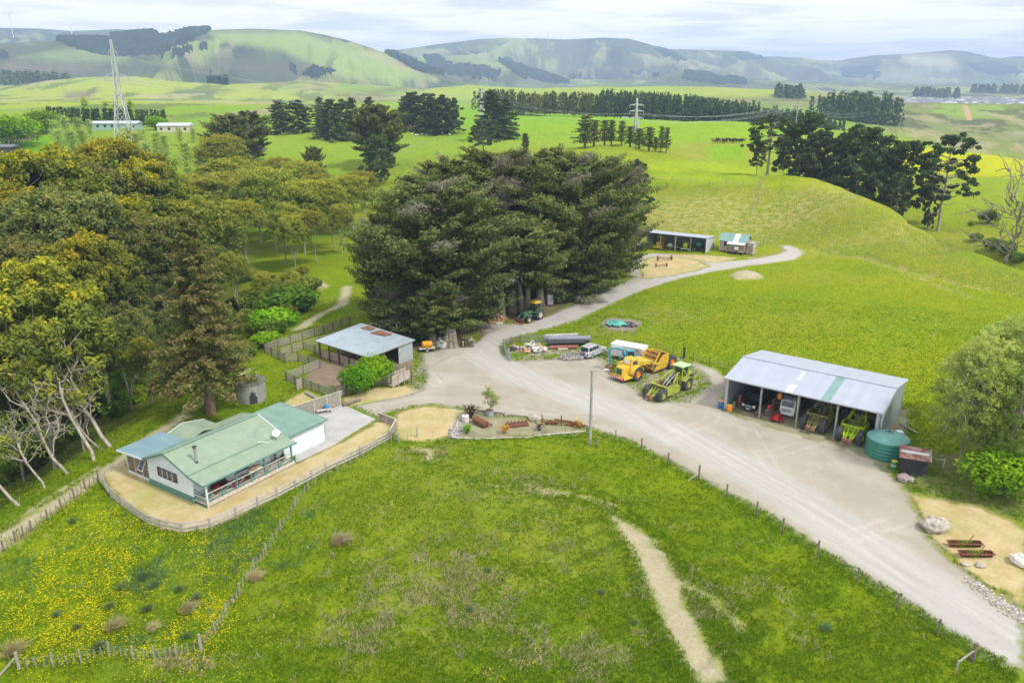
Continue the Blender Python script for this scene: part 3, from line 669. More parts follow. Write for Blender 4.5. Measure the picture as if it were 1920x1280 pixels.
def ribbed(name, c, axis=0, pitch=.19, rough=.45, metal=.0, var=.1, dirt=None, damt=0., depth=.5, spec=.4, bands=None):
    """profiled sheet or boards: bump ribs repeating along one object axis"""
    if name in _MC: return _MC[name]
    t = NT(name); co = t.coord(); sp = t.n('SeparateXYZ'); t.l(co, sp.inputs[0])
    w = t.math('SINE', t.math('MULTIPLY', sp.outputs[axis], 2 * math.pi / pitch))
    n = t.noise(.7, 5, .6, co); c = np.array(c, float)
    cl = t.mix(t.ramp(n, .3, .7), tuple(c * (1 - var)), tuple(np.minimum(c * (1 + var), 1)))
    sh = t.math('FLOOR', t.math('MULTIPLY', sp.outputs[axis], 1 / .76)); wn = t.n('TexWhiteNoise', noise_dimensions='1D'); t.l(sh, wn.inputs['W'])
    cl = t.mix(t.math('MULTIPLY', wn.outputs['Value'], .16), cl, tuple(c * .6))
    cl = t.mix(t.math('MULTIPLY', t.ramp(w, .3, .95), .13), cl, tuple(c * .45))
    if dirt is not None:
        st = t.noise(1.4, 6, .7, t.mapping(co, (1, 1, 1))); cl = t.mix(t.ramp(st, .62 - damt * .35, .70 - damt * .3), cl, dirt)
    t.bsdf(cl, rough, metal, spec, bump=w, bstr=depth, bdist=.02)
    _MC[name] = t.m; return t.m
# ------------------------------------------------------------------ palette
M_white = mat('white_paint', (.78,.80,.82), .5, var=.05)
M_weather = ribbed('weatherboard', (.76,.82,.88), 2, .17, .55, 0, .04)
M_glass = mat('dark_glass', (.03,.045,.055), .08, var=.3, spec=.8)
M_rubber = mat('tyre_rubber', (.055,.058,.065), .85, var=.3, scale=5, dirt=(.16,.15,.13), damt=.25)
M_rust = mat('rusty_steel', (.20,.085,.045), .85, var=.4, scale=4, dirt=(.32,.17,.10), damt=.5)
M_steel = mat('galvanised_steel', (.42,.45,.48), .45, .5, var=.12)
M_dark = mat('dark_steel', (.05,.05,.055), .6, var=.3)
M_wood = mat('grey_timber', (.34,.31,.27), .9, var=.3, scale=5, bump=.3)
M_woodl = mat('pale_timber', (.56,.49,.42), .9, var=.22, scale=4, bump=.3)
M_woodb = mat('brown_timber', (.20,.15,.12), .9, var=.35, scale=5, bump=.3)
M_woodg = mat('greenish_timber', (.30,.33,.26), .9, var=.25, scale=4)
M_conc = mat('old_concrete', (.30,.30,.29), .9, var=.3, scale=1.6, dirt=(.10,.10,.10), damt=.35, bump=.3)
M_stone = mat('pale_stone', (.50,.46,.38), .9, var=.3, scale=2.5, bump=.6, dirt=(.30,.27,.22), damt=.5)
M_stone2 = mat('grey_stone', (.36,.34,.34), .9, var=.3, scale=3, bump=.6)
M_roofg = ribbed('green_roof_sheet', (.265,.345,.245), 0, .19, .5, 0, .06, dirt=(.31,.36,.24), damt=.22, depth=.4)
M_roofg2 = ribbed('sea_green_roof_sheet', (.20,.325,.26), 0, .19, .5, 0, .08, depth=.4)
M_roofb = ribbed('blue_grey_roof_sheet', (.21,.33,.37), 0, .19, .5, 0, .08, depth=.4)
M_green = mat('green_trim', (.10,.25,.21), .6, var=.2, scale=3, dirt=(.45,.48,.45), damt=.12)
# ------------------------------------------------------------------ foliage
def arr_mesh(name, V, Q, mats, tone=None, smooth=False):
    me = bpy.data.meshes.new(name); V = np.asarray(V, np.float32); Q = np.asarray(Q, np.int32)
    me.vertices.add(len(V)); me.vertices.foreach_set('co', V.ravel())
    me.loops.add(Q.size); me.loops.foreach_set('vertex_index', Q.ravel())
    me.polygons.add(len(Q)); me.polygons.foreach_set('loop_start', np.arange(0, Q.size, 4, dtype=np.int32))
    if smooth: me.polygons.foreach_set('use_smooth', np.ones(len(Q), bool))
    for m in mats: me.materials.append(m)
    if tone is not None: fattr(me, 'tone', tone)
    me.update(); me.validate(); return me
def unit(v): return v / np.maximum(np.linalg.norm(v, axis=-1, keepdims=True), 1e-9)
def leaves(C, R, per, size, rng, A=None, shell=.5, up=.4, out=.5, rnd=.8, asp=.5, hemi=0., tone=None, tz=.25, hz=0.):
    """quads scattered through ellipsoids C with radii R (A: long axis, local x of the ellipsoid)"""
    C = np.asarray(C, float); R = np.asarray(R, float); n = len(C)
    if R.ndim == 1: R = np.repeat(R[:, None], 3, 1)
    per = np.broadcast_to(np.asarray(per), (n,)).astype(int); idx = np.repeat(np.arange(n), per); N = len(idx)
    d = unit(rng.normal(size=(N, 3)))
    if hemi: d[:, 2] = np.where((d[:, 2] < -.1) & (rng.random(N) < hemi), -d[:, 2], d[:, 2])
    rad = shell + (1 - shell) * rng.random(N) ** .6; rad *= .85 + .3 * rng.random(N)
    L = d * R[idx] * rad[:, None]
    if A is not None:
        ax = unit(np.asarray(A, float)); s = unit(np.cross(np.array([0, 0, 1.]), ax)); u = np.cross(ax, s)
        off = ax[idx] * L[:, :1] + s[idx] * L[:, 1:2] + u[idx] * L[:, 2:3]
    else: off = L
    p = C[idx] + off
    nrm = unit(d * out + np.array([0, 0, up]) + rng.normal(size=(N, 3)) * rnd)
    t = unit(np.cross(nrm, rng.normal(size=(N, 3)))); b = np.cross(nrm, t)
    s = size * (.55 + .9 * rng.random(N))[:, None]
    V = np.stack([p - t * s, p - b * s * asp, p + t * s, p + b * s * asp], 1).reshape(-1, 3)
    ct = rng.random(n) if tone is None else np.asarray(tone)
    tn = ct[idx] * .55 + rng.random(N) * .25 + np.clip(d[:, 2] * .5 + .5, 0, 1) * tz + hz * 0  # tone rises on the upward side: light from above put into leaf colour
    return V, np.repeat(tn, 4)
def quads(V): return np.arange(len(V)).reshape(-1, 4)
def leafmat(name, cols, trans=.25, pos=(0, .45, .8), rough=.7):
    t = NT(name); a = t.attr('tone'); rp = t.n('ValToRGB'); t.l(a, rp.inputs[0]); cr = rp.color_ramp
    while len(cr.elements) < len(cols): cr.elements.new(.5)
    for e, c, p in zip(cr.elements, cols, pos): e.color = (*c, 1); e.position = p
    oi = t.n('ObjectInfo'); hsv = t.n('HueSaturation')
    t.l(rp.outputs[0], hsv.inputs['Color']); t.l(t.math('ADD', t.math('MULTIPLY', oi.outputs['Random'], .03), .49), hsv.inputs['Hue'])
    t.l(t.math('ADD', t.math('MULTIPLY', t.math('FRACT', t.math('MULTIPLY', oi.outputs['Random'], 7.3)), .35), .82), hsv.inputs['Value'])
    d = t.n('BsdfDiffuse'); tr = t.n('BsdfTranslucent'); mx = t.n('MixShader'); mx.inputs[0].default_value = trans
    t.l(hsv.outputs[0], d.inputs[0]); t.l(hsv.outputs[0], tr.inputs[0]); t.l(d.outputs[0], mx.inputs[1]); t.l(tr.outputs[0], mx.inputs[2]); t.l(mx.outputs[0], t.out.inputs[0])
    return t.m
def limbs(paths, n=6):
    mb = MB()
    for pts, r in paths: mb.tube(pts, r, 0, n, caps=False)
    return np.array(mb.v), np.array([f for f in mb.f if len(f) == 4])
def wob(p0, p1, rng, k=4, amp=.1, r0=.2, r1=.05, sag=0):
    p0 = np.array(p0, float); p1 = np.array(p1, float); L = np.linalg.norm(p1 - p0); pts = []; rr = []
    for i in range(k + 1):
        t = i / k; q = p0 + (p1 - p0) * t + (rng.normal(size=3) * amp * L * .25 * math.sin(math.pi * t))
        q[2] += sag * L * math.sin(math.pi * t); pts.append(tuple(q)); rr.append(r0 + (r1 - r0) * t)
    return pts, rr
M_bark = mat('grey_bark', (.24,.21,.17), .95, var=.35, scale=3, bump=.5)
M_barkp = mat('pale_bark', (.36,.32,.265), .95, var=.3, scale=3, bump=.4)
M_barkr = mat('reddish_bark', (.20,.135,.10), .95, var=.35, scale=3, bump=.5)
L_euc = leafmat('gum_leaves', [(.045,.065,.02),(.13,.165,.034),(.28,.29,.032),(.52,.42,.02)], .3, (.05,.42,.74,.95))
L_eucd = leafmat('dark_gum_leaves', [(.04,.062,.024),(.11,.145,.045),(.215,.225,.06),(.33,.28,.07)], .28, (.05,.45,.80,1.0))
L_oliv = leafmat('olive_gum_leaves', [(.13,.17,.04),(.24,.29,.055),(.38,.39,.055),(.54,.48,.06)], .42, (.05,.4,.75,1))
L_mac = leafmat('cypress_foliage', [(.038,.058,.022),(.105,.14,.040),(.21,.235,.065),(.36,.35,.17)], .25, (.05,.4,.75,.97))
L_dead = leafmat('dead_twigs', [(.13,.125,.08),(.22,.21,.14),(.31,.30,.21)], .0)
L_red = leafmat('redwood_foliage', [(.08,.115,.03),(.18,.215,.05),(.28,.245,.085),(.36,.25,.13)], .3, (.05,.4,.7,.95))
L_pine = leafmat('pine_foliage', [(.030,.055,.026),(.07,.11,.042),(.13,.175,.06)], .2)
L_bright = leafmat('fresh_green_leaves', [(.06,.14,.008),(.16,.32,.012),(.28,.46,.02)], .35)
L_will = leafmat('willow_leaves', [(.26,.35,.06),(.44,.55,.11),(.60,.68,.20)], .55)
L_shrub = leafmat('scrub_leaves', [(.03,.06,.012),(.07,.14,.02),(.16,.24,.03)], .2)

def finish_tree(trunk, crown, tm, cm, extra=None):
    V, Q = trunk; tme = arr_mesh('trunk', V, Q, [tm], smooth=True)
    cV, cT = crown; cme = arr_mesh('crown', cV, quads(cV), [cm], tone=cT)
    ex = None
    if extra is not None: ex = arr_mesh('dead_twigs', extra[0], quads(extra[0]), [L_dead], tone=extra[1])
    return tme, cme, ex
def proto_gum(seed, H=30., spread=.30, ncl=30, per=900, leaf=.32, cr=.115, low=.42, mt=M_barkp, lm=None, trunkr=.55, lean=(0,0), hemi=.35, flat=.9, zr=1.25):
    rng = np.random.default_rng(seed); cs = []; rs_ = []; paths = []; fork = np.array([lean[0]*.5, lean[1]*.5, H * low * .8])
    paths.append(wob((0,0,-1.5), fork, rng, 5, .06, trunkr, trunkr * .7))
    nb = 6; heads = []
    for i in range(nb):
        a = 2 * math.pi * (i + rng.random() * .6) / nb; rr = H * spread * (.25 + .45 * rng.random()); 
        hp = np.array([math.cos(a) * rr + lean[0], math.sin(a) * rr + lean[1], H * (.58 + .2 * rng.random())]); heads.append(hp)
        paths.append(wob(fork, hp, rng, 4, .12, trunkr * .5, trunkr * .22))
    for i in range(ncl):
        u = (i + .5) / ncl; a = i * 2.39996 + rng.random() * .5
        zt = 1 - u * zr; rr = H * spread * math.sqrt(max(0, 1 - max(zt, -.92) ** 2)) * (.75 + .4 * rng.random())
        z = H * (low + .1 + (1 - low - .1 - cr * .9) * (.5 + .5 * zt)) + rng.normal() * H * .02
        c = np.array([math.cos(a) * rr + lean[0], math.sin(a) * rr + lean[1], z]); r = H * cr * (.75 + .55 * rng.random())
        cs.append(c); rs_.append([r, r, r * flat])
        h = heads[int(np.argmin([np.linalg.norm(c - q) for q in heads]))]
        paths.append(wob(h, c - np.array([0, 0, r * .2]), rng, 3, .15, trunkr * .18, .03))
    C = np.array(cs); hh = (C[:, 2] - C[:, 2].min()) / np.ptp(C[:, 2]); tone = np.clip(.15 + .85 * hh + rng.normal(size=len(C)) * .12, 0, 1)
    # break every big lobe into small tufts so the outline is ragged
    sub = []; sr = []; st = []
    for c, r, tn in zip(C, rs_, tone):
        k = 10
        for j in range(k):
            d = unit(rng.normal(size=3)); d[2] = abs(d[2]) * .9 - .1
            sub.append(c + d * np.array(r) * (.6 + .35 * rng.random())); q = r[0] * (.26 + .2 * rng.random()); sr.append([q, q, q * .85]); st.append(np.clip(tn * (.55 + .45 * max(0, d[2])) + .1 * rng.normal(), 0, 1))  # upper tufts of each lobe paler, top lighting painted into their tone
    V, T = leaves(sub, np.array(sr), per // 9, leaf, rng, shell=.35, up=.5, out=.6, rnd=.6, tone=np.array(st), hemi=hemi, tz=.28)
    return finish_tree(limbs(paths), (V, T), mt, lm or L_euc)
def proto_cypress(seed, H=26., W=12., nb=90, per=330, leaf=.34, lm=None, dead=.2, base=.12, sweep=.35):
    rng = np.random.default_rng(seed); paths = []; C = []; R = []; A = []; D = []; tone = []
    for i in range(4):
        a = rng.random() * 6.28; tip = np.array([math.cos(a) * W * .25, math.sin(a) * W * .25, H * (.8 + .15 * rng.random())])
        paths.append(wob((math.cos(a) * .6, math.sin(a) * .6, -1), tip, rng, 6, .06, .65, .12))
    for i in range(nb):
        u = (i + rng.random()) / nb; z = H * (base + (1 - base) * u ** .9 * .97); a = i * 2.39996 + rng.random() * .7
        prof = math.sin(min(1, (u * 1.02 + .28)) * math.pi * .5 + 0) if u < .55 else math.sqrt(max(0, 1 - ((u - .5) / .52) ** 2)) * .97
        rr = W * (.45 + .55 * prof) * (.62 + .52 * rng.random()) * (1 if u < .8 else 1 - (u - .8) * 1.6)
        el = sweep * (.3 + .8 * rng.random()) * (1 if u > .25 else .1)
        d = np.array([math.cos(a), math.sin(a), el]); o = np.array([0, 0, max(z - rr * el * .7, .5)])
        tip = o + d * rr
        paths.append(wob(o, tip, rng, 4, .07, .16, .03))
        k = 4 + int(rr / 3)
        isd = rng.random() < dead
        for j in range(k):
            t = .38 + .62 * (j + rng.random() * .6) / k; c = o + d * rr * t + rng.normal(size=3) * np.array([.5, .5, .25]) * (1 + rr * .05)
            C.append(c); ln = rr * .17 + .6; R.append([ln * 1.35, ln * .8, ln * .2 + .08]); aa = a + rng.normal() * .45; A.append([math.cos(aa), math.sin(aa), el + .15 + .2 * rng.random()])
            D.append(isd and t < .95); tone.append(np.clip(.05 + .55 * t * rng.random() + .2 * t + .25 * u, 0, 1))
    C = np.array(C); R = np.array(R); A = np.array(A); D = np.array(D); tone = np.array(tone)
    q = per * 90 // nb // 6
    V, T = leaves(C[~D], R[~D], q, leaf, rng, A[~D], shell=.2, up=1.0, out=.3, rnd=.55, tone=tone[~D], asp=.42, tz=.25)
    ex = None
    if D.any():
        ex = leaves(C[D], R[D] * np.array([1.05, 1.1, .8]), int(q * .75), leaf * 1.15, rng, A[D], shell=.15, up=.3, out=.2, rnd=1, asp=.13, tz=.2)
    return finish_tree(limbs(paths), (V, T), M_bark, lm or L_mac, ex)
def proto_conifer(seed, H=24., W=5.5, nb=120, per=150, leaf=.28, lm=None, base=.1, droop=-.15, trunkr=.5, mt=M_barkr, ragged=.3, pw=.75):
    rng = np.random.default_rng(seed); paths = [wob((0,0,-1), (0,0,H*.98), rng, 6, .01, trunkr, .05)]; C = []; R = []; A = []; tone = []
    for i in range(nb):
        u = (i + rng.random()) / nb; z = H * (base + (1 - base) * u); a = i * 2.39996 + rng.random() * .6
        rr = (W * (1 - u) ** pw + .35) * (1 - ragged + ragged * 1.6 * rng.random())
        d = np.array([math.cos(a), math.sin(a), droop + .35 * u]); paths.append(([(0, 0, z), tuple(np.array([0, 0, z]) + d * rr)], [.07, .02]))
        k = max(2, int(rr / 1.1))
        for j in range(k):
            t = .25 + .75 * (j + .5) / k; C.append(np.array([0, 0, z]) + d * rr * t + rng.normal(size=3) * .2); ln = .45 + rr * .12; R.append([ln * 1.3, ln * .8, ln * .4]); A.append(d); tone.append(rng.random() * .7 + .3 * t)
    V, T = leaves(C, np.array(R), max(6, per // 4), leaf, rng, np.array(A), shell=.2, up=.7, out=.4, rnd=.7, tone=np.array(tone), asp=.4)
    return finish_tree(limbs(paths, 5), (V, T), mt, lm or L_pine)
def proto_pine(seed, H=20., W=7., ncl=26, per=420, leaf=.42, trunk=.35, lm=None, bare=.0, lean=0, mt=M_bark, cr=.2, trunkr=.42):
    """old open pine: visible trunk, irregular flat tufts"""
    rng = np.random.default_rng(seed); paths = [wob((0,0,-2), (lean * H, 0, H*.95), rng, 6, .05, trunkr, .08)]; C = []; R = []; tone = []
    for i in range(ncl):
        u = (i + rng.random()) / ncl; z = H * (trunk + (1 - trunk) * u); a = i * 2.4 + rng.random(); prof = math.sin(math.pi * (.22 + .68 * u)) 
        rr = W * prof * (.45 + .75 * rng.random()); o = np.array([lean * z, 0, z - rr * .22]); c = np.array([lean * z + math.cos(a) * rr, math.sin(a) * rr, z])
        paths.append(wob(o, c, rng, 3, .15, .14, .03)); s = W * cr * (.7 + .7 * rng.random()); C.append(c); R.append([s, s, s * .55]); tone.append(rng.random())
        for j in range(3):
            C.append(c + rng.normal(size=3) * np.array([s * .8, s * .8, s * .35])); q = s * (.4 + .3 * rng.random()); R.append([q, q, q * .6]); tone.append(rng.random())
    for i in range(int(bare)):
        z = H * (trunk * .4 + .5 * rng.random()); a = rng.random() * 6.28; rr = W * (.4 + .5 * rng.random()); paths.append(wob((lean*z,0,z), (lean*z+math.cos(a)*rr, math.sin(a)*rr, z+rng.normal()*1.5), rng, 4, .25, .1, .02))
    V, T = leaves(C, np.array(R), per // 4, leaf, rng, shell=.25, up=.7, out=.5, rnd=.7, tone=np.array(tone), hemi=.4)
    return finish_tree(limbs(paths), (V, T), mt, lm or L_pine)
def proto_bush(seed, W=2., H=2., per=2200, leaf=.16, lm=None, n=9):
    rng = np.random.default_rng(seed); C = []; R = []; paths = []
    for i in range(n):
        a = i * 2.4; rr = W * .55 * math.sqrt((i + .5) / n); c = np.array([math.cos(a) * rr, math.sin(a) * rr, H * (.45 + .22 * (1 - (i / n)) + .1 * rng.random())]); C.append(c); r = W * .38 * (.8 + .4 * rng.random()); R.append([r, r, H * .36])
        paths.append(([(0, 0, -.2), tuple(c)], [.06, .02]))
    V, T = leaves(C, np.array(R), per // n, leaf, rng, shell=.5, up=.5, out=.7, rnd=.6, hemi=.3)
    return finish_tree(limbs(paths, 5), (V, T), M_bark, lm or L_shrub)
def proto_bare(seed, H=12., lean=(3, 0), nb=14, tuft=0, leafm=None, mt=M_barkp, r=.2, leaf=.22):
    rng = np.random.default_rng(seed); paths = []; top = np.array([lean[0], lean[1], H * .6]); pts, rr = wob((0,0,-.5), top, rng, 6, .1, r, r * .55, sag=-.04); paths.append((pts, rr)); C = []; R = []
    for i in range(nb):
        t = .45 + .55 * rng.random(); o = np.array(pts[int(t * 6)]); d = unit(np.array([lean[0] * .12 + rng.normal() * .75, lean[1] * .12 + rng.normal() * .75, .55 + .8 * rng.random()])); L = H * (.18 + .25 * rng.random()); e = o + d * L
        paths.append(wob(o, e, rng, 5, .3, r * .38, .03))
        for j in range(7):
            s = o + (e - o) * (.35 + .65 * rng.random()); d2 = unit(d + rng.normal(size=3) * .8); e2 = s + d2 * L * .4; paths.append(wob(s, e2, rng, 3, .3, .05, .015)); C.append(e2); R.append([H * .05] * 3)
    if tuft == 0: C = C[:1]; R = R[:1]; n = 4
    else: n = tuft
    V, T = leaves(C, np.array(R) * (1.2 if tuft else .2), n, leaf, rng, shell=.1, up=.5, out=.3, rnd=.8, asp=.4)
    return finish_tree(limbs(paths, 5), (V, T), mt, leafm or L_oliv)
PROTO = {}
def proto(key, fn, *a, **k):
    t = fn(*a, **k); H = 1e-3
    for me in t[:2]:
        c = np.empty(len(me.vertices) * 3, np.float32); me.vertices.foreach_get('co', c); H = max(H, float(c[2::3].max()))
    PROTO[key] = (t, H)
def place_tree(key, x, y, H, name, label, cat='tree', group=None, rz=None, w=1.0, z=None):
    (tm, cm, ex), PH = PROTO[key]; zz = zat(x, y) if z is None else z
    s = H / PH; rz = random.random() * 6.28 if rz is None else rz
    o = thing(name, label, cat, (x, y, zz - .1), rz, group, (s * w, s * w, s))
    link('trunk', tm, o); link('crown', cm, o)
    if ex is not None: link('dead_twigs', ex, o)
    return o
def tree_px(key, px, toprow, dist, name, label, cat='tree', group=None, rz=None, w=1.0, minH=2):
    """a tree whose top is seen in direction (px, toprow) at this ground distance"""
    d = ray(px, toprow); h = math.hypot(d[0], d[1]); x, y = d[0] / h * dist, d[1] / h * dist; zt = CAMH + d[2] / h * dist
    H = max(minH, zt - zat(x, y)); return place_tree(key, x, y, H, name, label, cat, group, rz, w)
# ------------------------------------------------------------------ tree kinds
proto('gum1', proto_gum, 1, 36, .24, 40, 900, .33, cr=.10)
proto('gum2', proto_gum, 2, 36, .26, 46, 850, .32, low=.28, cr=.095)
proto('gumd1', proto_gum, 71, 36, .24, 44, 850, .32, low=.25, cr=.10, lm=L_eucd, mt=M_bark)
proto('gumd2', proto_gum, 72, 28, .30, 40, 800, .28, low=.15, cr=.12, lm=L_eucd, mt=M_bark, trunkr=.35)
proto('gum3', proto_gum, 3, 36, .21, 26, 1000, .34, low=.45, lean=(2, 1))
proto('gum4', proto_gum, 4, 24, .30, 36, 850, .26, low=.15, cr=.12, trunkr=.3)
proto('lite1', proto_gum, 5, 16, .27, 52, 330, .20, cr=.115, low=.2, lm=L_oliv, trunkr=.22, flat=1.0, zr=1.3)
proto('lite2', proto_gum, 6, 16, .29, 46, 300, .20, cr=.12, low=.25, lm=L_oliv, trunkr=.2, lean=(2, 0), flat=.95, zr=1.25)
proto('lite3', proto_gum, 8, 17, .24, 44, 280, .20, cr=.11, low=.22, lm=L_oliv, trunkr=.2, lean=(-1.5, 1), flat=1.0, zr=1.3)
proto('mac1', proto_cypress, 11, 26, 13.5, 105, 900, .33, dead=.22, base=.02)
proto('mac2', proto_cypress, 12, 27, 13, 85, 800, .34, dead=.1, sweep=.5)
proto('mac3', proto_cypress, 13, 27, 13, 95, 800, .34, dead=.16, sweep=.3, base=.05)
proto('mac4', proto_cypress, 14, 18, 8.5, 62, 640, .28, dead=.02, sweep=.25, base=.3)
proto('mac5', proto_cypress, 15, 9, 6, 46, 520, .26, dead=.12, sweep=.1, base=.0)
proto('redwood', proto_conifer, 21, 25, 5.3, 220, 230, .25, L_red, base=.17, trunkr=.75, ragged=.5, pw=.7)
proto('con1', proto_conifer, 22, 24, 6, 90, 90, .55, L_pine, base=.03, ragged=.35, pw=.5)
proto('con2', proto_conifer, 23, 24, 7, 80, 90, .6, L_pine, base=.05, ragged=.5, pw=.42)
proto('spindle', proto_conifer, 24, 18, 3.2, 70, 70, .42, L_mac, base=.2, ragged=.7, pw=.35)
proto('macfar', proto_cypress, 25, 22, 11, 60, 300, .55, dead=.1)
proto('pine1', proto_pine, 31, 22, 8, 46, 620, .38, .1, cr=.23)
proto('pine2', proto_pine, 32, 20, 7, 46, 420, .34, .28, bare=6, cr=.17)
proto('pine3', proto_pine, 33, 20, 6.5, 44, 380, .32, .36, bare=8, mt=M_barkp, cr=.16)
proto('gnarl', proto_pine, 34, 20, 8, 34, 300, .34, .45, cr=.17, bare=16, mt=M_barkp, trunkr=.6)
proto('bush1', proto_bush, 41); proto('bush2', proto_bush, 42, 2.2, 1.6, lm=L_bright); proto('bush3', proto_bush, 43, 2, 2.6, lm=L_oliv)
proto('willow', proto_gum, 51, 13, .27, 90, 260, .115, cr=.07, low=.02, lm=L_will, trunkr=.11, flat=1.1, hemi=.1, zr=1.95)
proto('willow2', proto_gum, 52, 13, .20, 70, 200, .115, cr=.065, low=.08, lm=L_will, trunkr=.11, flat=1.2, hemi=.1, zr=1.8)
proto('poplar', proto_conifer, 53, 12, 2.2, 60, 50, .3, L_will, base=.12, trunkr=.16, droop=.9, ragged=.6, pw=.3, mt=M_barkp)
proto('round', proto_bush, 54, 2.6, 3.2, 3600, .14, lm=L_bright, n=12)
proto('bare1', proto_bare, 61, 12, (4.5, -1), 10, 8, L_oliv, r=.16); proto('bare2', proto_bare, 62, 11, (-3.5, 2), 9, r=.14); proto('bare4', proto_bare, 64, 11, (-1, .5), 16, mt=M_bark, r=.11); proto('bare3', proto_bare, 63, 13, (3, 3), 12, 46, L_oliv, r=.17)

proto('sap', proto_bare, 65, 4, (.3, .2), 7, 26, L_will, r=.05, leaf=.09)
proto('con3', proto_pine, 66, 22, 6.5, 40, 420, .5, .06, cr=.26)
# ---- big gums in the gully (left)
GG = 'gum trees standing in the gully'
gums = [ # key, px, top row, distance, width factor, label
 ('gum1', 55, 268, 168, 1.0, 'tall gum with golden crown tips, leftmost tall one against the green field'),
 ('gum2', 8, 330, 150, 1.0, 'tall dark gum with golden tips cut by the left edge, behind the lower golden gum'),
 ('gumd1', 118, 288, 176, .9, 'brownish tall gum between two golden topped gums, left skyline of the grove'),
 ('gum2', 205, 243, 190, .95, 'tallest golden crowned gum right below the big lattice pylon'),
 ('gum1', 270, 292, 178, .85, 'golden tipped gum with right side sloping down, right of the one below the pylon'),
 ('gum3', 320, 318, 200, .8, 'slim golden gum standing over bright grass at the right end of the gully grove'),
 ('gumd1', 90, 345, 140, 1.0, 'broad dark gum in the middle of the gully grove, olive rounded crown'),
 ('gum2', 185, 350, 146, 1.0, 'broad olive brown gum with dense crown above the tall pale trunk in the gully'),
 ('gumd1', 250, 395, 140, .95, 'dark gum at the right side of the gully grove beside the brown conifer'),
 ('gum1', 150, 430, 126, .85, 'mid height gum with golden top in front of the dark grove'),
 ('gumd1', 20, 440, 128, .9, 'dark gum at the left edge behind the near golden gum'),
 ('gum4', 25, 478, 102, 1.0, 'near golden topped gum at the left edge, lower than the grove behind'),
 ('gum4', 105, 560, 106, .8, 'smaller gum with golden rounded crown right of the near left edge gum'),
 ('gumd2', -20, 590, 108, .9, 'nearest dark gum at the left edge above the leaning bare trees'),
 ('gumd2', 60, 690, 112, .8, 'low dark green gum filling the gully above the pale leaning trunks'),
 ('gumd2', 140, 690, 112, .7, 'low dark gum behind the white barked leaning tree'),
 ('gumd2', 215, 560, 120, .8, 'dark low gum in deep shade behind the brown conifer'),
 ('gumd2', 225, 525, 132, .8, 'shaded gum between the gully grove and the brown conifer'),
]
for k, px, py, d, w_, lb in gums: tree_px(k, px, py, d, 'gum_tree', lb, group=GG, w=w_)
GL = 'pale olive gum trees on the slope behind the pens'
lite = [('lite1',410,248,300,1,'small olive crowned gum on the skyline left of the dark cypresses'),('lite1',425,290,240,1.1,'broad olive gum just behind the tip of the brown conifer'),('lite2',380,330,225,1,'olive gum left behind the brown conifer, hiding the meadow'),
 ('lite1',475,325,225,1,'rounded olive gum right of the conifer tip, middle of the pale grove'),('lite3',520,292,262,1,'flat topped yellowish gum at the back of the pale grove'),('lite2',565,298,255,1,'back row gum of the pale grove with orange tinted crown'),
 ('lite3',610,322,235,1,'thin crowned gum at the back right of the pale grove'),('lite1',655,335,222,.9,'right end gum of the pale grove beside the big cypress clump'),('lite2',505,352,205,1.05,'broad yellow crowned gum in the centre of the pale grove'),
 ('lite1',560,375,198,1,'central gum with thin white limbs over bright grass'),('lite3',622,372,200,1,'see-through gum with curved limbs left of the cypress clump'),('lite2',458,410,188,1,'grey olive gum with white trunks right of the brown conifer'),
 ('lite3',520,420,184,.95,'front gum of the pale grove with a leaning dark trunk'),('lite1',352,402,172,1.0,'orange tinted gum poking out left behind the brown conifer'),('lite2',590,430,180,.85,'low front gum of the pale grove above the sandy heap'),
 ('lite3',440,480,160,.9,'small olive gum on the gully side right of the conifer trunk'),('lite3',270,640,112,.75,'thin grey gum with pinkish crown above the gully scrub'),('lite2',490,520,150,.8,'brownish low gum above the round bushes near the stock pens')]
lite += [('lite1',545,440,176,.8,'short bushy olive gum beside the grassy clearing'),('lite3',400,300,255,1,'rear olive gum left of the grove centre'),('lite2',680,318,245,.8,'olive gum at the back right touching the cypresses'),('lite1',360,345,240,.9,'olive gum beyond the golden gully gums'),('lite2',585,345,225,.9,'middle row gum with airy yellow crown'),('lite1',635,420,190,.7,'small gum on the right edge of the grove beside the cypress'),('lite3',490,300,285,.9,'far back gum of the pale grove')]
for k, px, py, d, w_, lb in lite: tree_px(k, px, py - (42 if 165 < d <= 205 else 12 if d <= 225 else 0), d, 'pale_gum_tree', lb, group=GL, w=w_*(1.05 if d <= 205 else 1.3))
# leaning bare trees on the gully rim
for (bx, by, key, H, rz, lb) in [
 (42,945,'bare3',11,2.6,'leaning white barked tree with thin crown at the left edge by the track'),(85,915,'bare1',7.5,2.9,'small bent bare tree beside the gully track, second from the left edge'),
 (133,887,'bare2',12,.2,'bare grey tree leaning left from the gully rim, twiggy crown'),(177,865,'bare1',12.5,2.7,'long bare trunk lying far over to the left from the gully rim'),
 (213,835,'bare3',15.5,2.2,'tall leaning white trunk with olive crown on the gully rim above the track'),(192,838,'bare2',9,.6,'slender bare trunk just left of the tall leaning white one')]:
    p = G(bx, by); place_tree(key, p.x, p.y, H, 'leaning_tree', lb, group='leaning pale barked trees on the gully rim', rz=rz)
p = G(395, 776); place_tree('redwood', p.x, p.y, 24.8, 'redwood_tree', 'tall brown tinged conifer with straight trunk behind the green roofed house', rz=1.0)
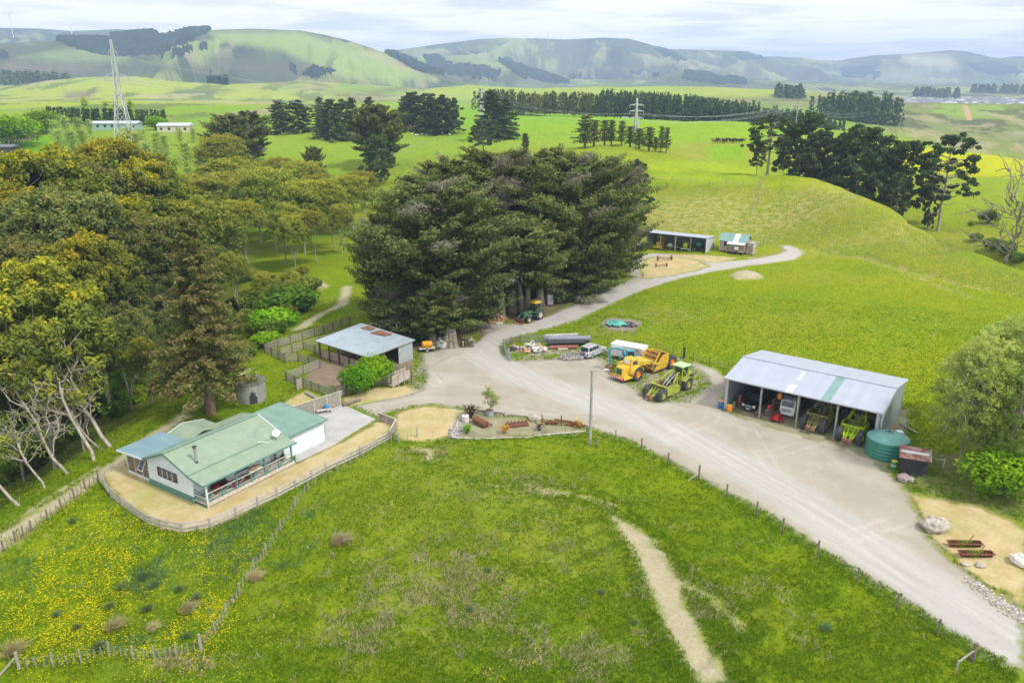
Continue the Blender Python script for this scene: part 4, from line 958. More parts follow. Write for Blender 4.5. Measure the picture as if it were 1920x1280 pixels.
# ---- macrocarpa clump
GM = 'old cypress trees sheltering the yard'
MACS = []
for k, px, py, d, w_, lb in [
 ('mac1', 815, 322, 124, .95, 'huge grey green cypress overhanging the barn roof, nearest of the clump'),
 ('mac3', 720, 395, 134, .72, 'dense cypress at the left end of the clump behind the stock pens'),
 ('mac2', 838, 285, 160, .9, 'cypress with layered golden green boughs at the back left of the clump'),
 ('mac3', 925, 272, 146, .85, 'dark central cypress of the clump behind the firewood heap'),
 ('mac2', 1010, 268, 160, .9, 'broad topped cypress at the back middle of the clump'),
 ('mac1', 1085, 276, 146, .86, 'wide grey twigged cypress on the right side of the clump above the drive'),
 ('mac3', 1150, 296, 165, .8, 'rightmost cypress of the clump with drooping boughs towards the far shed'),
 ('mac4', 985, 398, 134, 1.0, 'smaller brighter green cypress with drooping branches above the green tractor'),
 ('mac4', 852, 430, 126, .95, 'low green cypress bough mass between the barn and the firewood'),
 ('mac5', 795, 560, 121.5, .9, 'low skirt of cypress boughs hanging behind the orange tank'),
 ('mac5', 885, 552, 130, .9, 'low hanging cypress boughs left of the firewood heap'),
 ('mac5', 735, 548, 124, 1.0, 'low cypress boughs hanging over the barn roof corner'),
 ('mac5', 1110, 470, 152, 1.0, 'drooping cypress branches at the right end of the clump above the grass'),
 ('mac4', 1050, 440, 142, .9, 'low cypress with level green branches right of the tractor')]:
    MACS.append(tree_px(k, px, py, d, 'cypress_tree', lb, group=GM, w=w_))
for (px, py, r, h, lb) in [(845,648,.95,3.4,'thick fluted cypress trunk beside the white bulk bag'),(940,598,.6,5,'dark upright cypress trunk right behind the firewood heap'),(962,584,.6,5,'pale fluted cypress trunk between firewood and tractor'),(1012,572,.7,4.5,'grey cypress trunk just behind the tractor canopy'),(1030,566,.7,4,'wide grey cypress trunk right of the tractor with boards leaning on it'),(910,590,.5,4,'shaded cypress trunk left of the firewood heap'),(812,648,.55,3,'slender cypress trunk between the orange tank and the bulk bag')]:
    p = G(px, py); mb = MB(); rnd = random.Random(px); n = 26
    vs = []; fs = []
    for j in range(7):
        t = j / 6; rr = r * (1.25 - .55 * t) * (1.25 if j == 0 else 1)
        for k in range(n):
            a = 2 * math.pi * k / n; q = rr * (1 + .16 * math.cos(k * 2 * math.pi / 2.6 + px) * (1 - .4 * t)); vs.append((q * math.cos(a), q * math.sin(a), -.4 + t * (h + .4)))
    for j in range(6):
        for k in range(n): fs.append((j*n+k, j*n+(k+1)%n, (j+1)*n+(k+1)%n, (j+1)*n+k))
    mb.add(vs, fs, M_bark)
    for k in range(0):
        a = rnd.random() * 6.28; z = h * (.45 + .5 * rnd.random()); L = 2 + 3 * rnd.random(); mb.tube([(0,0,z),(math.cos(a)*L*.5, math.sin(a)*L*.5, z+.3),(math.cos(a)*L, math.sin(a)*L, z+1.4)], [.16,.1,.04], M_bark, 6)
    par = min(MACS, key=lambda t: (t.location.xy - p.xy).length); o = mb.build('trunk', None, True); Mw = Matrix.LocRotScale(par.location, par.rotation_euler, par.scale)
    o.parent = par; o.matrix_parent_inverse = Mw.inverted(); o.location = p
for px_, py_, H_, dz_, lb_ in [(842,646,7.5,2.2,'cypress boughs drooping over the fluted trunk beside the white bulk bag'),(806,648,7,2.0,'cypress boughs drooping behind the orange tank trailer'),(1020,566,7,3.0,'cypress boughs hanging over the trunks right of the tractor'),(930,590,7,3.4,'cypress boughs hanging over the firewood heap')]:
    p = G(px_, py_); place_tree('mac5', p.x, p.y + 1.0, H_, 'cypress_tree', lb_, group=GM, w=.75, z=p.z + dz_)
# ---- background trees
GB = 'dark conifers on the fields behind the farm'
for k, px, py, d, w_, lb in [
 ('con2',520,186,470,1.0,'dark conifer group tree at the left of the shelter belt, beside the macrocarpa'),('con3',555,186,480,1.05,'tall dark conifer with rounded top, second in the left shelter belt'),('con1',598,180,500,.9,'pointed conifer behind the left shelter belt on the light hillside'),
 ('con2',618,185,440,1.0,'dark conifer left of the broad green cypress in the back field'),('con3',648,182,455,1.0,'conifer peeping over the broad green cypress in the back field'),('con1',690,180,520,1.0,'pine at the left end of the back block crossed by power wires'),
 ('macfar',705,192,345,.85,'broad green cypress standing over the left back field'),('pine1',705,248,300,.75,'rounded bluish pine in front of the broad green cypress'),('macfar',425,210,350,.85,'wide layered cypress left of the dark conifers'),('macfar',465,205,365,.75,'second layered cypress left of the dark conifers'),('macfar',585,272,300,.45,'low flat cypress on the slope below the dark conifers'),
 ('con2',768,172,520,.9,'leftmost tree of the square pine block behind the clump'),('con3',785,171,515,.9,'tall pine with pointed top in the square pine block'),('con2',806,174,510,.9,'pine in the middle of the square pine block'),('con3',826,176,505,.9,'pine right of the middle of the square block'),('con3',845,182,500,.8,'rightmost dark pine of the square block with ragged edge'),('con2',757,180,540,.8,'rear pine at the left of the square block'),
 ('con1',922,166,445,1.15,'tall dark fir over the cypress clump, in front of a steel pylon'),('con2',947,184,450,.9,'shorter fir right of the tall dark fir above the clump'),('pine2',905,222,360,1.1,'open crowned pine in front of the tall dark fir'),('macfar',985,248,330,.3,'small dark cypress top just over the clump'),('pine1',1195,296,215,.55,'dark blue pine at the right shoulder of the cypress clump'),('pine1',1165,310,205,.5,'dark pine tucked behind the right of the cypress clump'),
 ('spindle',1098,215,345,1.3,'tallest dark conifer at the left of the ragged row'),('spindle',1115,224,350,1.3,'bushy conifer second in the ragged row'),('spindle',1135,224,355,1.1,'conifer with thin top third in the ragged row'),('spindle',1148,224,352,.9,'narrow conifer fourth in the ragged row'),('spindle',1167,226,350,.9,'narrow pale trunked conifer in the middle of the ragged row'),('spindle',1183,236,340,1.5,'broad low conifer in the ragged row below the pylon'),('spindle',1200,240,335,1.5,'broad brownish conifer right of the pylon foot in the ragged row'),('spindle',1219,237,325,1.2,'conifer with bare lower trunk, third from the right of the ragged row'),('spindle',1230,256,325,.9,'short conifer with bare lower trunk in the ragged row'),('spindle',1242,236,325,.7,'thin tufted conifer next to last at the right of the ragged row'),('spindle',1252,238,325,.6,'thin tufted conifer at the right end of the ragged row')]:
    tree_px(k, px, py, d, 'conifer_tree', lb, group=GB, w=w_*(1.5 if k[:3]=='con' or k=='spindle' else 1.1))
GR = 'pines on the rim of the right gully'
for k, px, py, d, w_, lb in [
 ('gnarl',1450,212,282,1.0,'gnarled half bare pine with flat crown at the left of the gully pines'),('pine2',1425,262,280,.7,'low spreading pine boughs left of the gnarled pine'),('pine2',1500,226,290,.75,'leaning dark pine right of the gnarled one'),('pine2',1525,208,285,.8,'tall leaning pine with dark top beside the wooden power pole'),('pine1',1545,240,285,.6,'dense pine in the left half of the gully pines'),
 ('pine1',1592,246,280,.75,'rounded pine left of the biggest gully pine'),('pine1',1628,230,272,.95,'biggest dark rounded pine of the gully group'),('pine1',1665,268,268,.7,'dense low pine right of the biggest one'),('pine2',1708,260,266,.75,'pine with gaps showing yellow field, right part of the gully group'),('pine1',1690,320,258,.55,'low dark pine at the lower right end of the gully group'),
 ('pine3',1788,247,268,.95,'lone pine with pale bare trunk before the yellow field'),('pine1',1755,322,270,.35,'small dark pine at the foot of the lone pale trunked pine')]:
    tree_px(k, px, py, d, 'pine_tree', lb, group=GR, w=w_)
for px, py, d, s_, lb in [(1912,288,225,1.0,'leafless grey tree at the right edge before the yellow field')]:
    tree_px('bare4', px, py, d, 'bare_tree', lb, w=.9)
# ---- plantation and far woods
def canopy_wood(name, lb, line, depth, H, spacing, seed, mt=None, jitter=.25, r0=1.0):
    """a wood that reads as one mass: conical crowns of leafy faces over a strip"""
    rng = np.random.default_rng(seed); pts = []
    line = [np.array(q, float) for q in line]
    for a, b in zip(line[:-1], line[1:]):
        L = np.linalg.norm(b - a); n = max(1, int(L / spacing)); nrm = np.array([-(b - a)[1], (b - a)[0]]) / L
        if nrm[1] < 0: nrm = -nrm
        for i in range(n):
            for k in range(max(1, int(depth / spacing))):
                pts.append(a + (b - a) * (i + rng.random() * .8) / n + nrm * (k * spacing + rng.random() * spacing * .6))
    Vs = []; Ts = []
    for q in pts:
        h = H * (1 - jitter / 2 + jitter * rng.random()); z0 = zat(q[0], q[1]); lay = 6; C = []; R = []
        for j in range(lay):
            u = (j + .5) / lay; C.append([q[0] + rng.normal() * .3, q[1] + rng.normal() * .3, z0 + h * (.12 + .86 * u)]); rr = spacing * .62 * r0 * (1 - u * .8); R.append([rr, rr, h / lay * .62])
        V, T = leaves(C, np.array(R), 16, spacing * .26, rng, shell=.4, up=.7, out=.6, rnd=.5, tone=np.full(lay, rng.random() * .8))
        Vs.append(V); Ts.append(T)
    V = np.concatenate(Vs); me = arr_mesh(name, V, quads(V), [mt or L_pine], tone=np.concatenate(Ts)); o = link(name, me); return tagit(o, lb, 'wood', kind='stuff')
def fl(px, d): r = ray(px, 300); h = math.hypot(r[0], r[1]); return np.array([r[0] / h * d, r[1] / h * d])
canopy_wood('pine_plantation', 'long dark pine plantation across the middle fields', [fl(1120, 700), fl(1250, 690), fl(1380, 670), fl(1512, 640)], 60, 22, 4.6, 1, r0=1.25)
canopy_wood('mixed_plantation', 'browner left end of the plantation behind the tall fir', [fl(888, 760), fl(960, 740), fl(1040, 725), fl(1125, 705)], 30, 19, 5, 2, L_mac, r0=1.2)
canopy_wood('pine_wood', 'round topped dark pine wood right of the long plantation', [fl(1508, 960), fl(1550, 930), fl(1594, 900)], 70, 34, 8, 3, r0=1.3)
canopy_wood('distant_wood', 'small dark wood on the plain above the plantation', [fl(1434, 1500), fl(1495, 1500)], 60, 20, 14, 4)
canopy_wood('tall_hedge', 'long clipped dark hedge behind the big pylon foot', [fl(96, 520), fl(180, 510), fl(323, 505)], 8, 9.5, 3.2, 5, jitter=.06, r0=1.3)
canopy_wood('garden_hedge', 'dark hedge behind the house at the far left edge', [fl(-20, 480), fl(38, 480)], 6, 8, 3.2, 6, jitter=.06, r0=1.3)
canopy_wood('young_pines', 'light green tops of poplars showing over the clipped hedge', [fl(160, 560), fl(290, 560)], 10, 12, 9, 7, L_will, r0=.6)
for i, (a, b, d, H) in enumerate([((0,2300),(150,2200),60,34),((1690,2900),(1780,2900),60,34),((1800,3600),(1925,3600),60,30),((1370,2700),(1400,2700),30,25),((1560,2000),(1600,2000),40,18)]):
    canopy_wood('distant_wood', ['blue green wood along the foot of the left hills','dark tree line just behind the middle of the town','bluish tree line behind the right end of the town','lone dark copse on the plain','hazy copse left of the town'][i], [fl(*a), fl(*b)], d, H, 20, 20 + i)
# far-off forest blocks on the hills: a raised canopy over the slope
def forest(name, lb, pts, r0, r1, h=15):
    m = inpix(pts, r0, r1, 2, 9, 90); sel = m > .5; I, J = np.nonzero(sel)
    if len(I) == 0: return
    # connected per face: use cells whose 4 corners are inside
    cell = sel[:-1, :-1] & sel[1:, :-1] & sel[:-1, 1:] & sel[1:, 1:]; ci, cj = np.nonzero(cell)
    if len(ci) == 0: return
    idm = {}; V = []
    bump = h * (.75 + .5 * np.random.default_rng(5).random(GX.shape))
    def vid(i, j, top):
        k = (i, j, top)
        if k not in idm: idm[k] = len(V); V.append((GX[i, j], GY[i, j], GZ[i, j] + (bump[i, j] if top else -3)))
        return idm[k]
    Q = []; cs = set(zip(ci.tolist(), cj.tolist()))
    for i, j in cs:
        Q.append((vid(i, j, 1), vid(i, j+1, 1), vid(i+1, j+1, 1), vid(i+1, j, 1)))
        for (di, dj, a, b) in ((-1,0,(i,j),(i,j+1)), (1,0,(i+1,j+1),(i+1,j)), (0,-1,(i+1,j),(i,j)), (0,1,(i,j+1),(i+1,j+1))):
            if (i+di, j+dj) not in cs: Q.append((vid(*a, 0), vid(*b, 0), vid(*b, 1), vid(*a, 1)))
    rngt = np.random.default_rng(9).random(len(V))
    o = link(name, arr_mesh(name, V, Q, [L_far], tone=rngt)); tagit(o, lb, 'forest', kind='stuff')
L_far = mat('far_forest_canopy', (.018,.034,.034), .95, var=.4, scale=.02, spec=.02)
forest('hill_forest', 'large dark pine forest on the left hills behind the pylon', [(100,74),(205,74),(203,62),(250,57),(295,62),(302,68),(345,59),(395,52),(398,60),(372,70),(362,82),(330,92),(300,108),(270,106),(235,110),(190,108),(150,98),(120,88)], 1800, 3400)
forest('hill_forest', 'brownish dark bush below the large left hill forest', [(300,100),(340,92),(395,84),(435,96),(380,98),(330,112),(290,114)], 1800, 3400, 14)
forest('hill_forest', 'small dark wood on the slope at the far left edge', [(-5,95),(12,102),(22,112),(0,116),(-5,116)], 1800, 3400)
forest('hill_forest', 'dark pine wood on the low hills right of the big pylon', [(325,142),(345,138),(375,140),(400,137),(425,150),(432,161),(400,158),(350,152)], 1500, 3400)
forest('hill_forest', 'dark spur of forest running down behind the green hill', [(718,100),(740,98),(800,122),(790,105),(815,101),(850,118),(930,128),(950,138),(930,148),(990,160),(900,152),(850,144),(790,138),(750,118)], 2800, 5200)
forest('hill_forest', 'long dark forest ridge in the middle of the range', [(875,98),(912,98),(960,112),(1010,132),(1080,158),(1040,158),(985,150),(965,140),(930,112),(880,106)], 3000, 6200)
forest('hill_forest', 'dark wood at the foot of the middle range', [(1280,132),(1330,138),(1350,146),(1380,145),(1405,154),(1400,160),(1340,160),(1280,150)], 2600, 7000)
forest('hill_forest', 'small dark wood on the middle foothills', [(1060,140),(1095,134),(1090,150),(1065,150)], 2600, 7000)
forest('hill_forest', 'dark patch of forest on the right middle hills', [(1180,134),(1240,138),(1235,146),(1185,142)], 2600, 7000)
forest('hill_forest', 'dark wooded gully high on the middle range', [(1215,86),(1250,92),(1300,116),(1270,118),(1235,104)], 3800, 7800, 12)
forest('hill_forest', 'dark wood on the crest right of the middle range', [(1380,98),(1428,104),(1445,116),(1405,118),(1375,110)], 4500, 8500, 12)
forest('hill_forest', 'dark slope of bush under the right hand mountain', [(1570,128),(1650,122),(1700,140),(1640,150),(1580,146)], 4500, 9300, 12)
forest('hill_forest', 'dark bush on the far right mountain flank', [(1800,118),(1870,116),(1915,130),(1915,146),(1840,142)], 4500, 9300, 12)
forest('hill_forest', 'brown bush in the folds of the big green hill', [(520,118),(600,122),(640,140),(600,150),(545,142),(500,130)], 1800, 3400, 9)
# pale poplars and small trees around the distant house
GP = 'pale young poplars around the pylon foot'
pop = ['leftmost pale poplar below the hedge','pale poplar left of the pylon near the lawn','poplar with yellowish leaves left of the pylon','low pale poplar on the field left of the pylon','wide pale poplar left of the teal outbuilding','bushy poplar beside the teal outbuilding','poplar left of the pylon foot above the golden gum','pale poplar just right of the pylon foot','drooping pale poplar right of the pylon','bluish poplar right of the pylon below the white house','pale poplar below the white house','poplar pair left half below the white house','poplar on the slope right of the white house','thin poplar near the layered cypresses','grey green poplar above the golden gum at right','poplar near the sandy bank right of the white house']
for i, (px, py, d) in enumerate([(100,222,420),(118,215,430),(105,240,380),(130,242,370),(142,218,440),(165,222,440),(150,240,380),(240,232,390),(262,240,375),(252,245,360),(290,245,370),(305,250,365),(335,238,400),(360,236,410),(270,262,330),(345,262,330)]):
    tree_px('poplar', px, py, d, 'poplar_tree', pop[i], group=GP, w=1.5)
for px, py, d, w_, lb in [(75,203,470,1.2,'dark green garden tree left of the long hedge'),(290,216,460,1.2,'round clipped tree left of the white house'),(10,212,430,1.5,'garden tree in front of the far left house'),(1170+0,170,1000,.8,'hazy lone tree behind the plantation')]:
    tree_px('round', px, py, d, 'garden_tree', lb, w=w_)
# ---- right side willows
GW = 'young willows by the green tank'
for bx, by, k, H, w_, lb in [(1796,882,'willow2',14.5,1.0,'multi stemmed young willow nearest the black shed'),(1832,858,'willow',15,1.0,'leafy willow behind the multi stemmed one'),(1882,850,'willow',16,1.1,'tall willow cut by the right edge'),(1915,905,'willow',14,.9,'willow at the right edge behind the bright bush'),(1850,790,'willow2',12.5,1.0,'rear willow at the paddock side of the willow group')]:
    p = G(bx, by); place_tree(k, p.x, p.y, H, 'willow_tree', lb, group=GW, w=w_)
p = G(1872, 925); place_tree('round', p.x, p.y, 4.6, 'leafy_bush', 'bright green spreading bush under the willows at the right edge', 'bush', w=1.35)
for bx, by, H, lb in [(672,738,4.3,'bright green round tree growing on the stock pen rail, left one'),(706,722,4.6,'bright green round tree behind the left one at the stock pens')]:
    p = G(bx, by); place_tree('round', p.x, p.y, H, 'small_tree', lb, w=.95)
# ---- scrub in the gully
rng = np.random.default_rng(77); k = 0
GS = 'bushes on the gully sides'
def scrub(px, py, key, H, w_, lb, nm='scrub_bush'):
    p = G(px, py); place_tree(key, p.x, p.y, H, nm, lb, 'bush', GS, w=w_)
for (x0, y0, x1, y1, n, keys, lb) in [(-20,880,190,760,26,('bush1',),'dark shaded bush behind the leaning pale trees'),(0,760,240,680,22,('bush1','bush3'),'dark bush at the bottom of the left gully'),(-30,930,60,860,12,('bush1',),'low dark bush at the left edge above the gully track'),((210),(755),(350),(665),44,('bush1','bush2','bush2'),'low green bush among the scrub on the gully side left of the conifer'),((30),(870),(200),(720),16,('bush1','bush3'),'dark bush under the leaning pale trees in the gully'),((480),(640),(600),(520),26,('bush1','bush3','bush2'),'bush in the dense scrub above the stock pens'),((230),(700),(330),(600),14,('bush1',),'shaded bush deep in the gully behind the conifer'),((400),(640),(500),(560),14,('bush1','bush3'),'bush beside the right side of the conifer crown')]:
    for i in range(n):
        t = rng.random(); px = x0 + (x1 - x0) * t + rng.normal() * 14; py = y0 + (y1 - y0) * t + rng.normal() * 16 - 6
        scrub(px, py, keys[int(rng.integers(len(keys)))], 1.5 + 2.6 * rng.random(), 1.1, lb)
for px, py, H, lb in [(548,590,6,'large dark round bush at the corner above the stock rails'),(515,600,5,'bright leafy bush left of the large dark one'),(1852,418,4.5,'round dark bush on the far gully slope at right'),(1860,468,3.5,'grey bush in the right gully'),(1885,478,4,'second grey bush in the right gully at the edge'),(1830,452,2.5,'small grey bush at the head of the right gully'),(1820,425,2,'small dark bush left of the round one on the right slope'),(1905,492,3,'grey scrub bush behind the paddock crest at the right edge'),(985,770,1.4,'twiggy olive shrub')][:8]:
    p = G(px, py); place_tree('bush1' if H > 2 else 'bush3', p.x, p.y, H, 'round_bush', lb, 'bush', w=1.0)
# ------------------------------------------------------------------ farmhouse (x along the verandah, y into the house)
HO = flat(389.6, 952.8); HA = math.atan2(.835, .55); HZ0 = zat(HO[0] - 2, HO[1] + 4)
house = thing('farmhouse', 'white weatherboard farmhouse with pale green sheet roof and front verandah', 'house', (HO[0], HO[1], HZ0), HA)
def sheet(name, p4, m, par, th=.06):
    """roof sheet whose object x axis runs along its ridge"""
    return MB().slab(p4, th, m).build(name, par)
b = MB()
b.prism([(1.9,.55),(9.2,.55),(9.2,2.72),(5.5,4.32),(1.9,2.98)], 'yz', 0, 10.9, M_weather)
b.build('wall', house)
MB().box(-.04, 10.9, 1.86, 9.24, -.25, .55, M_green).build('plinth', house)
r = MB()
r.slab([(-.45,5.5,4.5),(11.0,5.5,4.5),(11.0,1.85,3.12),(-.45,1.85,3.12)], .06, M_roofg)
r.slab([(-.45,1.86,3.09),(11.0,1.86,3.09),(11.0,-.3,2.66),(-.45,-.3,2.66)], .06, M_roofg)
r.slab([(-.45,5.5,4.5),(-.45,9.6,2.78),(11.0,9.6,2.78),(11.0,5.5,4.5)], .06, M_roofg)
r.bar((-.45,5.5,4.53),(11.0,5.5,4.53),.35,.05,M_roofg2); r.bar((-.45,1.85,3.13),(11.0,1.85,3.13),.12,.03,M_roofg2)
r.bar((-.5,5.5,4.42),(-.5,1.85,3.04),.05,.2,M_green); r.bar((-.5,1.85,3.0),(-.5,-.32,2.58),.05,.2,M_green); r.bar((-.5,5.5,4.42),(-.5,9.6,2.7),.05,.2,M_green)
r.bar((11.03,5.5,4.5),(11.03,1.85,3.1),.06,.16,M_white)
roof = r.build('roof', house)
MB().bar((-.5,-.36,2.58),(11.1,-.36,2.58),.12,.13,M_green).build('gutter', roof)
fl_ = MB(); fl_.cyl((1.35,2.9,3.3),(1.35,2.9,5.0),.13,M_steel,12); fl_.cyl((1.35,2.9,3.3),(1.35,2.9,3.62),.24,M_dark,12,.17); fl_.cyl((1.35,2.9,4.95),(1.35,2.9,5.2),.17,M_rust,12); fl_.cyl((1.35,2.9,5.2),(1.35,2.9,5.26),.26,M_dark,12,.1)
fl_.build('chimney', roof, True)
ds = MB(); ds.lathe([(0,0),(.2,.03),(.34,.1),(.42,.18),(.41,.2),(.3,.1),(.01,.03)], M_white, 18); dd = ds.build('satellite_dish', roof, True); dd.location = (9.9,1.2,3.75); dd.rotation_euler = (math.radians(58), 0, math.radians(-60))
MB().cyl((9.9,1.35,2.9),(9.9,1.3,3.7),.04,M_steel,8).build('dish_mast', roof)
an = MB(); an.bar((7.9,1.9,3.3),(8.7,1.1,3.22),.05,.05,M_white); an.cyl((8.2,2.6,3.3),(8.2,2.6,4.2),.02,M_steel,6); an.bar((7.6,2.6,4.15),(8.8,2.6,4.15),.03,.03,M_steel)
for i in range(4): an.bar((7.7+.3*i,2.3,4.15),(7.7+.3*i,2.9,4.15),.02,.02,M_steel)
an.build('aerial', roof)
def window(par, x, y0, y1, z0, z1, panes=3, plane='x', name='window'):
    f = MB(); gl = MB(); t = .07
    def bx(m, a0, a1, c0, c1, off, th, mt):
        if plane == 'x': m.box(x - off - th, x - off, a0, a1, c0, c1, mt)
        else: m.box(a0, a1, x - off - th, x - off, c0, c1, mt)
    bx(f, y0, y1, z0, z0+t, 0, .06, M_dark); bx(f, y0, y1, z1-t, z1, 0, .06, M_dark); bx(f, y0, y0+t, z0+t, z1-t, 0, .06, M_dark); bx(f, y1-t, y1, z0+t, z1-t, 0, .06, M_dark)
    for i in range(1, panes):
        q = y0 + (y1-y0)*i/panes; bx(f, q-.025, q+.025, z0+t, z1-t, 0, .055, M_white)
    o = f.build(name, par); bx(gl, y0+t, y1-t, z0+t, z1-t, 0, .02, M_glass); gl.build('pane', o); return o
window(house, 0, 4.35, 7.5, 1.35, 2.35, 4)
window(house, 1.9, 4.7, 6.5, 1.0, 2.2, 2, 'y'); 
cu = MB(); cu.box(5.75,6.3,1.865,1.875,1.1,2.1,mat('red_curtain',(.35,.04,.05))); cu.build('curtain', house)
dr = MB(); dr.box(9.3,9.36,1.83,1.9,.55,2.5,M_green); dr.box(8.5,9.3,1.86,1.9,.55,2.45,M_white); dr.build('door', house)
# verandah
vd = MB()
for i in range(13): vd.box(.0, 10.9, .0+i*.145, .135+i*.145, .40, .45, M_woodl)
deck = vd.build('verandah_deck', house)
sk = MB(); sk.box(0, 10.9, -.03, 0, .1, .4, M_woodl)
for i in range(4): sk.box(-.05, -.02, -.02, 1.9, -.02+i*.3, .1+i*.3, M_green if i % 2 == 0 else M_woodl)
sk.build('skirting', deck)
for i, x in enumerate((.05, 3.5, 7.0, 10.55)):
    MB().box(x, x+.13, .0, .13, -.2, 2.62, M_white if i == 0 else M_green).build('verandah_post', house)
rl = MB()
for x0, x1 in ((.15,3.5),(3.6,7.0),(7.1,10.55)):
    xm = (x0+x1)/2; rl.box(xm-.05, xm+.05, .02, .12, .45, 1.35, M_green); rl.bar((xm,.07,.5),(xm+.95,.07,1.33),.06,.09,M_green)
    if x0 > 3: rl.bar((x0,.07,.6),(x0+.9,.07,1.33),.06,.09,M_green)
    rl.box(x0, x1, .0, .14, 1.38, 1.42, M_woodl); rl.box(x0, x1, .05, .09, .55, .67, M_green)
for z in (.75,1.05,1.35): rl.box(-.02,.03,.1,1.9,z,z+.1,M_green)
rl.build('railing', house)
# garage wing
gw = thing('garage', 'white low garage joined to the right end of the farmhouse', 'garage', (HO[0], HO[1], HZ0), HA)
MB().prism([(1.7,-.2),(8.9,-.2),(8.9,2.78),(1.7,2.52)], 'yz', 10.95, 16.9, M_weather).build('wall', gw)
g2 = MB(); g2.slab([(10.95,9.2,2.92),(17.2,9.2,2.92),(17.2,1.4,2.62),(10.95,1.4,2.62)], .06, M_roofg2); g2.bar((10.95,1.36,2.55),(17.2,1.36,2.55),.1,.12,M_green); g2.bar((17.22,1.4,2.56),(17.22,9.2,2.86),.05,.16,M_green)
g2.build('roof', gw)
gd = MB(); gd.box(16.9,16.94,4.2,6.9,-.1,2.1,M_white)
for i in range(5): gd.box(16.94,16.96,4.25,6.85,.05+i*.42,.08+i*.42,M_steel)
gd.build('garage_door', gw)
# sunroom and rear wing: parts of the house
sr = MB(); Mfr = mat('cream_frame', (.62,.55,.48), .6)
for a in (9.3, 10.55, 11.8, 13.1): sr.box(.14,.24,a-.05,a+.05,.0,2.6,Mfr)
sr.box(.1,.26,9.25,13.15,.0,.3,M_white); sr.box(.1,.26,9.25,13.15,2.5,2.72,M_white); sr.box(.1,.2,9.3,10.55,1.3,1.4,Mfr); sr.box(.25,4.4,13.05,13.2,0,2.7,M_weather); sr.box(4.3,4.4,9.25,13.05,0,2.7,M_weather)
sr.build('sunroom', house)
sg = MB(); sg.box(.17,.2,9.3,13.1,.3,2.5,mat('tinted_glass',(.10,.085,.075),.1,var=.5,scale=1,spec=.8)); sg.build('sunroom_glass', house)
ow = MB(); ow.bar((.1,9.6,2.3),(-.45,9.6,1.35),.05,.05,M_white); ow.bar((.1,10.4,2.3),(-.45,10.4,1.35),.05,.05,M_white); ow.bar((-.45,9.6,1.35),(-.45,10.4,1.35),.05,.05,M_white); ow.bar((.1,9.6,2.3),(.1,10.4,2.3),.05,.05,M_white); ow.slab([(.06,9.63,2.26),(-.42,9.63,1.38),(-.42,10.37,1.38),(.06,10.37,2.26)],.02,M_glass)
ow.build('open_window', house)
s2 = MB(); s2.slab([(-.5,9.15,2.98),(4.6,9.15,3.05),(4.6,13.6,2.86),(-.5,13.6,2.76)], .07, M_roofb); s2.bar((-.55,9.2,2.88),(-.55,13.6,2.66),.06,.18,M_white); s2.build('sunroom_roof', house)
rw = MB(); rw.box(4.9,9.0,9.26,12.2,0,2.7,M_weather); rw.build('rear_wall', house)
r2 = MB(); r2.slab([(6.6,9.0,3.35),(6.6,12.6,3.35),(4.65,12.6,2.78),(4.65,9.0,2.78)],.06,M_roofg); r2.slab([(6.6,9.0,3.35),(9.3,9.0,2.8),(9.3,12.6,2.8),(6.6,12.6,3.35)],.06,M_roofg); r2.bar((4.65,12.63,2.72),(6.6,12.63,3.28),.06,.18,M_white); r2.bar((6.6,12.63,3.28),(9.3,12.63,2.74),.06,.18,M_white)
r2.slab([(9.3,9.1,2.95),(13.0,9.1,3.0),(13.0,10.8,2.7),(9.3,10.8,2.7)],.06,M_roofg)
r2.build('rear_roof', house)
MB().box(9.3,12.9,9.2,10.6,0,2.66,M_weather).build('rear_porch_wall', house)
def HL(x, y, z=0.0):
    c, s = math.cos(HA), math.sin(HA); return (HO[0] + x*c - y*s, HO[1] + x*s + y*c, HZ0 + z)
# verandah furniture
t = thing('sofa', 'old brown verandah sofa with red cushion', 'sofa', HL(2.55,1.25,.45), HA)
mbr = mat('brown_leather',(.09,.05,.035),.5)
MB().box(-.85,.85,-.4,.35,.15,.42,mbr).build('seat', t, bevel=.04); MB().box(-.85,.85,.25,.45,.42,.9,mbr).build('backrest', t, bevel=.04)
for s in (-1,1): MB().box(.85*s-.1,.85*s+.1,-.4,.45,.0,.6,mbr).build('armrest', t, bevel=.03)
c_ = MB(); c_.blob((-.45,-.05,.52),(.33,.25,.14),mat('red_cushion',(.50,.02,.03)),3,.1); c_.build('cushion', None, True, label='red cushion lying on the brown verandah sofa', cat='cushion').matrix_world = Matrix.Translation(HL(2.55,1.25,.45)) @ Matrix.Rotation(HA,4,'Z')
MB().box(-1.3,1.3,-.45,.45,0,.012,mat('red_rug',(.28,.07,.09),.9,var=.4,scale=4)).build('rug', None, label='worn red rug on the verandah boards', cat='rug').matrix_world = Matrix.Translation(HL(4.7,1.05,.452)) @ Matrix.Rotation(HA+.1,4,'Z')
bt = thing('bench_box', 'tan upholstered box resting on the verandah rail', 'bench', HL(6.0,.3,1.42), HA)
MB().box(-.75,.75,-.25,.3,.0,.12,M_woodl).build('board', bt); q = MB(); q.blob((0,0,.28),(.72,.28,.2),mat('tan_cloth',(.33,.24,.15),.9,var=.4,scale=3),5,.12); q.build('cushion', bt, True)
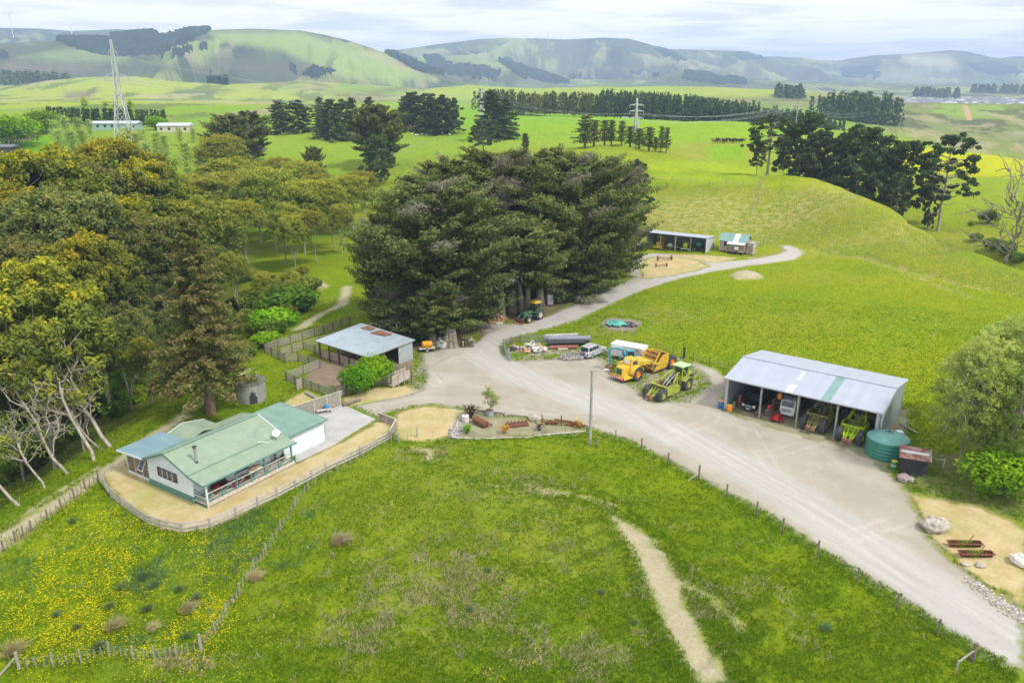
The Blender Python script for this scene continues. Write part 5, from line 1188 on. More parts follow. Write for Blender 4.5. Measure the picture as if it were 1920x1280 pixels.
for i,(x,y,lb) in enumerate([(.55,1.2,'green metal garden chair at the left end of the verandah'),(.7,.5,'small green metal chair by the corner verandah post'),(3.2,.6,'pale garden chair beside the brown sofa')]):
    t = thing('garden_chair', lb, 'chair', HL(x,y,.45), HA+i, 'garden chairs on the verandah'); mc = [M_green,M_green,M_steel][i]
    MB().lathe([(0,.42),(.22,.42),(.22,.45),(0,.46)],mc,12).build('seat',t); k=MB()
    for j in range(5): a=math.radians(-50+25*j); k.tube([(.21*math.cos(a),.21*math.sin(a),.45),(.27*math.cos(a),.27*math.sin(a),.85)],.015,mc,5)
    k.tube([(.27*math.cos(math.radians(-50+10*j)),.27*math.sin(math.radians(-50+10*j)),.86) for j in range(11)],.02,mc,5); k.build('backrest',t)
    for a in (.8,2.4,3.9,5.5): MB().tube([(.16*math.cos(a),.16*math.sin(a),.42),(.22*math.cos(a),.22*math.sin(a),0)],.018,mc,5).build('leg',t)
o = thing('pot_plant', 'potted plant with dark leaves by the right verandah post', 'plant', HL(10.2,1.0,.45), 0)
MB().lathe([(0,0),(.15,0),(.2,.32),(.17,.32),(.15,.28),(0,.28)],M_conc,12).build('pot',o); link('foliage', PROTO['bush1'][0][1], o).scale=(.16,.16,.4)
tb = MB(); tb.box(-.12,.12,-.04,.04,0,1.1,M_woodb); tb.build('wood_plank', None, label='brown board leaning by the verandah door', cat='board').matrix_world = Matrix.Translation(HL(9.75,1.7,.45)) @ Matrix.Rotation(HA,4,'Z') @ Matrix.Rotation(.1,4,'X')

# ------------------------------------------------------------------ machine shed (4 bays)
M_shroof = ribbed('zinc_roof_sheet', (.43,.47,.55), 0, .19, .45, .05, .04, depth=.35, spec=.5)
M_shwall = ribbed('zinc_wall_sheet_x', (.33,.39,.42), 0, .19, .5, .1, .06, depth=.5)
M_shwally = ribbed('zinc_wall_sheet_y', (.33,.39,.42), 1, .19, .5, .1, .06, depth=.5)
M_skyl = mat('roof_light_sheet', (.66,.68,.68), .4, var=.04); M_gsheet = ribbed('green_roof_strip', (.22,.37,.35), 0, .19, .45, 0, .05)
SO = flat(1358, 767.7); SA = math.atan2(-10.7, 14.1); SZ = zat(SO[0]+5, SO[1]+2); SW = 17.7; SD = 12.3
shed = thing('machine_shed', 'long grey steel machine shed with four open bays', 'shed', (SO[0], SO[1], SZ), SA)
def SL(x, y, z=0.0):
    c, s = math.cos(SA), math.sin(SA); return (SO[0] + x*c - y*s, SO[1] + x*s + y*c, SZ + z)
prof = [(0,4.28),(4.9,5.35),(SD,4.35)]
prof = [(-.15,4.25),(5.9,5.38),(SD+.2,4.42)]
R_ = MB(); strips = [(-.35,7.2,M_shroof),(7.2,8.0,M_skyl),(8.0,11.3,M_shroof),(11.3,12.35,M_gsheet),(12.35,SW+.35,M_shroof)]
for a, b_, m in strips:
    (y0,z0),(y1,z1) = prof[0], prof[1]
    if m is M_skyl:
        ym, zm = y0+(y1-y0)*.32, z0+(z1-z0)*.32; R_.slab([(a,y0,z0),(b_,y0,z0),(b_,ym,zm),(a,ym,zm)],.05,m); R_.slab([(a,ym,zm),(b_,ym,zm),(b_,y1,z1),(a,y1,z1)],.05,M_shroof)
    else: R_.slab([(a,y0,z0),(b_,y0,z0),(b_,y1,z1),(a,y1,z1)],.05,m)
R_.slab([(-.35,prof[1][0],prof[1][1]),(SW+.35,prof[1][0],prof[1][1]),(SW+.35,prof[2][0],prof[2][1]),(-.35,prof[2][0],prof[2][1])],.05,M_shroof)
R_.bar((-.35,5.9,5.4),(SW+.35,5.9,5.4),.45,.04,M_shroof)
sroof = R_.build('roof', shed)
MB().slab([(7.45,3.0,4.87),(7.85,3.0,4.87),(7.85,5.1,5.26),(7.45,5.1,5.26)],.03,M_skyl).build('roof_light', sroof)
k = MB(); k.bar((-.35,-.2,4.2),(SW+.35,-.2,4.2),.12,.14,M_steel); k.build('gutter', sroof)
w_ = MB(); pr = [(0,-.3),(SD,-.3),(SD,4.34),(5.9,5.28),(0,4.18)]
w_.prism(pr,'yz',SW-.05,SW+.02,M_shwally); w_.prism(pr,'yz',-.02,.05,M_shwally); w_.box(.05,SW-.05,SD-.07,SD,-.3,4.34,M_shwall); w_.build('wall', shed)
tr = MB(); tr.bar((SW+.05,0,4.12),(SW+.05,5.9,5.22),.06,.26,M_white); tr.bar((SW+.05,5.9,5.22),(SW+.05,SD,4.28),.06,.26,M_white); tr.build('barge_board', shed); MB().box(SW-.3,SW+.08,-.1,.02,-.2,4.15,M_steel).build('corner_flashing', shed); MB().box(-.08,.3,-.1,.02,-.2,4.15,M_steel).build('corner_flashing', shed)
dp = MB(); dp.tube([(SW+.12,5.9,5.1),(SW+.12,.6,3.1),(SW+.14,.6,3.05),(SW+.14,.9,2.0),(SW+.12,-.1,.9),(SW+.3,-.9,.6)],.085,M_white,8); dp.tube([(SW+.12,1.0,3.9),(SW+.12,1.0,2.2)],.08,M_white,8); dp.build('downpipe', shed, True)
for i in range(1, 4):
    x = SW*i/4; MB().tube([(x,.0,-.3),(x,.0,4.05)],.13,M_woodg,10).build('post', shed, True)
for i in range(1, 4): MB().tube([(SW*i/4,6,-.3),(SW*i/4,6,5.1)],.12,M_woodb,8).build('post', shed, True)
pu = MB()
for y, z in ((1.5,4.42),(3,4.7),(4.5,4.98),(7.5,5.02),(9,4.78),(10.8,4.52)): pu.bar((.05,y,z),(SW-.05,y,z),.06,.15,M_woodb)
for i in range(5): x = min(max(SW*i/4,.1),SW-.1); pu.bar((x,.05,4.05),(x,5.9,5.16),.08,.22,M_woodb); pu.bar((x,5.9,5.16),(x,SD-.1,4.22),.08,.22,M_woodb)
for z in (1.2,2.4,3.6): pu.bar((.05,SD-.12,z),(SW-.05,SD-.12,z),.06,.1,M_woodb)
pu.build('rafters', shed)
# ------------------------------------------------------------------ stock barn
BP = [flat(600.7,670), flat(691.8,698), flat(776.9,675)]
BO = np.array(BP[0]); bl = np.array([-19.8+28.3, 104.1-111.0]); BA = math.atan2(bl[1], bl[0]); BL_, BW = 11.0, 8.2
M_bwall = ribbed('barn_sheet_y', (.42,.46,.48), 1, .19, .5, .1, .08); M_broof = ribbed('barn_roof_sheet', (.42,.50,.56), 0, .19, .42, .1, .08, dirt=(.30,.20,.13), damt=.12)
barn = thing('stock_barn', 'open sided barn with pale blue grey roof over the stock pens', 'barn', (-28.3, 111.0, zat(-24,110)), BA)
def BL(x, y, z=0.0):
    c, s = math.cos(BA), math.sin(BA); return (-28.3 + x*c - y*s, 111.0 + x*s + y*c, zat(-24,110) + z)
rb = MB(); rb.slab([(-.5,-.4,2.62),(BL_+.3,-.4,2.62),(BL_+.3,BW+.3,2.95),(-.5,BW+.3,3.25)],.05,M_broof); rb.bar((-.5,-.42,2.56),(BL_+.3,-.42,2.56),.08,.14,M_steel); rb.bar((BL_+.32,-.4,2.55),(BL_+.32,BW+.3,2.88),.06,.14,M_woodg)
brf = rb.build('roof', barn)
rs_ = MB(); rs_.slab([(4.0,BW-1.9,3.12),(6.8,BW-1.5,3.12),(7.2,BW-.3,3.14),(4.4,BW-.2,3.2)],.03,M_rust); rs_.slab([(1.2,BW-1.4,3.2),(3.2,BW-1.2,3.18),(3.4,BW-.2,3.25),(1.5,BW-.1,3.27)],.03,M_rust); rs_.build('rusty_sheet', brf)
wb = MB(); wb.box(BL_-.02,BL_+.05,5.4,BW,-.2,2.85,M_bwall); wb.box(4.6,BL_,BW-.05,BW,-.2,2.9,mat('barn_back_wall',(.25,.27,.28),.7)); wb.build('wall', barn)
M_bpost = mat('red_brown_post', (.17,.07,.05), .8, var=.3)
for i in range(6): MB().box(i*2.15-.09,i*2.15+.09,-.09,.09,-.2,2.6,M_bpost).build('post', barn)
for x, y in ((0,BW),(0,4.1),(BL_,2.7)): MB().box(x-.09,x+.09,y-.09,y+.09,-.2,2.7,M_bpost).build('post', barn)
def rails_between(mb, p0, p1, zs, m, h=.13, w=.03):
    for z in zs: mb.bar((p0[0],p0[1],p0[2]+z),(p1[0],p1[1],p1[2]+z),w,h,m)
rp = MB(); rails_between(rp,(0,.12,0),(8.6,.12,0),(.25,.5,.75,1.0,1.25),M_woodl); rails_between(rp,(0,4.1,0),(8.6,4.1,0),(.3,.7,1.1),M_woodb); rails_between(rp,(4.3,.1,0),(4.3,BW,0),(.3,.7,1.1),M_woodb); rails_between(rp,(8.7,.1,0),(8.7,4.1,0),(.3,.7,1.1),M_woodl)
rp.build('pen_rails', barn)
# ------------------------------------------------------------------ far shed
FO = flat(1211,463.8); FE = flat(1322.6,476.5); FA = math.atan2(FE[1]-FO[1], FE[0]-FO[0]); FW = float(np.hypot(*(FE-FO))); FD = 6.2; FZ = zat(FO[0]+6,FO[1])
fs = thing('implement_shed', 'far open fronted white roofed implement shed beside the drive', 'shed', (FO[0],FO[1],FZ), FA)
def FLc(x, y, z=0.0):
    c, s = math.cos(FA), math.sin(FA); return (FO[0] + x*c - y*s, FO[1] + x*s + y*c, FZ + z)
MB().slab([(-.3,-.6,3.75),(FW+.2,-.6,3.75),(FW+.2,FD+.1,3.1),(-.3,FD+.1,3.1)],.1,M_shroof).build('roof', fs)
mw = MB(); pr=[(0,-.2),(FD,-.2),(FD,3.02),(0,3.6)]; mw.prism(pr,'yz',FW-.1,FW,ribbed('far_shed_sheet',(.52,.56,.60),1,.19,.5)); mw.prism(pr,'yz',0,.1,M_shwally); mw.box(.1,FW-.1,FD-.1,FD,-.2,3.02,M_shwall); mw.build('wall', fs)
for i in range(1,4): MB().box(FW*i/4-.09,FW*i/4+.09,-.1,.1,-.2,3.6,M_steel if i!=2 else M_woodl).build('post', fs)
# cabin
CO = flat(1348,474.4); CE = flat(1396,479.7); CA = math.atan2(CE[1]-CO[1],CE[0]-CO[0]); CW = float(np.hypot(*(CE-CO))); CZ = zat(CO[0]+2,CO[1]+1)
cb = thing('old_cabin', 'weathered timber hut with teal roof and one white roof sheet', 'hut', (CO[0],CO[1],CZ), CA)
M_cabw = ribbed('weathered_boards',(.36,.29,.24),0,.2,.9,0,.3,dirt=(.55,.47,.40),damt=.4); M_cabr = mat('faded_red_boards',(.36,.16,.13),.9,var=.4,scale=4,dirt=(.5,.42,.36),damt=.4)
cm = MB(); cm.prism([(0,.45),(4.2,.45),(4.2,2.7),(2.1,3.9),(0,2.6)],'yz',.05,CW-.05,M_cabw); cm.build('wall', cb)
MB().prism([(0,.4),(4.2,.4),(4.2,2.75),(2.1,3.95),(0,2.65)],'yz',CW-.05,CW+.01,M_cabr).build('gable_boards', cb)
rf_ = MB(); rf_.slab([(-.3,2.1,4.1),(3.1,2.1,4.1),(3.1,-.35,2.55),(-.3,-.35,2.55)],.06,M_gsheet); rf_.slab([(3.1,2.1,4.1),(4.3,2.1,4.1),(4.3,-.35,2.55),(3.1,-.35,2.55)],.06,M_skyl); rf_.slab([(4.3,2.1,4.1),(CW+.3,2.1,4.1),(CW+.3,-.35,2.55),(4.3,-.35,2.55)],.06,M_gsheet); rf_.slab([(-.3,2.1,4.1),(-.3,4.5,2.6),(CW+.3,4.5,2.6),(CW+.3,2.1,4.1)],.06,M_gsheet); rf_.slab([(2.0,-.36,2.52),(CW+.1,-.36,2.52),(CW+.1,-1.3,2.15),(2.0,-1.3,2.15)],.05,M_skyl); rf_.build('roof', cb)
pc = MB(); pc.box(2.0,CW,-1.1,0,.35,.45,M_wood)
for x in (2.05,3.4,4.8,CW-.1): pc.box(x,x+.1,-1.1,-1.0,-.2,2.2,M_wood)
for x in (.3,1.6,2.6,4.2,5.6): pc.box(x,x+.2,.1,.3,-.3,.45,M_dark)
rails_between(pc,(0,-.3,0),(2.0,-.3,0),(.4,.7,1.0,1.25),M_woodl,.16); pc.build('porch', cb)
MB().box(1.0,1.8,-.03,0,1.3,2.3,M_dark).build('window', cb); MB().box(3.9,4.8,-1.3,-1.12,.9,1.7,M_white).build('white_board', cb)
mn = MB(); mn.prism([(.3,-.2),(3.2,-.2),(3.2,2.3),(.3,2.4)],'yz',CW+.2,CW+1.7,M_cabw); mn.slab([(CW+.1,.2,2.5),(CW+1.8,.2,2.4),(CW+1.8,3.3,2.35),(CW+.1,3.3,2.5)],.05,M_steel); mn.build('lean_to', cb)
# ------------------------------------------------------------------ tanks and the black hut
p = G(471, 747); ct = thing('concrete_tank', 'round weathered grey concrete water tank on the grass behind the house', 'water tank', p)
Mct = mat('stained_concrete',(.30,.30,.28),.95,var=.25,scale=1.2,dirt=(.16,.165,.16),damt=.2,bump=.1)
MB().lathe([(1.9,-.2),(1.92,.9),(1.9,2.35),(1.96,2.37),(1.96,2.5)],Mct,32).build('wall', ct, True)
MB().lathe([(2.0,2.44),(2.0,2.56),(1.2,2.66),(0,2.7)],mat('tank_lid',(.15,.15,.15),.95,var=.3),32).build('lid', ct, True)
dk = MB(); a0 = math.radians(-62)
for i in range(5):
    a = a0 + (i-2)*.1; dk.bar((1.93*math.cos(a),1.93*math.sin(a),0),(1.93*math.cos(a),1.93*math.sin(a),[1.1,1.5,1.6,1.4,.9][i]),.2,.03,M_dark, up=(math.cos(a),math.sin(a),0))
dk.build('broken_opening', ct)
p = G(1661, 851); gt = thing('green_tank', 'dark sea green plastic water tank with coned top beside the machine shed', 'water tank', p)
Mgt = mat('green_plastic',(.035,.20,.145),.4,var=.08,scale=1,spec=.5); Mgtt = mat('green_plastic_top',(.15,.36,.32),.5,var=.12,scale=1.5)
pf = [(2.15,-.1)]
for i in range(5): z=i*.4; pf += [(2.17,z+.02),(2.2,z+.1),(2.2,z+.34),(2.17,z+.38)]
MB().lathe(pf+[(2.14,2.05)],Mgt,40).build('wall', gt, True)
MB().lathe([(2.16,2.03),(2.05,2.14),(1.1,2.42),(.4,2.6),(.38,2.68),(0,2.7)],Mgtt,40).build('top', gt, True)
lid = MB(); 
for i in range(6): a=i*1.047; lid.tube([(0,0,2.75),(.5*math.cos(a),.5*math.sin(a),2.66)],.025,M_dark,5)
lid.cyl((0,0,2.6),(0,0,2.85),.09,M_dark,8); lid.build('vent', gt); MB().box(1.3,1.9,.6,1.2,2.1,2.35,M_white).build('inlet_box', gt)
KO = flat(1685.8,888.3); KE = flat(1727.5,895.8); KA = math.atan2(KE[1]-KO[1],KE[0]-KO[0]); KZ = zat(*KO)
bh = thing('black_hut', 'small black board shed with rusty red roof by the green tank', 'shed', (KO[0],KO[1],KZ), KA)
MB().prism([(0,-.2),(1.9,-.2),(1.9,2.35),(0,2.1)],'yz',0,2.45,ribbed('black_boards',(.045,.045,.05),0,.3,.85,0,.3,dirt=(.20,.18,.16),damt=.12)).build('wall', bh)
Mrr = ribbed('rusty_red_sheet',(.30,.12,.085),0,.12,.7,0,.25,dirt=(.40,.27,.22),damt=.4)
x_ = MB(); x_.slab([(-.25,-.35,2.12),(2.7,-.35,2.12),(2.7,2.2,2.46),(-.25,2.2,2.46)],.05,Mrr); x_.slab([(-.05,.75,2.31),(2.55,.75,2.31),(2.55,1.2,2.37),(-.05,1.2,2.37)],.03,M_skyl); x_.bar((2.7,-.35,2.14),(2.7,2.2,2.48),.1,.05,M_steel); x_.bar((-.3,-.38,2.06),(2.75,-.38,2.06),.05,.16,M_dark); x_.build('roof', bh)
# ------------------------------------------------------------------ machines and vehicles
M_yel = mat('machine_yellow',(.66,.44,.045),.6,var=.15,scale=2,dirt=(.40,.24,.08),damt=.2,spec=.4)
M_lime = mat('faded_lime_paint',(.34,.38,.06),.6,var=.18,scale=2,dirt=(.25,.20,.07),damt=.35)
M_lime2 = mat('bright_lime_paint',(.42,.62,.02),.5,var=.12,scale=2,dirt=(.25,.25,.06),damt=.15)
M_olive = mat('olive_dusty_paint',(.28,.28,.09),.75,var=.25,scale=2,dirt=(.26,.18,.10),damt=.4)
M_cabg = mat('mint_cab_roof',(.42,.60,.30),.5,var=.08)
M_teal = mat('teal_paint',(.045,.33,.38),.45,var=.12,dirt=(.16,.28,.28),damt=.2)
M_silver = mat('silver_car_paint',(.62,.63,.66),.3,.3,var=.03,spec=.6,coat=.5)
M_black = mat('black_car_paint',(.012,.015,.022),.2,.1,var=.1,spec=.6,coat=.8)
M_wcar = mat('white_car_paint',(.66,.67,.67),.4,var=.06,scale=1.5,dirt=(.45,.43,.38),damt=.2)
M_lamp = mat('lamp_glass',(.75,.76,.78),.15,var=.1,spec=.8); M_red = mat('red_paint',(.55,.03,.02),.45,var=.15,scale=3); M_orange = mat('orange_paint',(.75,.26,.03),.5,var=.15,scale=3)
M_tractor = mat('tractor_green',(.035,.15,.06),.5,var=.2,dirt=(.2,.22,.12),damt=.2); M_redt = mat('old_red_tractor',(.30,.045,.035),.6,var=.3)
M_blue = mat('blue_plastic',(.04,.16,.42),.5,var=.15)
def wheel(par, x, y, r, w, rimm, side=1, n=22, lug=0):
    """wheel standing on z=0 of its thing, axle along y"""
    t = MB(); pf = [(r*.56,-w/2),(r*.9,-w/2),(r,-w*.33),(r,w*.33),(r*.9,w/2),(r*.56,w/2)]
    t.lathe(pf, M_rubber, n, (0,0,0), 'y')
    if lug:
        for i in range(lug):
            a = 2*math.pi*i/lug; c_, s_ = math.cos(a), math.sin(a); t.bar((r*1.0*c_,-w*.42,r*1.0*s_),(r*1.0*math.cos(a+.12),w*.42,r*1.0*math.sin(a+.12)),r*.09,r*.09,M_rubber,up=(c_,0,s_))
    o = t.build('wheel', par, True); o.location = (x, y, r)
    q = MB(); s = side; q.lathe([(r*.57,-w*.36*s),(r*.5,-w*.5*s),(r*.44,-w*.3*s),(r*.2,-w*.22*s),(r*.16,-w*.42*s),(0,-w*.42*s)], rimm, n, (0,0,0), 'y'); q.lathe([(r*.57,w*.3*s),(r*.3,w*.2*s),(0,w*.2*s)], rimm, n, (0,0,0), 'y'); q.build('rim', o, True)
    return o
def heading(p0, p1): return math.atan2(p1[1]-p0[1], p1[0]-p0[0])
def towed_scraper(name, label, loc, rz, paint, rimm, tractor=True, cab=True, group=None):
    """earth scraper: x runs forward; its rear axle stands at x=0, push block behind"""
    t = thing(name, label, 'earth scraper', loc, rz, group)
    for s in (-1,1): wheel(t, 0, s*1.12, .84, .62, rimm, -s, 24, 18)
    f = MB(); f.cyl((0,-1.0,.84),(0,1.0,.84),.13,paint,10)
    for s in (-1,1): f.bar((.9,s*.85,1.35),(-1.15,s*.38,.75),.14,.2,paint); f.bar((.9,s*.3,1.5),(-1.1,s*.2,.85),.1,.1,paint)
    f.bar((0,-.9,1.02),(0,.9,1.02),.22,.14,paint); f.build('rear_frame', t)
    MB().box(-1.45,-1.1,-.55,.55,.5,.95,M_rust).build('push_block', t, bevel=.05)
    b_ = MB(); side = [(.85,.5),(.85,1.75),(1.5,1.9),(3.3,1.55),(4.0,.95),(3.5,.42),(2.2,.3)]
    for s in (-1,1): b_.prism(side,'xz',s*1.22-.05,s*1.22+.05,paint); b_.bar((.9,s*1.3,.6),(3.5,s*1.3,.55),.08,.18,paint); b_.bar((1.6,s*1.3,.55),(2.9,s*1.3,1.6),.07,.1,paint); b_.bar((1.4,s*1.29,1.84),(3.3,s*1.29,1.52),.07,.12,paint)
    b_.box(.82,.92,-1.2,1.2,.5,1.75,paint)
    for i in range(7): y = -1.05+i*.35; b_.prism([(.82,1.78),(.6,1.72),(.55,1.3),(.82,1.15)],'xz',y-.05,y+.05,paint)
    b_.box(.5,.85,-1.2,1.2,1.74,1.84,paint); b_.build('bowl', t)
    i_ = MB(); i_.prism([(.95,.5),(3.6,.46),(3.6,.52),(.95,.6)],'xz',-1.16,1.16,M_rust)
    for s in (-1,1): i_.box(.95,3.3,s*1.14-.015,s*1.14+.015,.55,1.5,M_rust)
    i_.prism([(1.0,1.55),(1.8,.7),(1.86,.74),(1.06,1.6)],'xz',-1.12,1.12,M_rust); i_.build('bowl_lining', t)
    a = MB(); a.prism([(3.3,1.5),(3.75,1.25),(4.05,.9),(3.9,.55),(3.8,.55),(3.95,.9),(3.68,1.18),(3.3,1.4)],'xz',-1.15,1.15,M_rust if cab else paint); a.bar((3.0,-.9,1.5),(3.0,.9,1.5),.1,.1,paint); a.build('apron', t)
    g_ = MB()
    for s in (-1,1):
        g_.tube([(2.6,s*1.0,1.75),(3.3,s*.8,2.35),(4.1,s*.55,2.7),(4.8,s*.3,2.5),(5.3,s*.2,1.9),(5.4,0,1.2)],.11,paint,8); g_.bar((3.4,s*1.0,1.3),(4.0,s*.55,2.6),.09,.12,paint)
    g_.tube([(2.0,-.25,1.4),(3.4,-.25,2.2),(4.3,-.2,2.45)],.07,M_steel,8); g_.tube([(2.0,.25,1.4),(3.4,.25,2.2),(4.3,.2,2.45)],.07,M_steel,8)
    g_.lathe([(.32,-.1),(.32,.1)],M_dark,16,(4.1,0,2.2),'y'); g_.bar((4.2,-.8,1.9),(4.2,.8,1.9),.12,.14,paint); g_.build('gooseneck', t, True)
    if tractor:
        for s in (-1,1): wheel(t, 5.7, s*1.05, .88, .6, rimm, -s, 24, 18)
        e = MB(); e.box(4.9,6.3,-.7,.7,.7,1.5,paint); e.box(6.3,8.0,-.5,.5,.9,1.9,paint); e.box(6.5,7.9,-.52,.52,1.2,1.7,M_dark); e.box(8.0,8.12,-.55,.55,.8,1.95,paint); e.build('engine_hood', t, bevel=.03)
        for s in (-1,1):
            fe = MB(); pts = [(5.7+1.02*math.cos(a_), .88+1.02*math.sin(a_)) for a_ in [math.radians(d) for d in range(15,171,26)]]; pin = [(5.7+.96*math.cos(a_), .88+.96*math.sin(a_)) for a_ in [math.radians(d) for d in range(15,171,26)]][::-1]
            fe.prism(pts+pin,'xz',s*1.05-.35,s*1.05+.35,M_olive if not cab else paint); fe.build('mudguard', t)
        MB().tube([(7.0,.3,1.9),(7.0,.3,2.9)],.05,M_rust,8).build('exhaust', t)
        if cab:
            c_ = MB()
            for x, y in ((5.0,-.65),(5.0,.65),(6.4,-.65),(6.4,.65)): c_.box(x-.05,x+.05,y-.05,y+.05,1.45,3.25,M_lime2)
            for s in (-1,1): c_.bar((5.05,s*.65,3.1),(6.35,s*.65,1.6),.06,.08,M_lime2); c_.box(5.0,6.4,s*.65-.03,s*.65+.03,1.45,1.9,paint)
            c_.box(4.95,5.05,-.65,.65,1.45,2.0,M_lime2); c_.build('cab', t); MB().box(4.75,6.65,-.9,.9,3.25,3.4,M_cabg).build('cab_roof', t, bevel=.05)
            MB().box(5.1,6.3,-.6,.6,2.05,3.1,M_glass).build('cab_glass', t)
            s_ = MB(); s_.box(5.2,5.7,-.25,.25,1.5,1.7,M_dark); s_.build('seat', t)
        else: MB().box(5.2,5.8,-.3,.3,1.5,2.1,M_dark).build('seat', t)
    return t
a0 = flat(1242.5,748.7); a1 = flat(1290,727.5); a2 = flat(1212.5,743); rz = heading(a0,a1); cx, cy = (a0+a2)/2
towed_scraper('scraper', 'faded lime earth scraper with mint roofed cab parked on the grass patch', (cx,cy,zat(cx,cy)), rz, M_lime, M_lime)
q = flat(1515,808); towed_scraper('scraper', 'dusty olive earth scraper in the third bay of the machine shed', (*SL(10.75,.45)[:2],zat(*SL(10.6,.4)[:2])), SA+math.pi/2-.03, M_olive, M_rust, cab=False)
towed_scraper('scraper', 'bright lime earth scraper in the right hand bay of the machine shed', (*SL(15.0,-.35)[:2],zat(*SL(15,-.3)[:2])), SA+math.pi/2+.02, M_lime2, M_lime2, cab=False)
# yellow motor scraper: x forward, front axle at 0, rear axle at -7.4
f0 = flat(1194,712); r0 = flat(1256,690); rz = heading(r0,f0); nx = np.array([math.cos(rz+math.pi/2),math.sin(rz+math.pi/2)])   # left side is towards the camera
dv = -1.25*nx if (f0+nx)[1] < f0[1] else 1.25*nx
c0 = f0+dv; t = thing('motor_scraper','big yellow motor scraper with rusty bowl interior, parked in the yard','earth scraper',(c0[0],c0[1],zat(*c0)),rz)
sd = 1
for s in (-1,1):
    wheel(t,0,s*1.2,.95,.66,M_orange,-s,26,18); wheel(t,-7.4,s*1.2,.95,.66,M_orange,-s,26,18)
e = MB(); e.box(.7,2.3,-.62,.62,.85,2.05,M_yel); e.box(-1.0,2.15,-.8,.8,.6,.95,M_yel); e.box(.5,2.6,-1.35,-.62,.55,.8,M_yel); e.box(.5,2.6,.62,1.35,.55,.8,M_yel); e.box(2.3,2.6,-1.2,1.2,.5,.85,M_yel); e.build('engine_hood',t,bevel=.05)
MB().box(2.3,2.36,-.42,.42,1.1,1.9,mat('radiator_green',(.02,.10,.08),.6)).build('radiator_grille',t)
st = MB()
for i in range(5): st.box(2.6,2.62,-1.0+i*.42,-.8+i*.42,.55,.8,M_white)
st.box(2.6,2.61,-1.15,1.15,.5,.85,M_red); st.build('striped_bumper',t)
c_ = MB(); 
c_.prism([(-.75,.95),(.75,.95),(.75,2.0),(.6,2.9),(-.75,2.9)],'xz',-.75,.72,M_yel); c_.build('cab',t,bevel=.04)
gl = MB(); gl.bar((.72,-.5,2.55),(.72,.5,2.55),.04,.55,M_lamp); 
for s in (-1,1): gl.box(-.55,.35,s*.76-.02,s*.76+.02,1.5,2.6,M_glass)
gl.build('cab_glass',t)
for s in (-1,1):
    fe = MB(); pts=[(1.16*math.cos(math.radians(d)),.95+1.16*math.sin(math.radians(d))) for d in range(5,166,20)]; pin=[(1.08*math.cos(math.radians(d)),.95+1.08*math.sin(math.radians(d))) for d in range(5,166,20)][::-1]
    fe.prism(pts+pin,'xz',s*1.2-.42,s*1.2+.38,M_yel); fe.build('mudguard',t)
g_ = MB(); g_.hexa([(-1.6,-.45,1.5),(-.7,-.35,1.0),(-.7,.35,1.0),(-1.6,.45,1.5),(-1.6,-.45,2.1),(-.7,-.35,2.4),(-.7,.35,2.4),(-1.6,.45,2.1)],M_yel); g_.hexa([(-3.1,-1.3,1.7),(-1.5,-.5,1.55),(-1.5,.5,1.55),(-3.1,1.3,1.7),(-3.1,-1.3,2.15),(-1.5,-.5,2.15),(-1.5,.5,2.15),(-3.1,1.3,2.15)],M_yel)
for s in (-1,1): g_.bar((-3.0,s*1.35,1.9),(-4.6,s*1.4,1.3),.16,.35,M_yel); g_.tube([(-2.9,s*1.3,2.1),(-3.5,s*1.35,.8)],.08,M_steel,8)
g_.build('gooseneck',t)
b_ = MB(); side=[(-6.3,.75),(-6.5,2.45),(-5.1,2.35),(-4.4,1.7),(-3.6,.6),(-3.2,.35),(-6.0,.45)]
for s in (-1,1):
    b_.prism(side,'xz',s*1.35-.05,s*1.35+.05,M_yel)
    for x in (-6.1,-5.5,-4.9): b_.bar((x,s*1.42,.6),(x+.3,s*1.42,2.2),.06,.1,M_yel)
    b_.bar((-6.2,s*1.43,.5),(-3.3,s*1.43,.45),.1,.14,M_rust); b_.bar((-6.5,s*1.4,2.45),(-5.1,s*1.4,2.38),.14,.14,M_yel)
b_.box(-6.55,-6.4,-1.4,1.4,.8,2.5,M_yel); b_.bar((-6.5,0,1.3),(-8.4,0,1.0),1.0,.6,M_yel); b_.box(-8.6,-8.3,-.7,.7,.7,1.3,M_yel); b_.cyl((-7.4,-1.0,.95),(-7.4,1.0,.95),.16,M_yel,10); b_.build('bowl',t)
li = MB(); li.prism([(-6.35,.6),(-3.4,.5),(-3.4,.56),(-6.35,.7)],'xz',-1.28,1.28,M_rust); li.box(-6.4,-6.34,-1.28,1.28,.7,2.4,M_rust)
for s in (-1,1): li.prism([(-6.3,.8),(-6.35,2.3),(-5.15,2.25),(-4.5,1.65),(-4.0,.9)],'xz',s*1.28-.015,s*1.28+.015,M_rust)
li.build('bowl_lining',t)
el = MB()
for i in range(9): u=i/8; x=-3.3-1.5*u; z=.8+2.0*u; el.box(x-.05,x+.05,-1.1,1.1,z-.04,z+.14,M_rust if i%2 else M_yel)
for s in (-1,1): el.bar((-3.25,s*1.12,.7),(-4.9,s*1.12,2.95),.1,.22,M_yel)
for i in range(5): u=i/4; el.box(-2.6-.1,-2.6+.0-.02,-1.0,1.0,.6+.3*u,.66+.3*u,M_rust)
el.build('elevator_ladder',t)
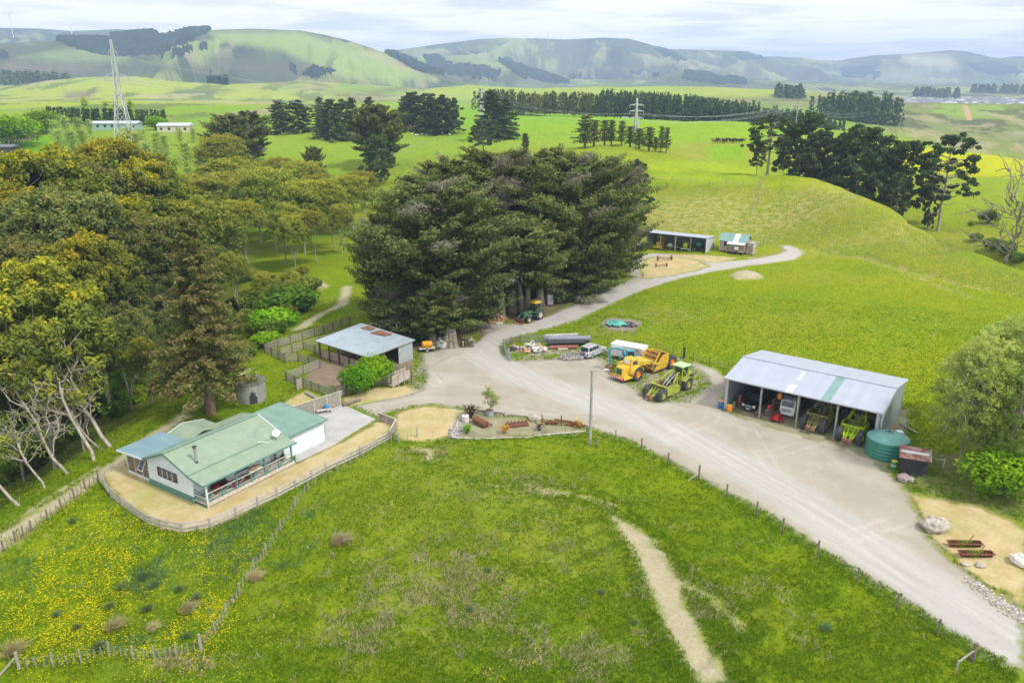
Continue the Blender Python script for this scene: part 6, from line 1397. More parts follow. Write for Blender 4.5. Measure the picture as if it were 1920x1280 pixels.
# excavator
p = G(1184,692); t = thing('excavator','teal mini excavator with its bucket resting on the ground beside the yellow scraper','excavator',p,math.radians(184))
for s in (-1,1): k=MB(); k.prism([(-1.2,.15),(-1.0,0),(1.0,0),(1.2,.15),(1.25,.4),(1.05,.58),(-1.05,.58),(-1.25,.4)],'xz',s*.75-.2,s*.75+.2,M_rubber); k.build('track',t)
k=MB(); k.box(-1.1,.6,-.85,.85,.65,.85,M_dark); k.box(-1.3,-.2,-.85,.85,.85,1.7,M_teal); k.box(-.2,.7,.1,.85,.85,1.35,M_teal); k.build('body',t,bevel=.05)
k=MB(); k.box(-.35,.65,-.85,-.05,.85,.95,M_teal)
for x,y in ((-.35,-.85),(-.35,-.09),(.6,-.85),(.6,-.09)): k.box(x,x+.06,y,y+.06,.95,2.6,M_teal)
k.box(-.4,.7,-.9,0,2.6,2.7,M_teal); k.build('cab',t); MB().box(-.3,.62,-.82,-.08,1.0,2.58,M_glass).build('cab_glass',t)
k=MB(); k.tube([(.75,.2,1.0),(1.05,.2,2.2),(1.45,.2,3.15),(2.1,.2,3.3),(3.15,.2,3.2)],[.16,.17,.19,.16,.13],M_teal,4); k.build('boom',t)
k=MB(); k.tube([(3.0,.2,3.45),(3.25,.2,3.1),(3.2,.2,1.8),(3.15,.2,.75)],[.13,.17,.15,.1],M_teal,4); k.build('stick',t)
k=MB(); k.tube([(.8,.35,1.2),(1.5,.35,2.6)],.07,M_blue,8); k.tube([(1.6,.2,3.5),(3.0,.2,3.6)],.05,M_white,8); k.tube([(3.35,.2,2.8),(3.4,.2,1.2)],.05,M_steel,8); k.build('hydraulic_rams',t,True)
k=MB(); k.prism([(2.9,.75),(3.3,.8),(3.75,.45),(3.7,.1),(3.3,0),(3.0,.1),(3.2,.2),(3.5,.3),(3.35,.55),(2.95,.6)],'xz',-.3,.7,M_rust); k.build('bucket',t)
MB().box(-.0,.5,.15,.8,1.35,1.9,M_blue).build('blue_cover',t)
# white body
v0=G(1144,672); t=thing('box_trailer','long white trailer body with orange stripes behind the excavator','trailer',v0,math.atan2(-2.35,3.9)); L_=5.0
Mtb=mat('trailer_white',(.74,.73,.71),.5,var=.06,scale=1.5); MB().box(0,L_,0,2.1,.55,2.25,Mtb).build('body',t,bevel=.06)
MB().box(-.03,L_+.03,-.03,2.13,2.25,2.33,M_white).build('roof',t); s_=MB(); s_.box(.4,L_-.3,-.035,0,1.75,1.95,mat('faded_orange_stripe',(.72,.50,.38),.6)); s_.box(3.6,4.4,-.045,-.03,1.98,2.1,M_red); s_.box(L_,L_+.035,.1,2.0,1.2,1.9,M_orange); s_.build('stripe',t)
s_=MB()
for z in (.75,1.05,1.35,1.6): s_.box(.1,L_-.1,-.03,0,z,z+.04,M_steel)
s_.build('side_rails',t)
for s in (.15,1.95):
    for x in (1.6,2.6): wheel(t,x,s,.36,.22,M_steel,1 if s<1 else -1,16)
k=MB(); k.box(0,L_+.9,.5,.65,.4,.55,M_dark); k.box(0,L_+.9,1.45,1.6,.4,.55,M_dark); k.build('chassis',t)
k=MB(); k.prism([(0,0),(1.9,0),(2.1,.9),(.4,1.2),(-.2,.6)],'xy',.55,.75,mat('pale_teal_tarp',(.40,.58,.56),.7,var=.2,scale=3)); k.build('tarp_bundle',None,label='pale teal folded tarp behind the yellow machine cab',cat='tarp').location=G(1202,676)
# silver four wheel drive
def suv(name,label,loc,rz,paint):
    t=thing(name,label,'car',loc,rz); hw=.9
    b_=MB(); lo=[(-2.3,.42),(-2.35,.9),(-2.2,1.12),(.85,1.15),(2.1,1.02),(2.32,.85),(2.35,.45),(1.9,.38),(-1.9,.38)]
    b_.prism(lo,'xz',-hw,hw,paint); b_.build('body',t,bevel=.07)
    u=MB(); B=[(-2.18,-.84,1.1),(.9,-.84,1.13),(.9,.84,1.13),(-2.18,.84,1.1)]; T=[(-2.0,-.7,1.82),(.15,-.7,1.86),(.15,.7,1.86),(-2.0,.7,1.82)]; u.hexa(B+T,paint); u.build('roof',t,bevel=.06)
    g_=MB()
    for s in (-1,1):
        for x0,x1 in ((-2.0,-1.15),(-1.08,-.25),(-.18,.55)):
            def yy(z): return s*(.84-(z-1.1)/.75*.14+.012)
            xe=.12 if x1>.5 else 0
            g_.add([(x0,yy(1.18),1.18),(x1,yy(1.18),1.18),(x1-xe*2.5,yy(1.72),1.72),(x0,yy(1.72),1.72)],[(0,1,2,3) if s<0 else (3,2,1,0)],M_glass)
    g_.add([(.925,-.74,1.17),(.925,.74,1.17),(.26,.64,1.8),(.26,-.64,1.8)],[(0,1,2,3)],M_glass); g_.add([(-2.19,-.7,1.2),(-2.19,.7,1.2),(-2.03,.6,1.74),(-2.03,-.6,1.74)],[(3,2,1,0)],M_glass); g_.build('windows',t)
    for x in (-1.35,1.35):
        for s in (-1,1):
            wheel(t,x,s*.78,.38,.25,M_steel,-s,20)
            ar=MB(); pts=[(x+.5*math.cos(math.radians(d)),.38+.5*math.sin(math.radians(d))) for d in range(0,181,20)]; pin=[(x+.42*math.cos(math.radians(d)),.38+.42*math.sin(math.radians(d))) for d in range(0,181,20)][::-1]; ar.prism(pts+pin,'xz',s*.88-.05,s*.88+.05,M_steel); ar.build('wheel_arch',t)
    k=MB(); k.box(-2.42,-2.3,-.85,.85,.42,.68,M_steel); k.build('bumper',t); k=MB(); k.box(2.3,2.45,-.85,.85,.42,.68,M_steel); k.build('bumper',t)
    for s in (-1,1): MB().box(-2.37,-2.3,s*.78-.07,s*.78+.07,.75,1.05,M_red).build('tail_light',t); MB().box(2.3,2.37,s*.65-.16,s*.65+.16,.72,.92,M_lamp).build('headlight',t); MB().box(.55,.68,s*.98-.1,s*.98+.1,1.15,1.3,paint).build('mirror',t)
    sw=MB(); sw.lathe([(.22,0),(.36,0),(.37,.06),(.34,.2),(.2,.22),(0,.22)],M_rubber,20,(0,0,0),'x'); o=sw.build('spare_wheel',t,True); o.location=(-2.38,.1,1.0); o.rotation_euler=(0,0,math.pi); MB().lathe([(.22,.2),(.2,.24),(0,.25)],M_steel,16,(0,0,0),'x').build('wheel_cover',o,True)
    for s in (-1,1): k=MB(); k.bar((-1.0,s*.93,.42),(1.0,s*.93,.42),.12,.06,M_steel); k.build('side_step',t)
    return t
a=flat(1110.5,671.3); b=flat(1129.4,663.2); rz=heading(a,b); c0=(a+b)/2+.86*np.array([-math.sin(rz),math.cos(rz)])
suv('four_wheel_drive','silver four wheel drive wagon with spare wheel on its back door',(c0[0],c0[1],zat(*c0)),rz,M_silver)
# black pickup in the shed (x forward = out of the shed)
t=thing('pickup_truck','black pickup in the left bay of the machine shed','pickup truck',SL(2.75,3.6),SA-math.pi/2-.05); t.location.z=zat(t.location.x,t.location.y)
b_=MB(); b_.prism([(-2.6,.5),(-2.6,1.05),(-.9,1.1),(1.0,1.12),(2.35,1.0),(2.6,.75),(2.6,.45),(-2.4,.4)],'xz',-.92,.92,M_black); b_.build('body',t,bevel=.07)
u=MB(); u.hexa([(-1.0,-.85,1.08),(1.1,-.85,1.1),(1.1,.85,1.1),(-1.0,.85,1.08),(-.9,-.7,1.75),(.3,-.7,1.76),(.3,.7,1.76),(-.9,.7,1.75)],M_black); u.build('roof',t,bevel=.05)
g_=MB(); g_.add([(1.13,-.76,1.15),(1.13,.76,1.15),(.42,.64,1.7),(.42,-.64,1.7)],[(0,1,2,3)],M_glass)
for s in (-1,1): g_.add([(-.85,s*.86,1.16),(.9,s*.86,1.16),(.3,s*.73,1.66),(-.8,s*.73,1.66)],[(0,1,2,3) if s<0 else (3,2,1,0)],M_glass)
g_.build('windows',t)
for x in (-1.55,1.6):
    for s in (-1,1): wheel(t,x,s*.8,.38,.25,M_steel,-s,20)
k=MB(); k.box(2.58,2.7,-.88,.88,.42,.66,M_black); k.build('bumper',t,bevel=.03); MB().box(2.6,2.72,-.25,.25,.47,.6,M_lamp).build('number_plate',t); k=MB()
for i in range(3): k.box(2.58,2.64,-.4+i*.27,-.16+i*.27,.76,.93,M_steel)
k.build('grille',t)
for s in (-1,1): MB().box(2.45,2.62,s*.7-.16,s*.7+.16,.78,.98,M_lamp).build('headlight',t); MB().box(.75,.9,s*1.0-.1,s*1.0+.1,1.15,1.32,M_black).build('mirror',t)
# white flatbed truck
t=thing('flatbed_truck','dusty white cab over flatbed truck in the second bay of the machine shed','truck',SL(6.95,5.0),SA-math.pi/2+.02); t.location.z=zat(t.location.x,t.location.y)
b_=MB(); b_.prism([(1.2,.6),(1.2,2.15),(2.5,2.15),(2.85,1.45),(2.95,.9),(2.95,.5),(1.2,.5)],'xz',-.9,.9,M_wcar); b_.build('cab',t,bevel=.07)
g_=MB(); g_.add([(2.885,-.78,1.47),(2.885,.78,1.47),(2.575,.72,2.05),(2.575,-.72,2.05)],[(0,1,2,3)],M_glass)
for s in (-1,1): g_.add([(1.5,s*.912,1.4),(2.65,s*.912,1.4),(2.45,s*.912,2.0),(1.5,s*.912,2.0)],[(0,1,2,3) if s<0 else (3,2,1,0)],M_glass)
g_.build('windows',t); k=MB(); k.box(-3.2,1.05,-1.05,1.05,.95,1.1,M_woodb); k.box(-3.2,1.1,-.4,.4,.6,.95,M_dark); k.box(1.0,1.1,-1.0,1.0,1.1,2.2,M_steel)
for s in (-1,1): k.box(-3.2,1.0,s*1.03-.03,s*1.03+.03,1.1,1.5,M_woodb)
k.build('flat_deck',t); k=MB(); k.box(2.9,3.05,-.9,.9,.45,.72,M_white); k.build('bumper',t,bevel=.03); MB().box(2.94,2.99,-.5,.5,.85,1.15,M_steel).build('grille',t)
for s in (-1,1): MB().box(2.93,3.0,s*.68-.15,s*.68+.15,.85,1.08,M_lamp).build('headlight',t); MB().box(3.0,3.06,s*.75-.12,s*.75+.12,.5,.62,M_orange).build('indicator',t); k=MB(); k.bar((2.6,s*.9,1.4),(2.75,s*1.2,1.6),.04,.04,M_dark); k.box(2.7,2.76,s*1.2-.1,s*1.2+.1,1.4,1.8,M_dark); k.build('mirror',t)
for x in (-1.8,2.0):
    for s in (-1,1): wheel(t,x,s*.76,.4,.26,M_steel,-s,18)
k=MB(); k.tube([(1.3,-.7,2.2),(1.3,.7,2.2),(2.2,.7,2.25),(2.2,-.7,2.25),(1.3,-.7,2.2)],.03,M_steel,6); k.build('roof_rack',t)
# red mower
t=thing('ride_on_mower','red ride on mower parked nose out before the white truck','mower',SL(6.35,.75),SA-math.pi/2+.15); t.location.z=zat(t.location.x,t.location.y)
MB().prism([(.1,.35),(.1,.85),(.8,.75),(.95,.35)],'xz',-.3,.3,M_red).build('bonnet',t,bevel=.05); MB().prism([(-.7,.3),(-.7,.65),(0,.6),(0,.3)],'xz',-.4,.4,M_red).build('body',t,bevel=.05)
MB().box(-.55,-.15,-.22,.22,.65,.8,M_dark).build('seat',t,bevel=.03); MB().box(-.6,-.5,-.22,.22,.75,1.05,M_dark).build('backrest',t,bevel=.03); MB().box(-.1,.65,-.75,.75,.12,.28,M_red).build('cutter_deck',t,bevel=.03)
k=MB(); k.tube([(.3,0,.8),(.05,0,1.0)],.02,M_dark,6); k.lathe([(.16,0),(.18,.02)],M_dark,14,(.05,0,1.0)); k.build('steering_wheel',t)
for x,r in ((-.45,.25),(.75,.19)):
    for s in (-1,1): wheel(t,x,s*.45,r,.18,M_steel,-s,14)
# green loader tractor with yellow canopy
def tractor(name,label,loc,rz,paint,canopy=None,loader=False,wheelc=None):
    t=thing(name,label,'tractor',loc,rz); wc=wheelc or M_yel
    for s in (-1,1): wheel(t,-1.1,s*.85,.82,.45,wc,-s,22,16); wheel(t,1.25,s*.75,.5,.3,wc,-s,18,12)
    k=MB(); k.box(-.1,1.75,-.33,.33,.85,1.5,paint); k.build('bonnet',t,bevel=.06); k=MB(); k.box(-1.5,1.5,-.28,.28,.6,.9,M_dark); k.cyl((-1.1,-.7,.82),(-1.1,.7,.82),.16,M_dark,8); k.cyl((1.25,-.65,.5),(1.25,.65,.5),.09,M_dark,8); k.build('chassis',t)
    for s in (-1,1):
        fe=MB(); pts=[(-1.1+.95*math.cos(math.radians(d)),.82+.95*math.sin(math.radians(d))) for d in range(20,161,20)]; pin=[(-1.1+.89*math.cos(math.radians(d)),.82+.89*math.sin(math.radians(d))) for d in range(20,161,20)][::-1]; fe.prism(pts+pin,'xz',s*.72-.2,s*.72+.2,paint); fe.build('mudguard',t)
    k=MB(); k.box(-1.3,-.8,-.25,.25,1.1,1.3,M_dark); k.box(-1.35,-1.25,-.25,.25,1.3,1.7,M_dark); k.build('seat',t); k=MB(); k.tube([(-.1,0,1.4),(-.45,0,1.7)],.02,M_dark,6); k.lathe([(.18,-.01),(.2,.01)],M_dark,14,(-.47,0,1.7)); k.build('steering_wheel',t); MB().tube([(1.0,.2,1.5),(1.0,.2,2.3)],.04,M_dark,6).build('exhaust',t)
    if canopy:
        k=MB()
        for x,y in ((-1.5,-.5),(-1.5,.5),(-.4,-.5),(-.4,.5)): k.box(x-.03,x+.03,y-.03,y+.03,1.0,2.65,M_dark)
        k.build('canopy_frame',t); MB().lathe([(0,2.95),(.6,2.88),(1.0,2.7),(1.02,2.62),(.95,2.62)],canopy,8,(-.95,0,0)).build('canopy',t)
    if loader:
        k=MB()
        for s in (-1,1): k.tube([(-.2,s*.5,1.3),(1.4,s*.5,1.35),(2.4,s*.5,.6)],.07,paint,4); k.tube([(.2,s*.5,.8),(1.4,s*.5,1.2)],.04,M_steel,6)
        k.build('loader_arms',t); k=MB(); k.prism([(2.35,.1),(2.4,.75),(2.5,.75),(2.5,.2),(3.0,.1),(3.0,.04)],'xz',-.8,.8,M_rust); k.build('loader_bucket',t)
    return t
a=flat(1010,597.8); b=flat(992.8,603.3); rz=heading(a,b); c0=(a+b)/2+.8*np.array([math.cos(rz-math.pi/2),math.sin(rz-math.pi/2)])
if ((a+b)/2)[1]>c0[1]: c0=(a+b)-c0
tractor('farm_tractor','green loader tractor with yellow sun canopy parked under the cypresses',(c0[0],c0[1],zat(*c0)),rz,M_tractor,M_yel,True,mat('cream_wheel',(.50,.44,.32),.8,var=.2)).scale=(1.15,1.15,1.15)
q=flat(741,683); tractor('farm_tractor','old red tractor under the right end of the barn roof',(*BL(9.5,3.2)[:2],zat(*BL(9.5,3.2)[:2])),BA-.4,M_redt,None,False,M_rust)
# far shed contents
def fz(p): return (p[0],p[1],zat(p[0],p[1]))
t=thing('dozer','orange yellow crawler dozer in the left bay of the far shed','bulldozer',fz(FLc(2.8,2.0)),FA-math.pi/2)
for s in (-1,1): MB().prism([(-1.2,.1),(-1,0),(1,0),(1.25,.2),(1.2,.7),(-1.2,.7)],'xz',s*.85-.22,s*.85+.22,M_orange).build('track',t)
MB().box(-.2,1.3,-.5,.5,.6,1.5,M_yel).build('engine_hood',t,bevel=.04); k=MB(); k.box(-1.2,-.2,-.7,.7,.6,1.2,M_yel)
for x,y in ((-1.15,-.65),(-1.15,.6),(-.2,-.65),(-.2,.6)): k.box(x,x+.1,y,y+.08,1.2,2.5,M_yel)
k.box(-1.3,0,-.8,.8,2.5,2.65,M_yel); k.build('cab',t); MB().box(-1.0,-.25,-.55,.55,1.3,2.4,M_glass).build('cab_glass',t); MB().box(1.6,1.72,-1.2,1.2,.1,.8,M_yel).build('blade',t,bevel=.03)
t=thing('flat_trailer','old pale trailer with machine parts in the middle of the far shed','trailer',fz(FLc(6.6,1.6)),FA); k=MB(); k.box(-1.8,1.8,-.8,.8,.6,.75,M_steel); k.box(-1.4,-.4,-.5,.5,.75,1.3,M_wcar); k.box(.1,1.3,-.4,.4,.75,1.15,M_dark); k.build('deck',t)
for x in (-.6,.6): wheel(t,x,-.85,.33,.2,M_steel,1,14); wheel(t,x,.85,.33,.2,M_steel,-1,14)
t=thing('sprayer','small green sprayer with white wheels in the far shed','sprayer',fz(FLc(9.6,1.2)),FA); MB().blob((0,0,1.3),(.7,.6,.75),M_lime2,4,.06,16,10).build('tank',t,True); k=MB(); k.box(-.9,.9,-.5,.5,.45,.6,M_white); k.build('frame',t)
for s in (-1,1): wheel(t,s*.9,-.1,.42,.2,M_white,1,14)
t=thing('feed_cart','blue feed cart in the right bay of the far shed','cart',fz(FLc(12.6,2.2)),FA); MB().blob((0,0,1.35),(.8,.8,.6),M_teal,7,.1,12,8).build('hopper',t,True); MB().box(-.9,.9,-.9,.9,.45,.75,M_dark).build('frame',t)
for s in (-1,1): wheel(t,s*.8,-.8,.35,.2,M_steel,1,14)
for (px,py,lb,sc_) in [(1246,488,'rusty axle with two wheels on the dry loop by the far shed',1.),(1240,500,'smaller rusty axle frame nearest the drive on the dry loop',.75)]:
    t=thing('rusty_axle',lb,'machine part',G(px,py),.12,None,(sc_*1.15,)*3); k=MB(); k.cyl((-1.4,0,.45),(1.4,0,.45),.09,M_rust,8); k.bar((-.6,-.5,.4),(-.6,.7,.4),.1,.1,M_rust); k.bar((.5,-.5,.4),(.5,.7,.35),.1,.1,M_rust); k.bar((0,0,.45),(.4,1.2,.15),.1,.1,M_rust); k.build('axle_beam',t,True)
    for s in (-1,1): k=MB(); k.lathe([(.2,-.12),(.48,-.1),(.5,0),(.48,.1),(.2,.12)],M_rust,16,(s*1.4,0,.5),'x'); k.build('wheel',t,True)
k=MB(); rnd=random.Random(3)
for i in range(14): k.blob((rnd.uniform(-1.3,1.3),rnd.uniform(-.7,.7),.3+.5*rnd.random()),(.35,.3,.3),[M_rust,M_white,M_woodb,M_orange][i%4],i,.35,7,5)
tagit(k.build('scrap_heap'),'heap of scrap and white bags left of the far shed','scrap heap',kind='stuff').location=G(1200,462)
# small items round the machine shed
def drum(label,loc,m,m2,h=.9,r=.3,band=None,cat='drum',group=None):
    t=thing('steel_drum',label,cat,loc,0,group); k=MB(); k.lathe([(r*.98,0),(r,.03),(r,h*.33),(r*1.04,h*.35),(r,h*.37),(r,h*.64),(r*1.04,h*.66),(r,h*.68),(r,h-.03),(r*.97,h)],m,20); k.build('barrel',t,True); MB().lathe([(r*1.02,h-.02),(r*1.02,h+.02),(0,h+.02)],m2,20).build('lid',t)
    if band: MB().lathe([(r*1.012,h*.42),(r*1.012,h*.6)],band,20).build('label_band',t); b2=MB(); b2.lathe([(r*1.02,h*.47),(r*1.02,h*.54)],M_red,20); b2.build('red_stripe',t)
    return t
drum('blue drum with orange top outside the left corner of the machine shed',fz(SL(-.55,.2)),M_blue,M_orange,1.0,.36); drum('orange drum just inside the left post of the machine shed',fz(SL(.75,-.2)),M_orange,M_yel,.85,.36)
drum('green drum with white and red band between green tank and black hut',G(1675,879),mat('drum_green',(.02,.28,.09),.5),M_yel,.95,.3,M_white)
for i,(x,y,sx,sy,sz,m,lb) in enumerate([(1.0,2.2,.5,.4,1.5,M_rust,'rusty pump stand inside the left end of the machine shed'),(.7,1.2,.3,.3,.9,M_steel,'small grey gas bottle inside the left end of the shed'),(4.0,.5,.7,.4,.65,M_rust,'rusty engine block by the first green post of the shed'),(5.0,1.5,.8,.5,1.0,M_woodb,'pile of brown pallets between pickup and white truck'),(4.9,3.4,.6,.5,1.6,M_rust,'tall rusty press behind the pallets in the shed'),(9.2,6.2,.8,.6,1.7,M_blue,'blue fuel tank behind the white truck'),(13.2,4.5,.5,1.4,2.0,M_dark,'dark machine between the two shed scrapers')]):
    t=thing('workshop_item',lb,'workshop gear',fz(SL(x,y)),SA+i*.3); rnd=random.Random(i)
    MB().box(-sx/2,sx/2,-sy/2,sy/2,0,sz*.55,m).build('base',t,bevel=.04); k=MB(); k.blob((0,0,sz*.72),(sx*.42,sy*.42,sz*.28),m,i,.25,9,6); k.cyl((sx*.2,0,sz*.5),(sx*.3,0,sz*1.05),.05,M_steel,8); k.bar((-sx*.5,0,sz*.5),(sx*.5,.1,sz*.62),.06,.06,M_dark); k.build('upper_works',t,True)
# hanging orange float + red can
k=MB(); k.blob((0,0,0),(.3,.22,.45),M_orange,3,.08,10,7); k.build('orange_bag',None,True,label='orange bag hanging above the white truck in the shed',cat='bag').location=SL(6.0,2.0,2.7)
k=MB(); k.blob((0,0,0),(.25,.25,.28),M_red,3,.08,10,7); k.build('red_can',None,True,label='red fuel can on top of the pallets in the shed',cat='fuel can').location=SL(5.0,1.5,1.2)
# orange tank trailer, bulk bag
t=thing('tank_trailer','orange tank on a small flat trailer under the cypress by the barn','trailer',G(801,658),math.radians(15)); M_ot=mat('orange_tank',(.65,.30,.01),.5,var=.12)
k=MB(); k.lathe([(0,-.85),(.35,-.8),(.5,-.65),(.52,.65),(.35,.8),(0,.85)],M_ot,20,(0,0,0),'x'); o=k.build('tank',t,True); o.location=(0,0,1.1)
k=MB(); k.box(-1.2,1.2,-.6,.6,.5,.6,M_woodl); k.bar((1.2,0,.5),(2.1,0,.4),.1,.08,M_rust); k.build('deck',t)
for s in (-1,1): wheel(t,-.1,s*.68,.32,.18,M_steel,-s,14)
t=thing('bulk_bag','white bulk bag with dark opening at the foot of a cypress trunk','bag',G(828,653),.3); k=MB(); k.blob((0,0,.62),(.78,.72,.68),mat('woven_white_bag',(.66,.69,.72),.8,var=.08,scale=3),8,.1,14,8); k.build('sack',t,True); k=MB(); k.lathe([(.5,0),(.42,.1),(.1,.02),(0,0)],M_dark,12,(-.1,-.25,1.15)); k.build('opening',t); k=MB()
for a in (.6,2.2,3.8,5.4): k.tube([(.5*math.cos(a),.5*math.sin(a),1.1),(.62*math.cos(a+.3),.62*math.sin(a+.3),1.5),(.5*math.cos(a+.8),.5*math.sin(a+.8),1.15)],.03,M_blue,5)
k.build('straps',t)
# ------------------------------------------------------------------ fences
def gp(px, py): p = ground(px, py); return np.array([p[0], p[1]])
def resample(pts, sp):
    out = [pts[0]]
    for a, b in zip(pts[:-1], pts[1:]):
        L = np.linalg.norm(b - a); n = max(1, int(round(L / sp)))
        for i in range(1, n + 1): out.append(a + (b - a) * i / n)
    return out
def fence_obj(name, label, px, post_h=1.2, post=.1, sp=2.5, rails=(), rail_m=None, post_m=None, wires=(), battens=0, bat_h=1.0, cat='fence', group=None, rail_w=.03, rail_h=.14, snap=True, paling=None, posts_each=None):
    pts = [gp(*q) for q in px] if snap else [np.array(q, float) for q in px]
    ps = resample(pts, sp) if sp else pts
    o0 = ps[0]; z0 = zat(*o0); t = thing(name, label, cat, (o0[0], o0[1], z0), 0, group)
    L = lambda q, h=0: (q[0]-o0[0], q[1]-o0[1], zat(*q)-z0+h)
    rnd = random.Random(int(abs(o0[0]*100)))
    base = None
    for i, q in enumerate(ps):
        if i >= 98: break
        k = MB(); ph = post_h * (1 + rnd.uniform(-.04, .06)); k.box(-post/2, post/2, -post/2, post/2, -.3, ph, post_m)
        o = k.build('post', t); o.location = L(q); o.rotation_euler = (rnd.uniform(-.03,.03), rnd.uniform(-.03,.03), math.atan2(*(ps[min(i+1,len(ps)-1)]-ps[max(i-1,0)])[::-1]))
    if rails:
        k = MB()
        for a, b in zip(ps[:-1], ps[1:]):
            for h in rails: k.bar(L(a,h), L(b,h), rail_w, rail_h, rail_m)
        k.build('rails', t)
    if paling:
        k = MB()
        for a, b in zip(ps[:-1], ps[1:]):
            n = max(1, int(np.linalg.norm(b-a)/.16)); ang = (b-a)/np.linalg.norm(b-a)
            for i in range(n):
                q0 = a+(b-a)*(i+.08)/n; q1 = a+(b-a)*(i+.92)/n; A=L(q0,.05); B=L(q1,.05)
                k.add([A,B,(B[0],B[1],B[2]+paling),(A[0],A[1],A[2]+paling)],[(0,1,2,3)],rail_m)
                nn=(-ang[1]*.02,ang[0]*.02); k.add([(A[0]+nn[0],A[1]+nn[1],A[2]),(B[0]+nn[0],B[1]+nn[1],B[2]),(B[0]+nn[0],B[1]+nn[1],B[2]+paling),(A[0]+nn[0],A[1]+nn[1],A[2]+paling)],[(3,2,1,0)],rail_m)
            k.bar(L(a,paling+.08),L(b,paling+.08),.12,.05,M_woodl)
        k.build('palings', t)
    if battens:
        bm_ = MB().box(-.025,.025,-.02,.02,.02,bat_h,post_m).mesh('batten'); cnt = 0
        for a, b in zip(ps[:-1], ps[1:]):
            for i in range(1, battens+1):
                q = a+(b-a)*i/(battens+1); cnt += 1
                if cnt < 98: o = link('batten', bm_, t); o.location = L(q,0); o.rotation_euler = (rnd.uniform(-.08,.08), rnd.uniform(-.08,.08), 0)
    if wires:
        k = MB()
        for a, b in zip(ps[:-1], ps[1:]):
            for h in wires: k.bar(L(a,h), L(b,h), .006, .006, M_steel)
        k.build('wires', t)
    return t
FG = 'timber rails of the stock pens'
yr = (.2,.45,.7,.95,1.22)
fence_obj('stock_fence','long outer rail fence of the stock pens running up under the cypresses',[(656,607),(590,630),(497,661)],1.4,.16,2.4,yr,M_wood,M_woodb,group=FG)
fence_obj('stock_fence','left end rail fence of the stock pens above the concrete tank',[(497,661),(522.5,674),(535.4,679),(559,678),(579,683),(600,690)],1.4,.16,2.2,yr,M_wood,M_woodb,group=FG)
fence_obj('stock_fence','slanting double rail fence on the left side of the bare pen',[(600,690),(569,702),(537.5,714)],1.4,.16,2.2,yr,M_wood,M_woodb,group=FG)
fence_obj('stock_fence','front left rail fence of the bare earth pen',[(537.5,714),(570,727),(599,737),(631,746)],1.4,.16,2.0,yr,M_wood,M_woodb,group=FG)
fence_obj('stock_fence','front rail fence of the bare earth pen behind the two green trees',[(632,746),(649,740),(688,724),(715,722),(734,723)],1.4,.16,2.0,yr,M_wood,M_woodb,group=FG)
fence_obj('stock_fence','right rail fence between loading ramp and barn',[(757,707),(738,701),(717,695)],1.4,.16,2.2,yr,M_wood,M_woodb,group=FG)
fence_obj('stock_fence','inner rail fence of the small grass pen left of the barn',[(525.5,669),(548,661),(569,655),(591,661),(600,667)],1.3,.16,2.2,yr,M_wood,M_woodb,group=FG)
fence_obj('stock_fence','second rail fence running behind the barn to the cypresses',[(569,655),(600,646),(640,631),(676,620)],1.3,.16,2.6,(.4,.8,1.2),M_wood,M_woodb,group=FG)
fence_obj('stock_gate','narrow leaning timber gate on the outside of the bare pen',[(556,733),(568,727)],1.5,.14,None,(.2,.5,.8,1.1,1.4),M_woodl,M_woodb,cat='gate')
# loading ramp
a=gp(735,727); b=gp(769,718); rz=heading(a,b); t=thing('loading_ramp','timber stock loading ramp with raised plank floor','loading ramp',(a[0],a[1],zat(*a)),rz); Lr=float(np.linalg.norm(b-a))
k=MB(); k.slab([(0,-.1,.15),(Lr,-.1,1.0),(Lr,1.0,1.0),(0,1.0,.15)],.08,M_woodl); k.build('floor',t)
for y in (-.12,1.02):
    k=MB()
    for z in (.35,.7,1.05,1.4): k.bar((0,y,.1+z),(Lr,y,.9+z*.75),.04,.15,M_woodl)
    for i in range(4): x=Lr*i/3; k.box(x-.05,x+.05,y-.06,y+.06,-.2,.85*i/3+1.6,M_wood)
    k.build('side_rails',t)
for y in (-.15,1.1): MB().box(Lr+.02,Lr+.2,y-.09,y+.09,-.2,2.5,M_bpost).build('post',t)
# paling fences by the drive
fence_obj('paling_fence','grey upright paling fence between garage and stock pens',[(548,790),(590,775),(638,759)],1.9,.12,2.4,(),M_wood,M_woodl,paling=1.75)
fence_obj('paling_fence','short grey paling fence with pale capping at the house entrance',[(710,789),(741,801)],1.1,.12,1.5,(),M_wood,M_woodl,paling=1.05)
fence_obj('paling_fence','second leg of the capped paling fence turning towards the lawn',[(743,802),(732,822)],1.1,.12,1.5,(),M_wood,M_woodl,paling=1.05)
M_rail=mat('whitewashed_rail',(.52,.46,.43),.9,var=.14,scale=3)
fence_obj('garden_fence','long pale three rail fence curving around the farmhouse garden',[(185,899),(196,915),(209,933),(227,947.5),(249.5,964),(275,982),(302,992),(342,1000),(394,991),(442,969.5),(483,950.5),(519,934),(554,916),(584,899.5),(611,885),(675,855),(733,823)],1.12,.14,None,(.25,.6,.97),M_rail,M_wood,rail_h=.2)
fence_obj('wire_fence','low green post wire fence between sunroom and gully track',[(188,895),(210,884),(236,874)],.9,.07,1.6,(),None,M_woodg,wires=(.3,.6,.85))
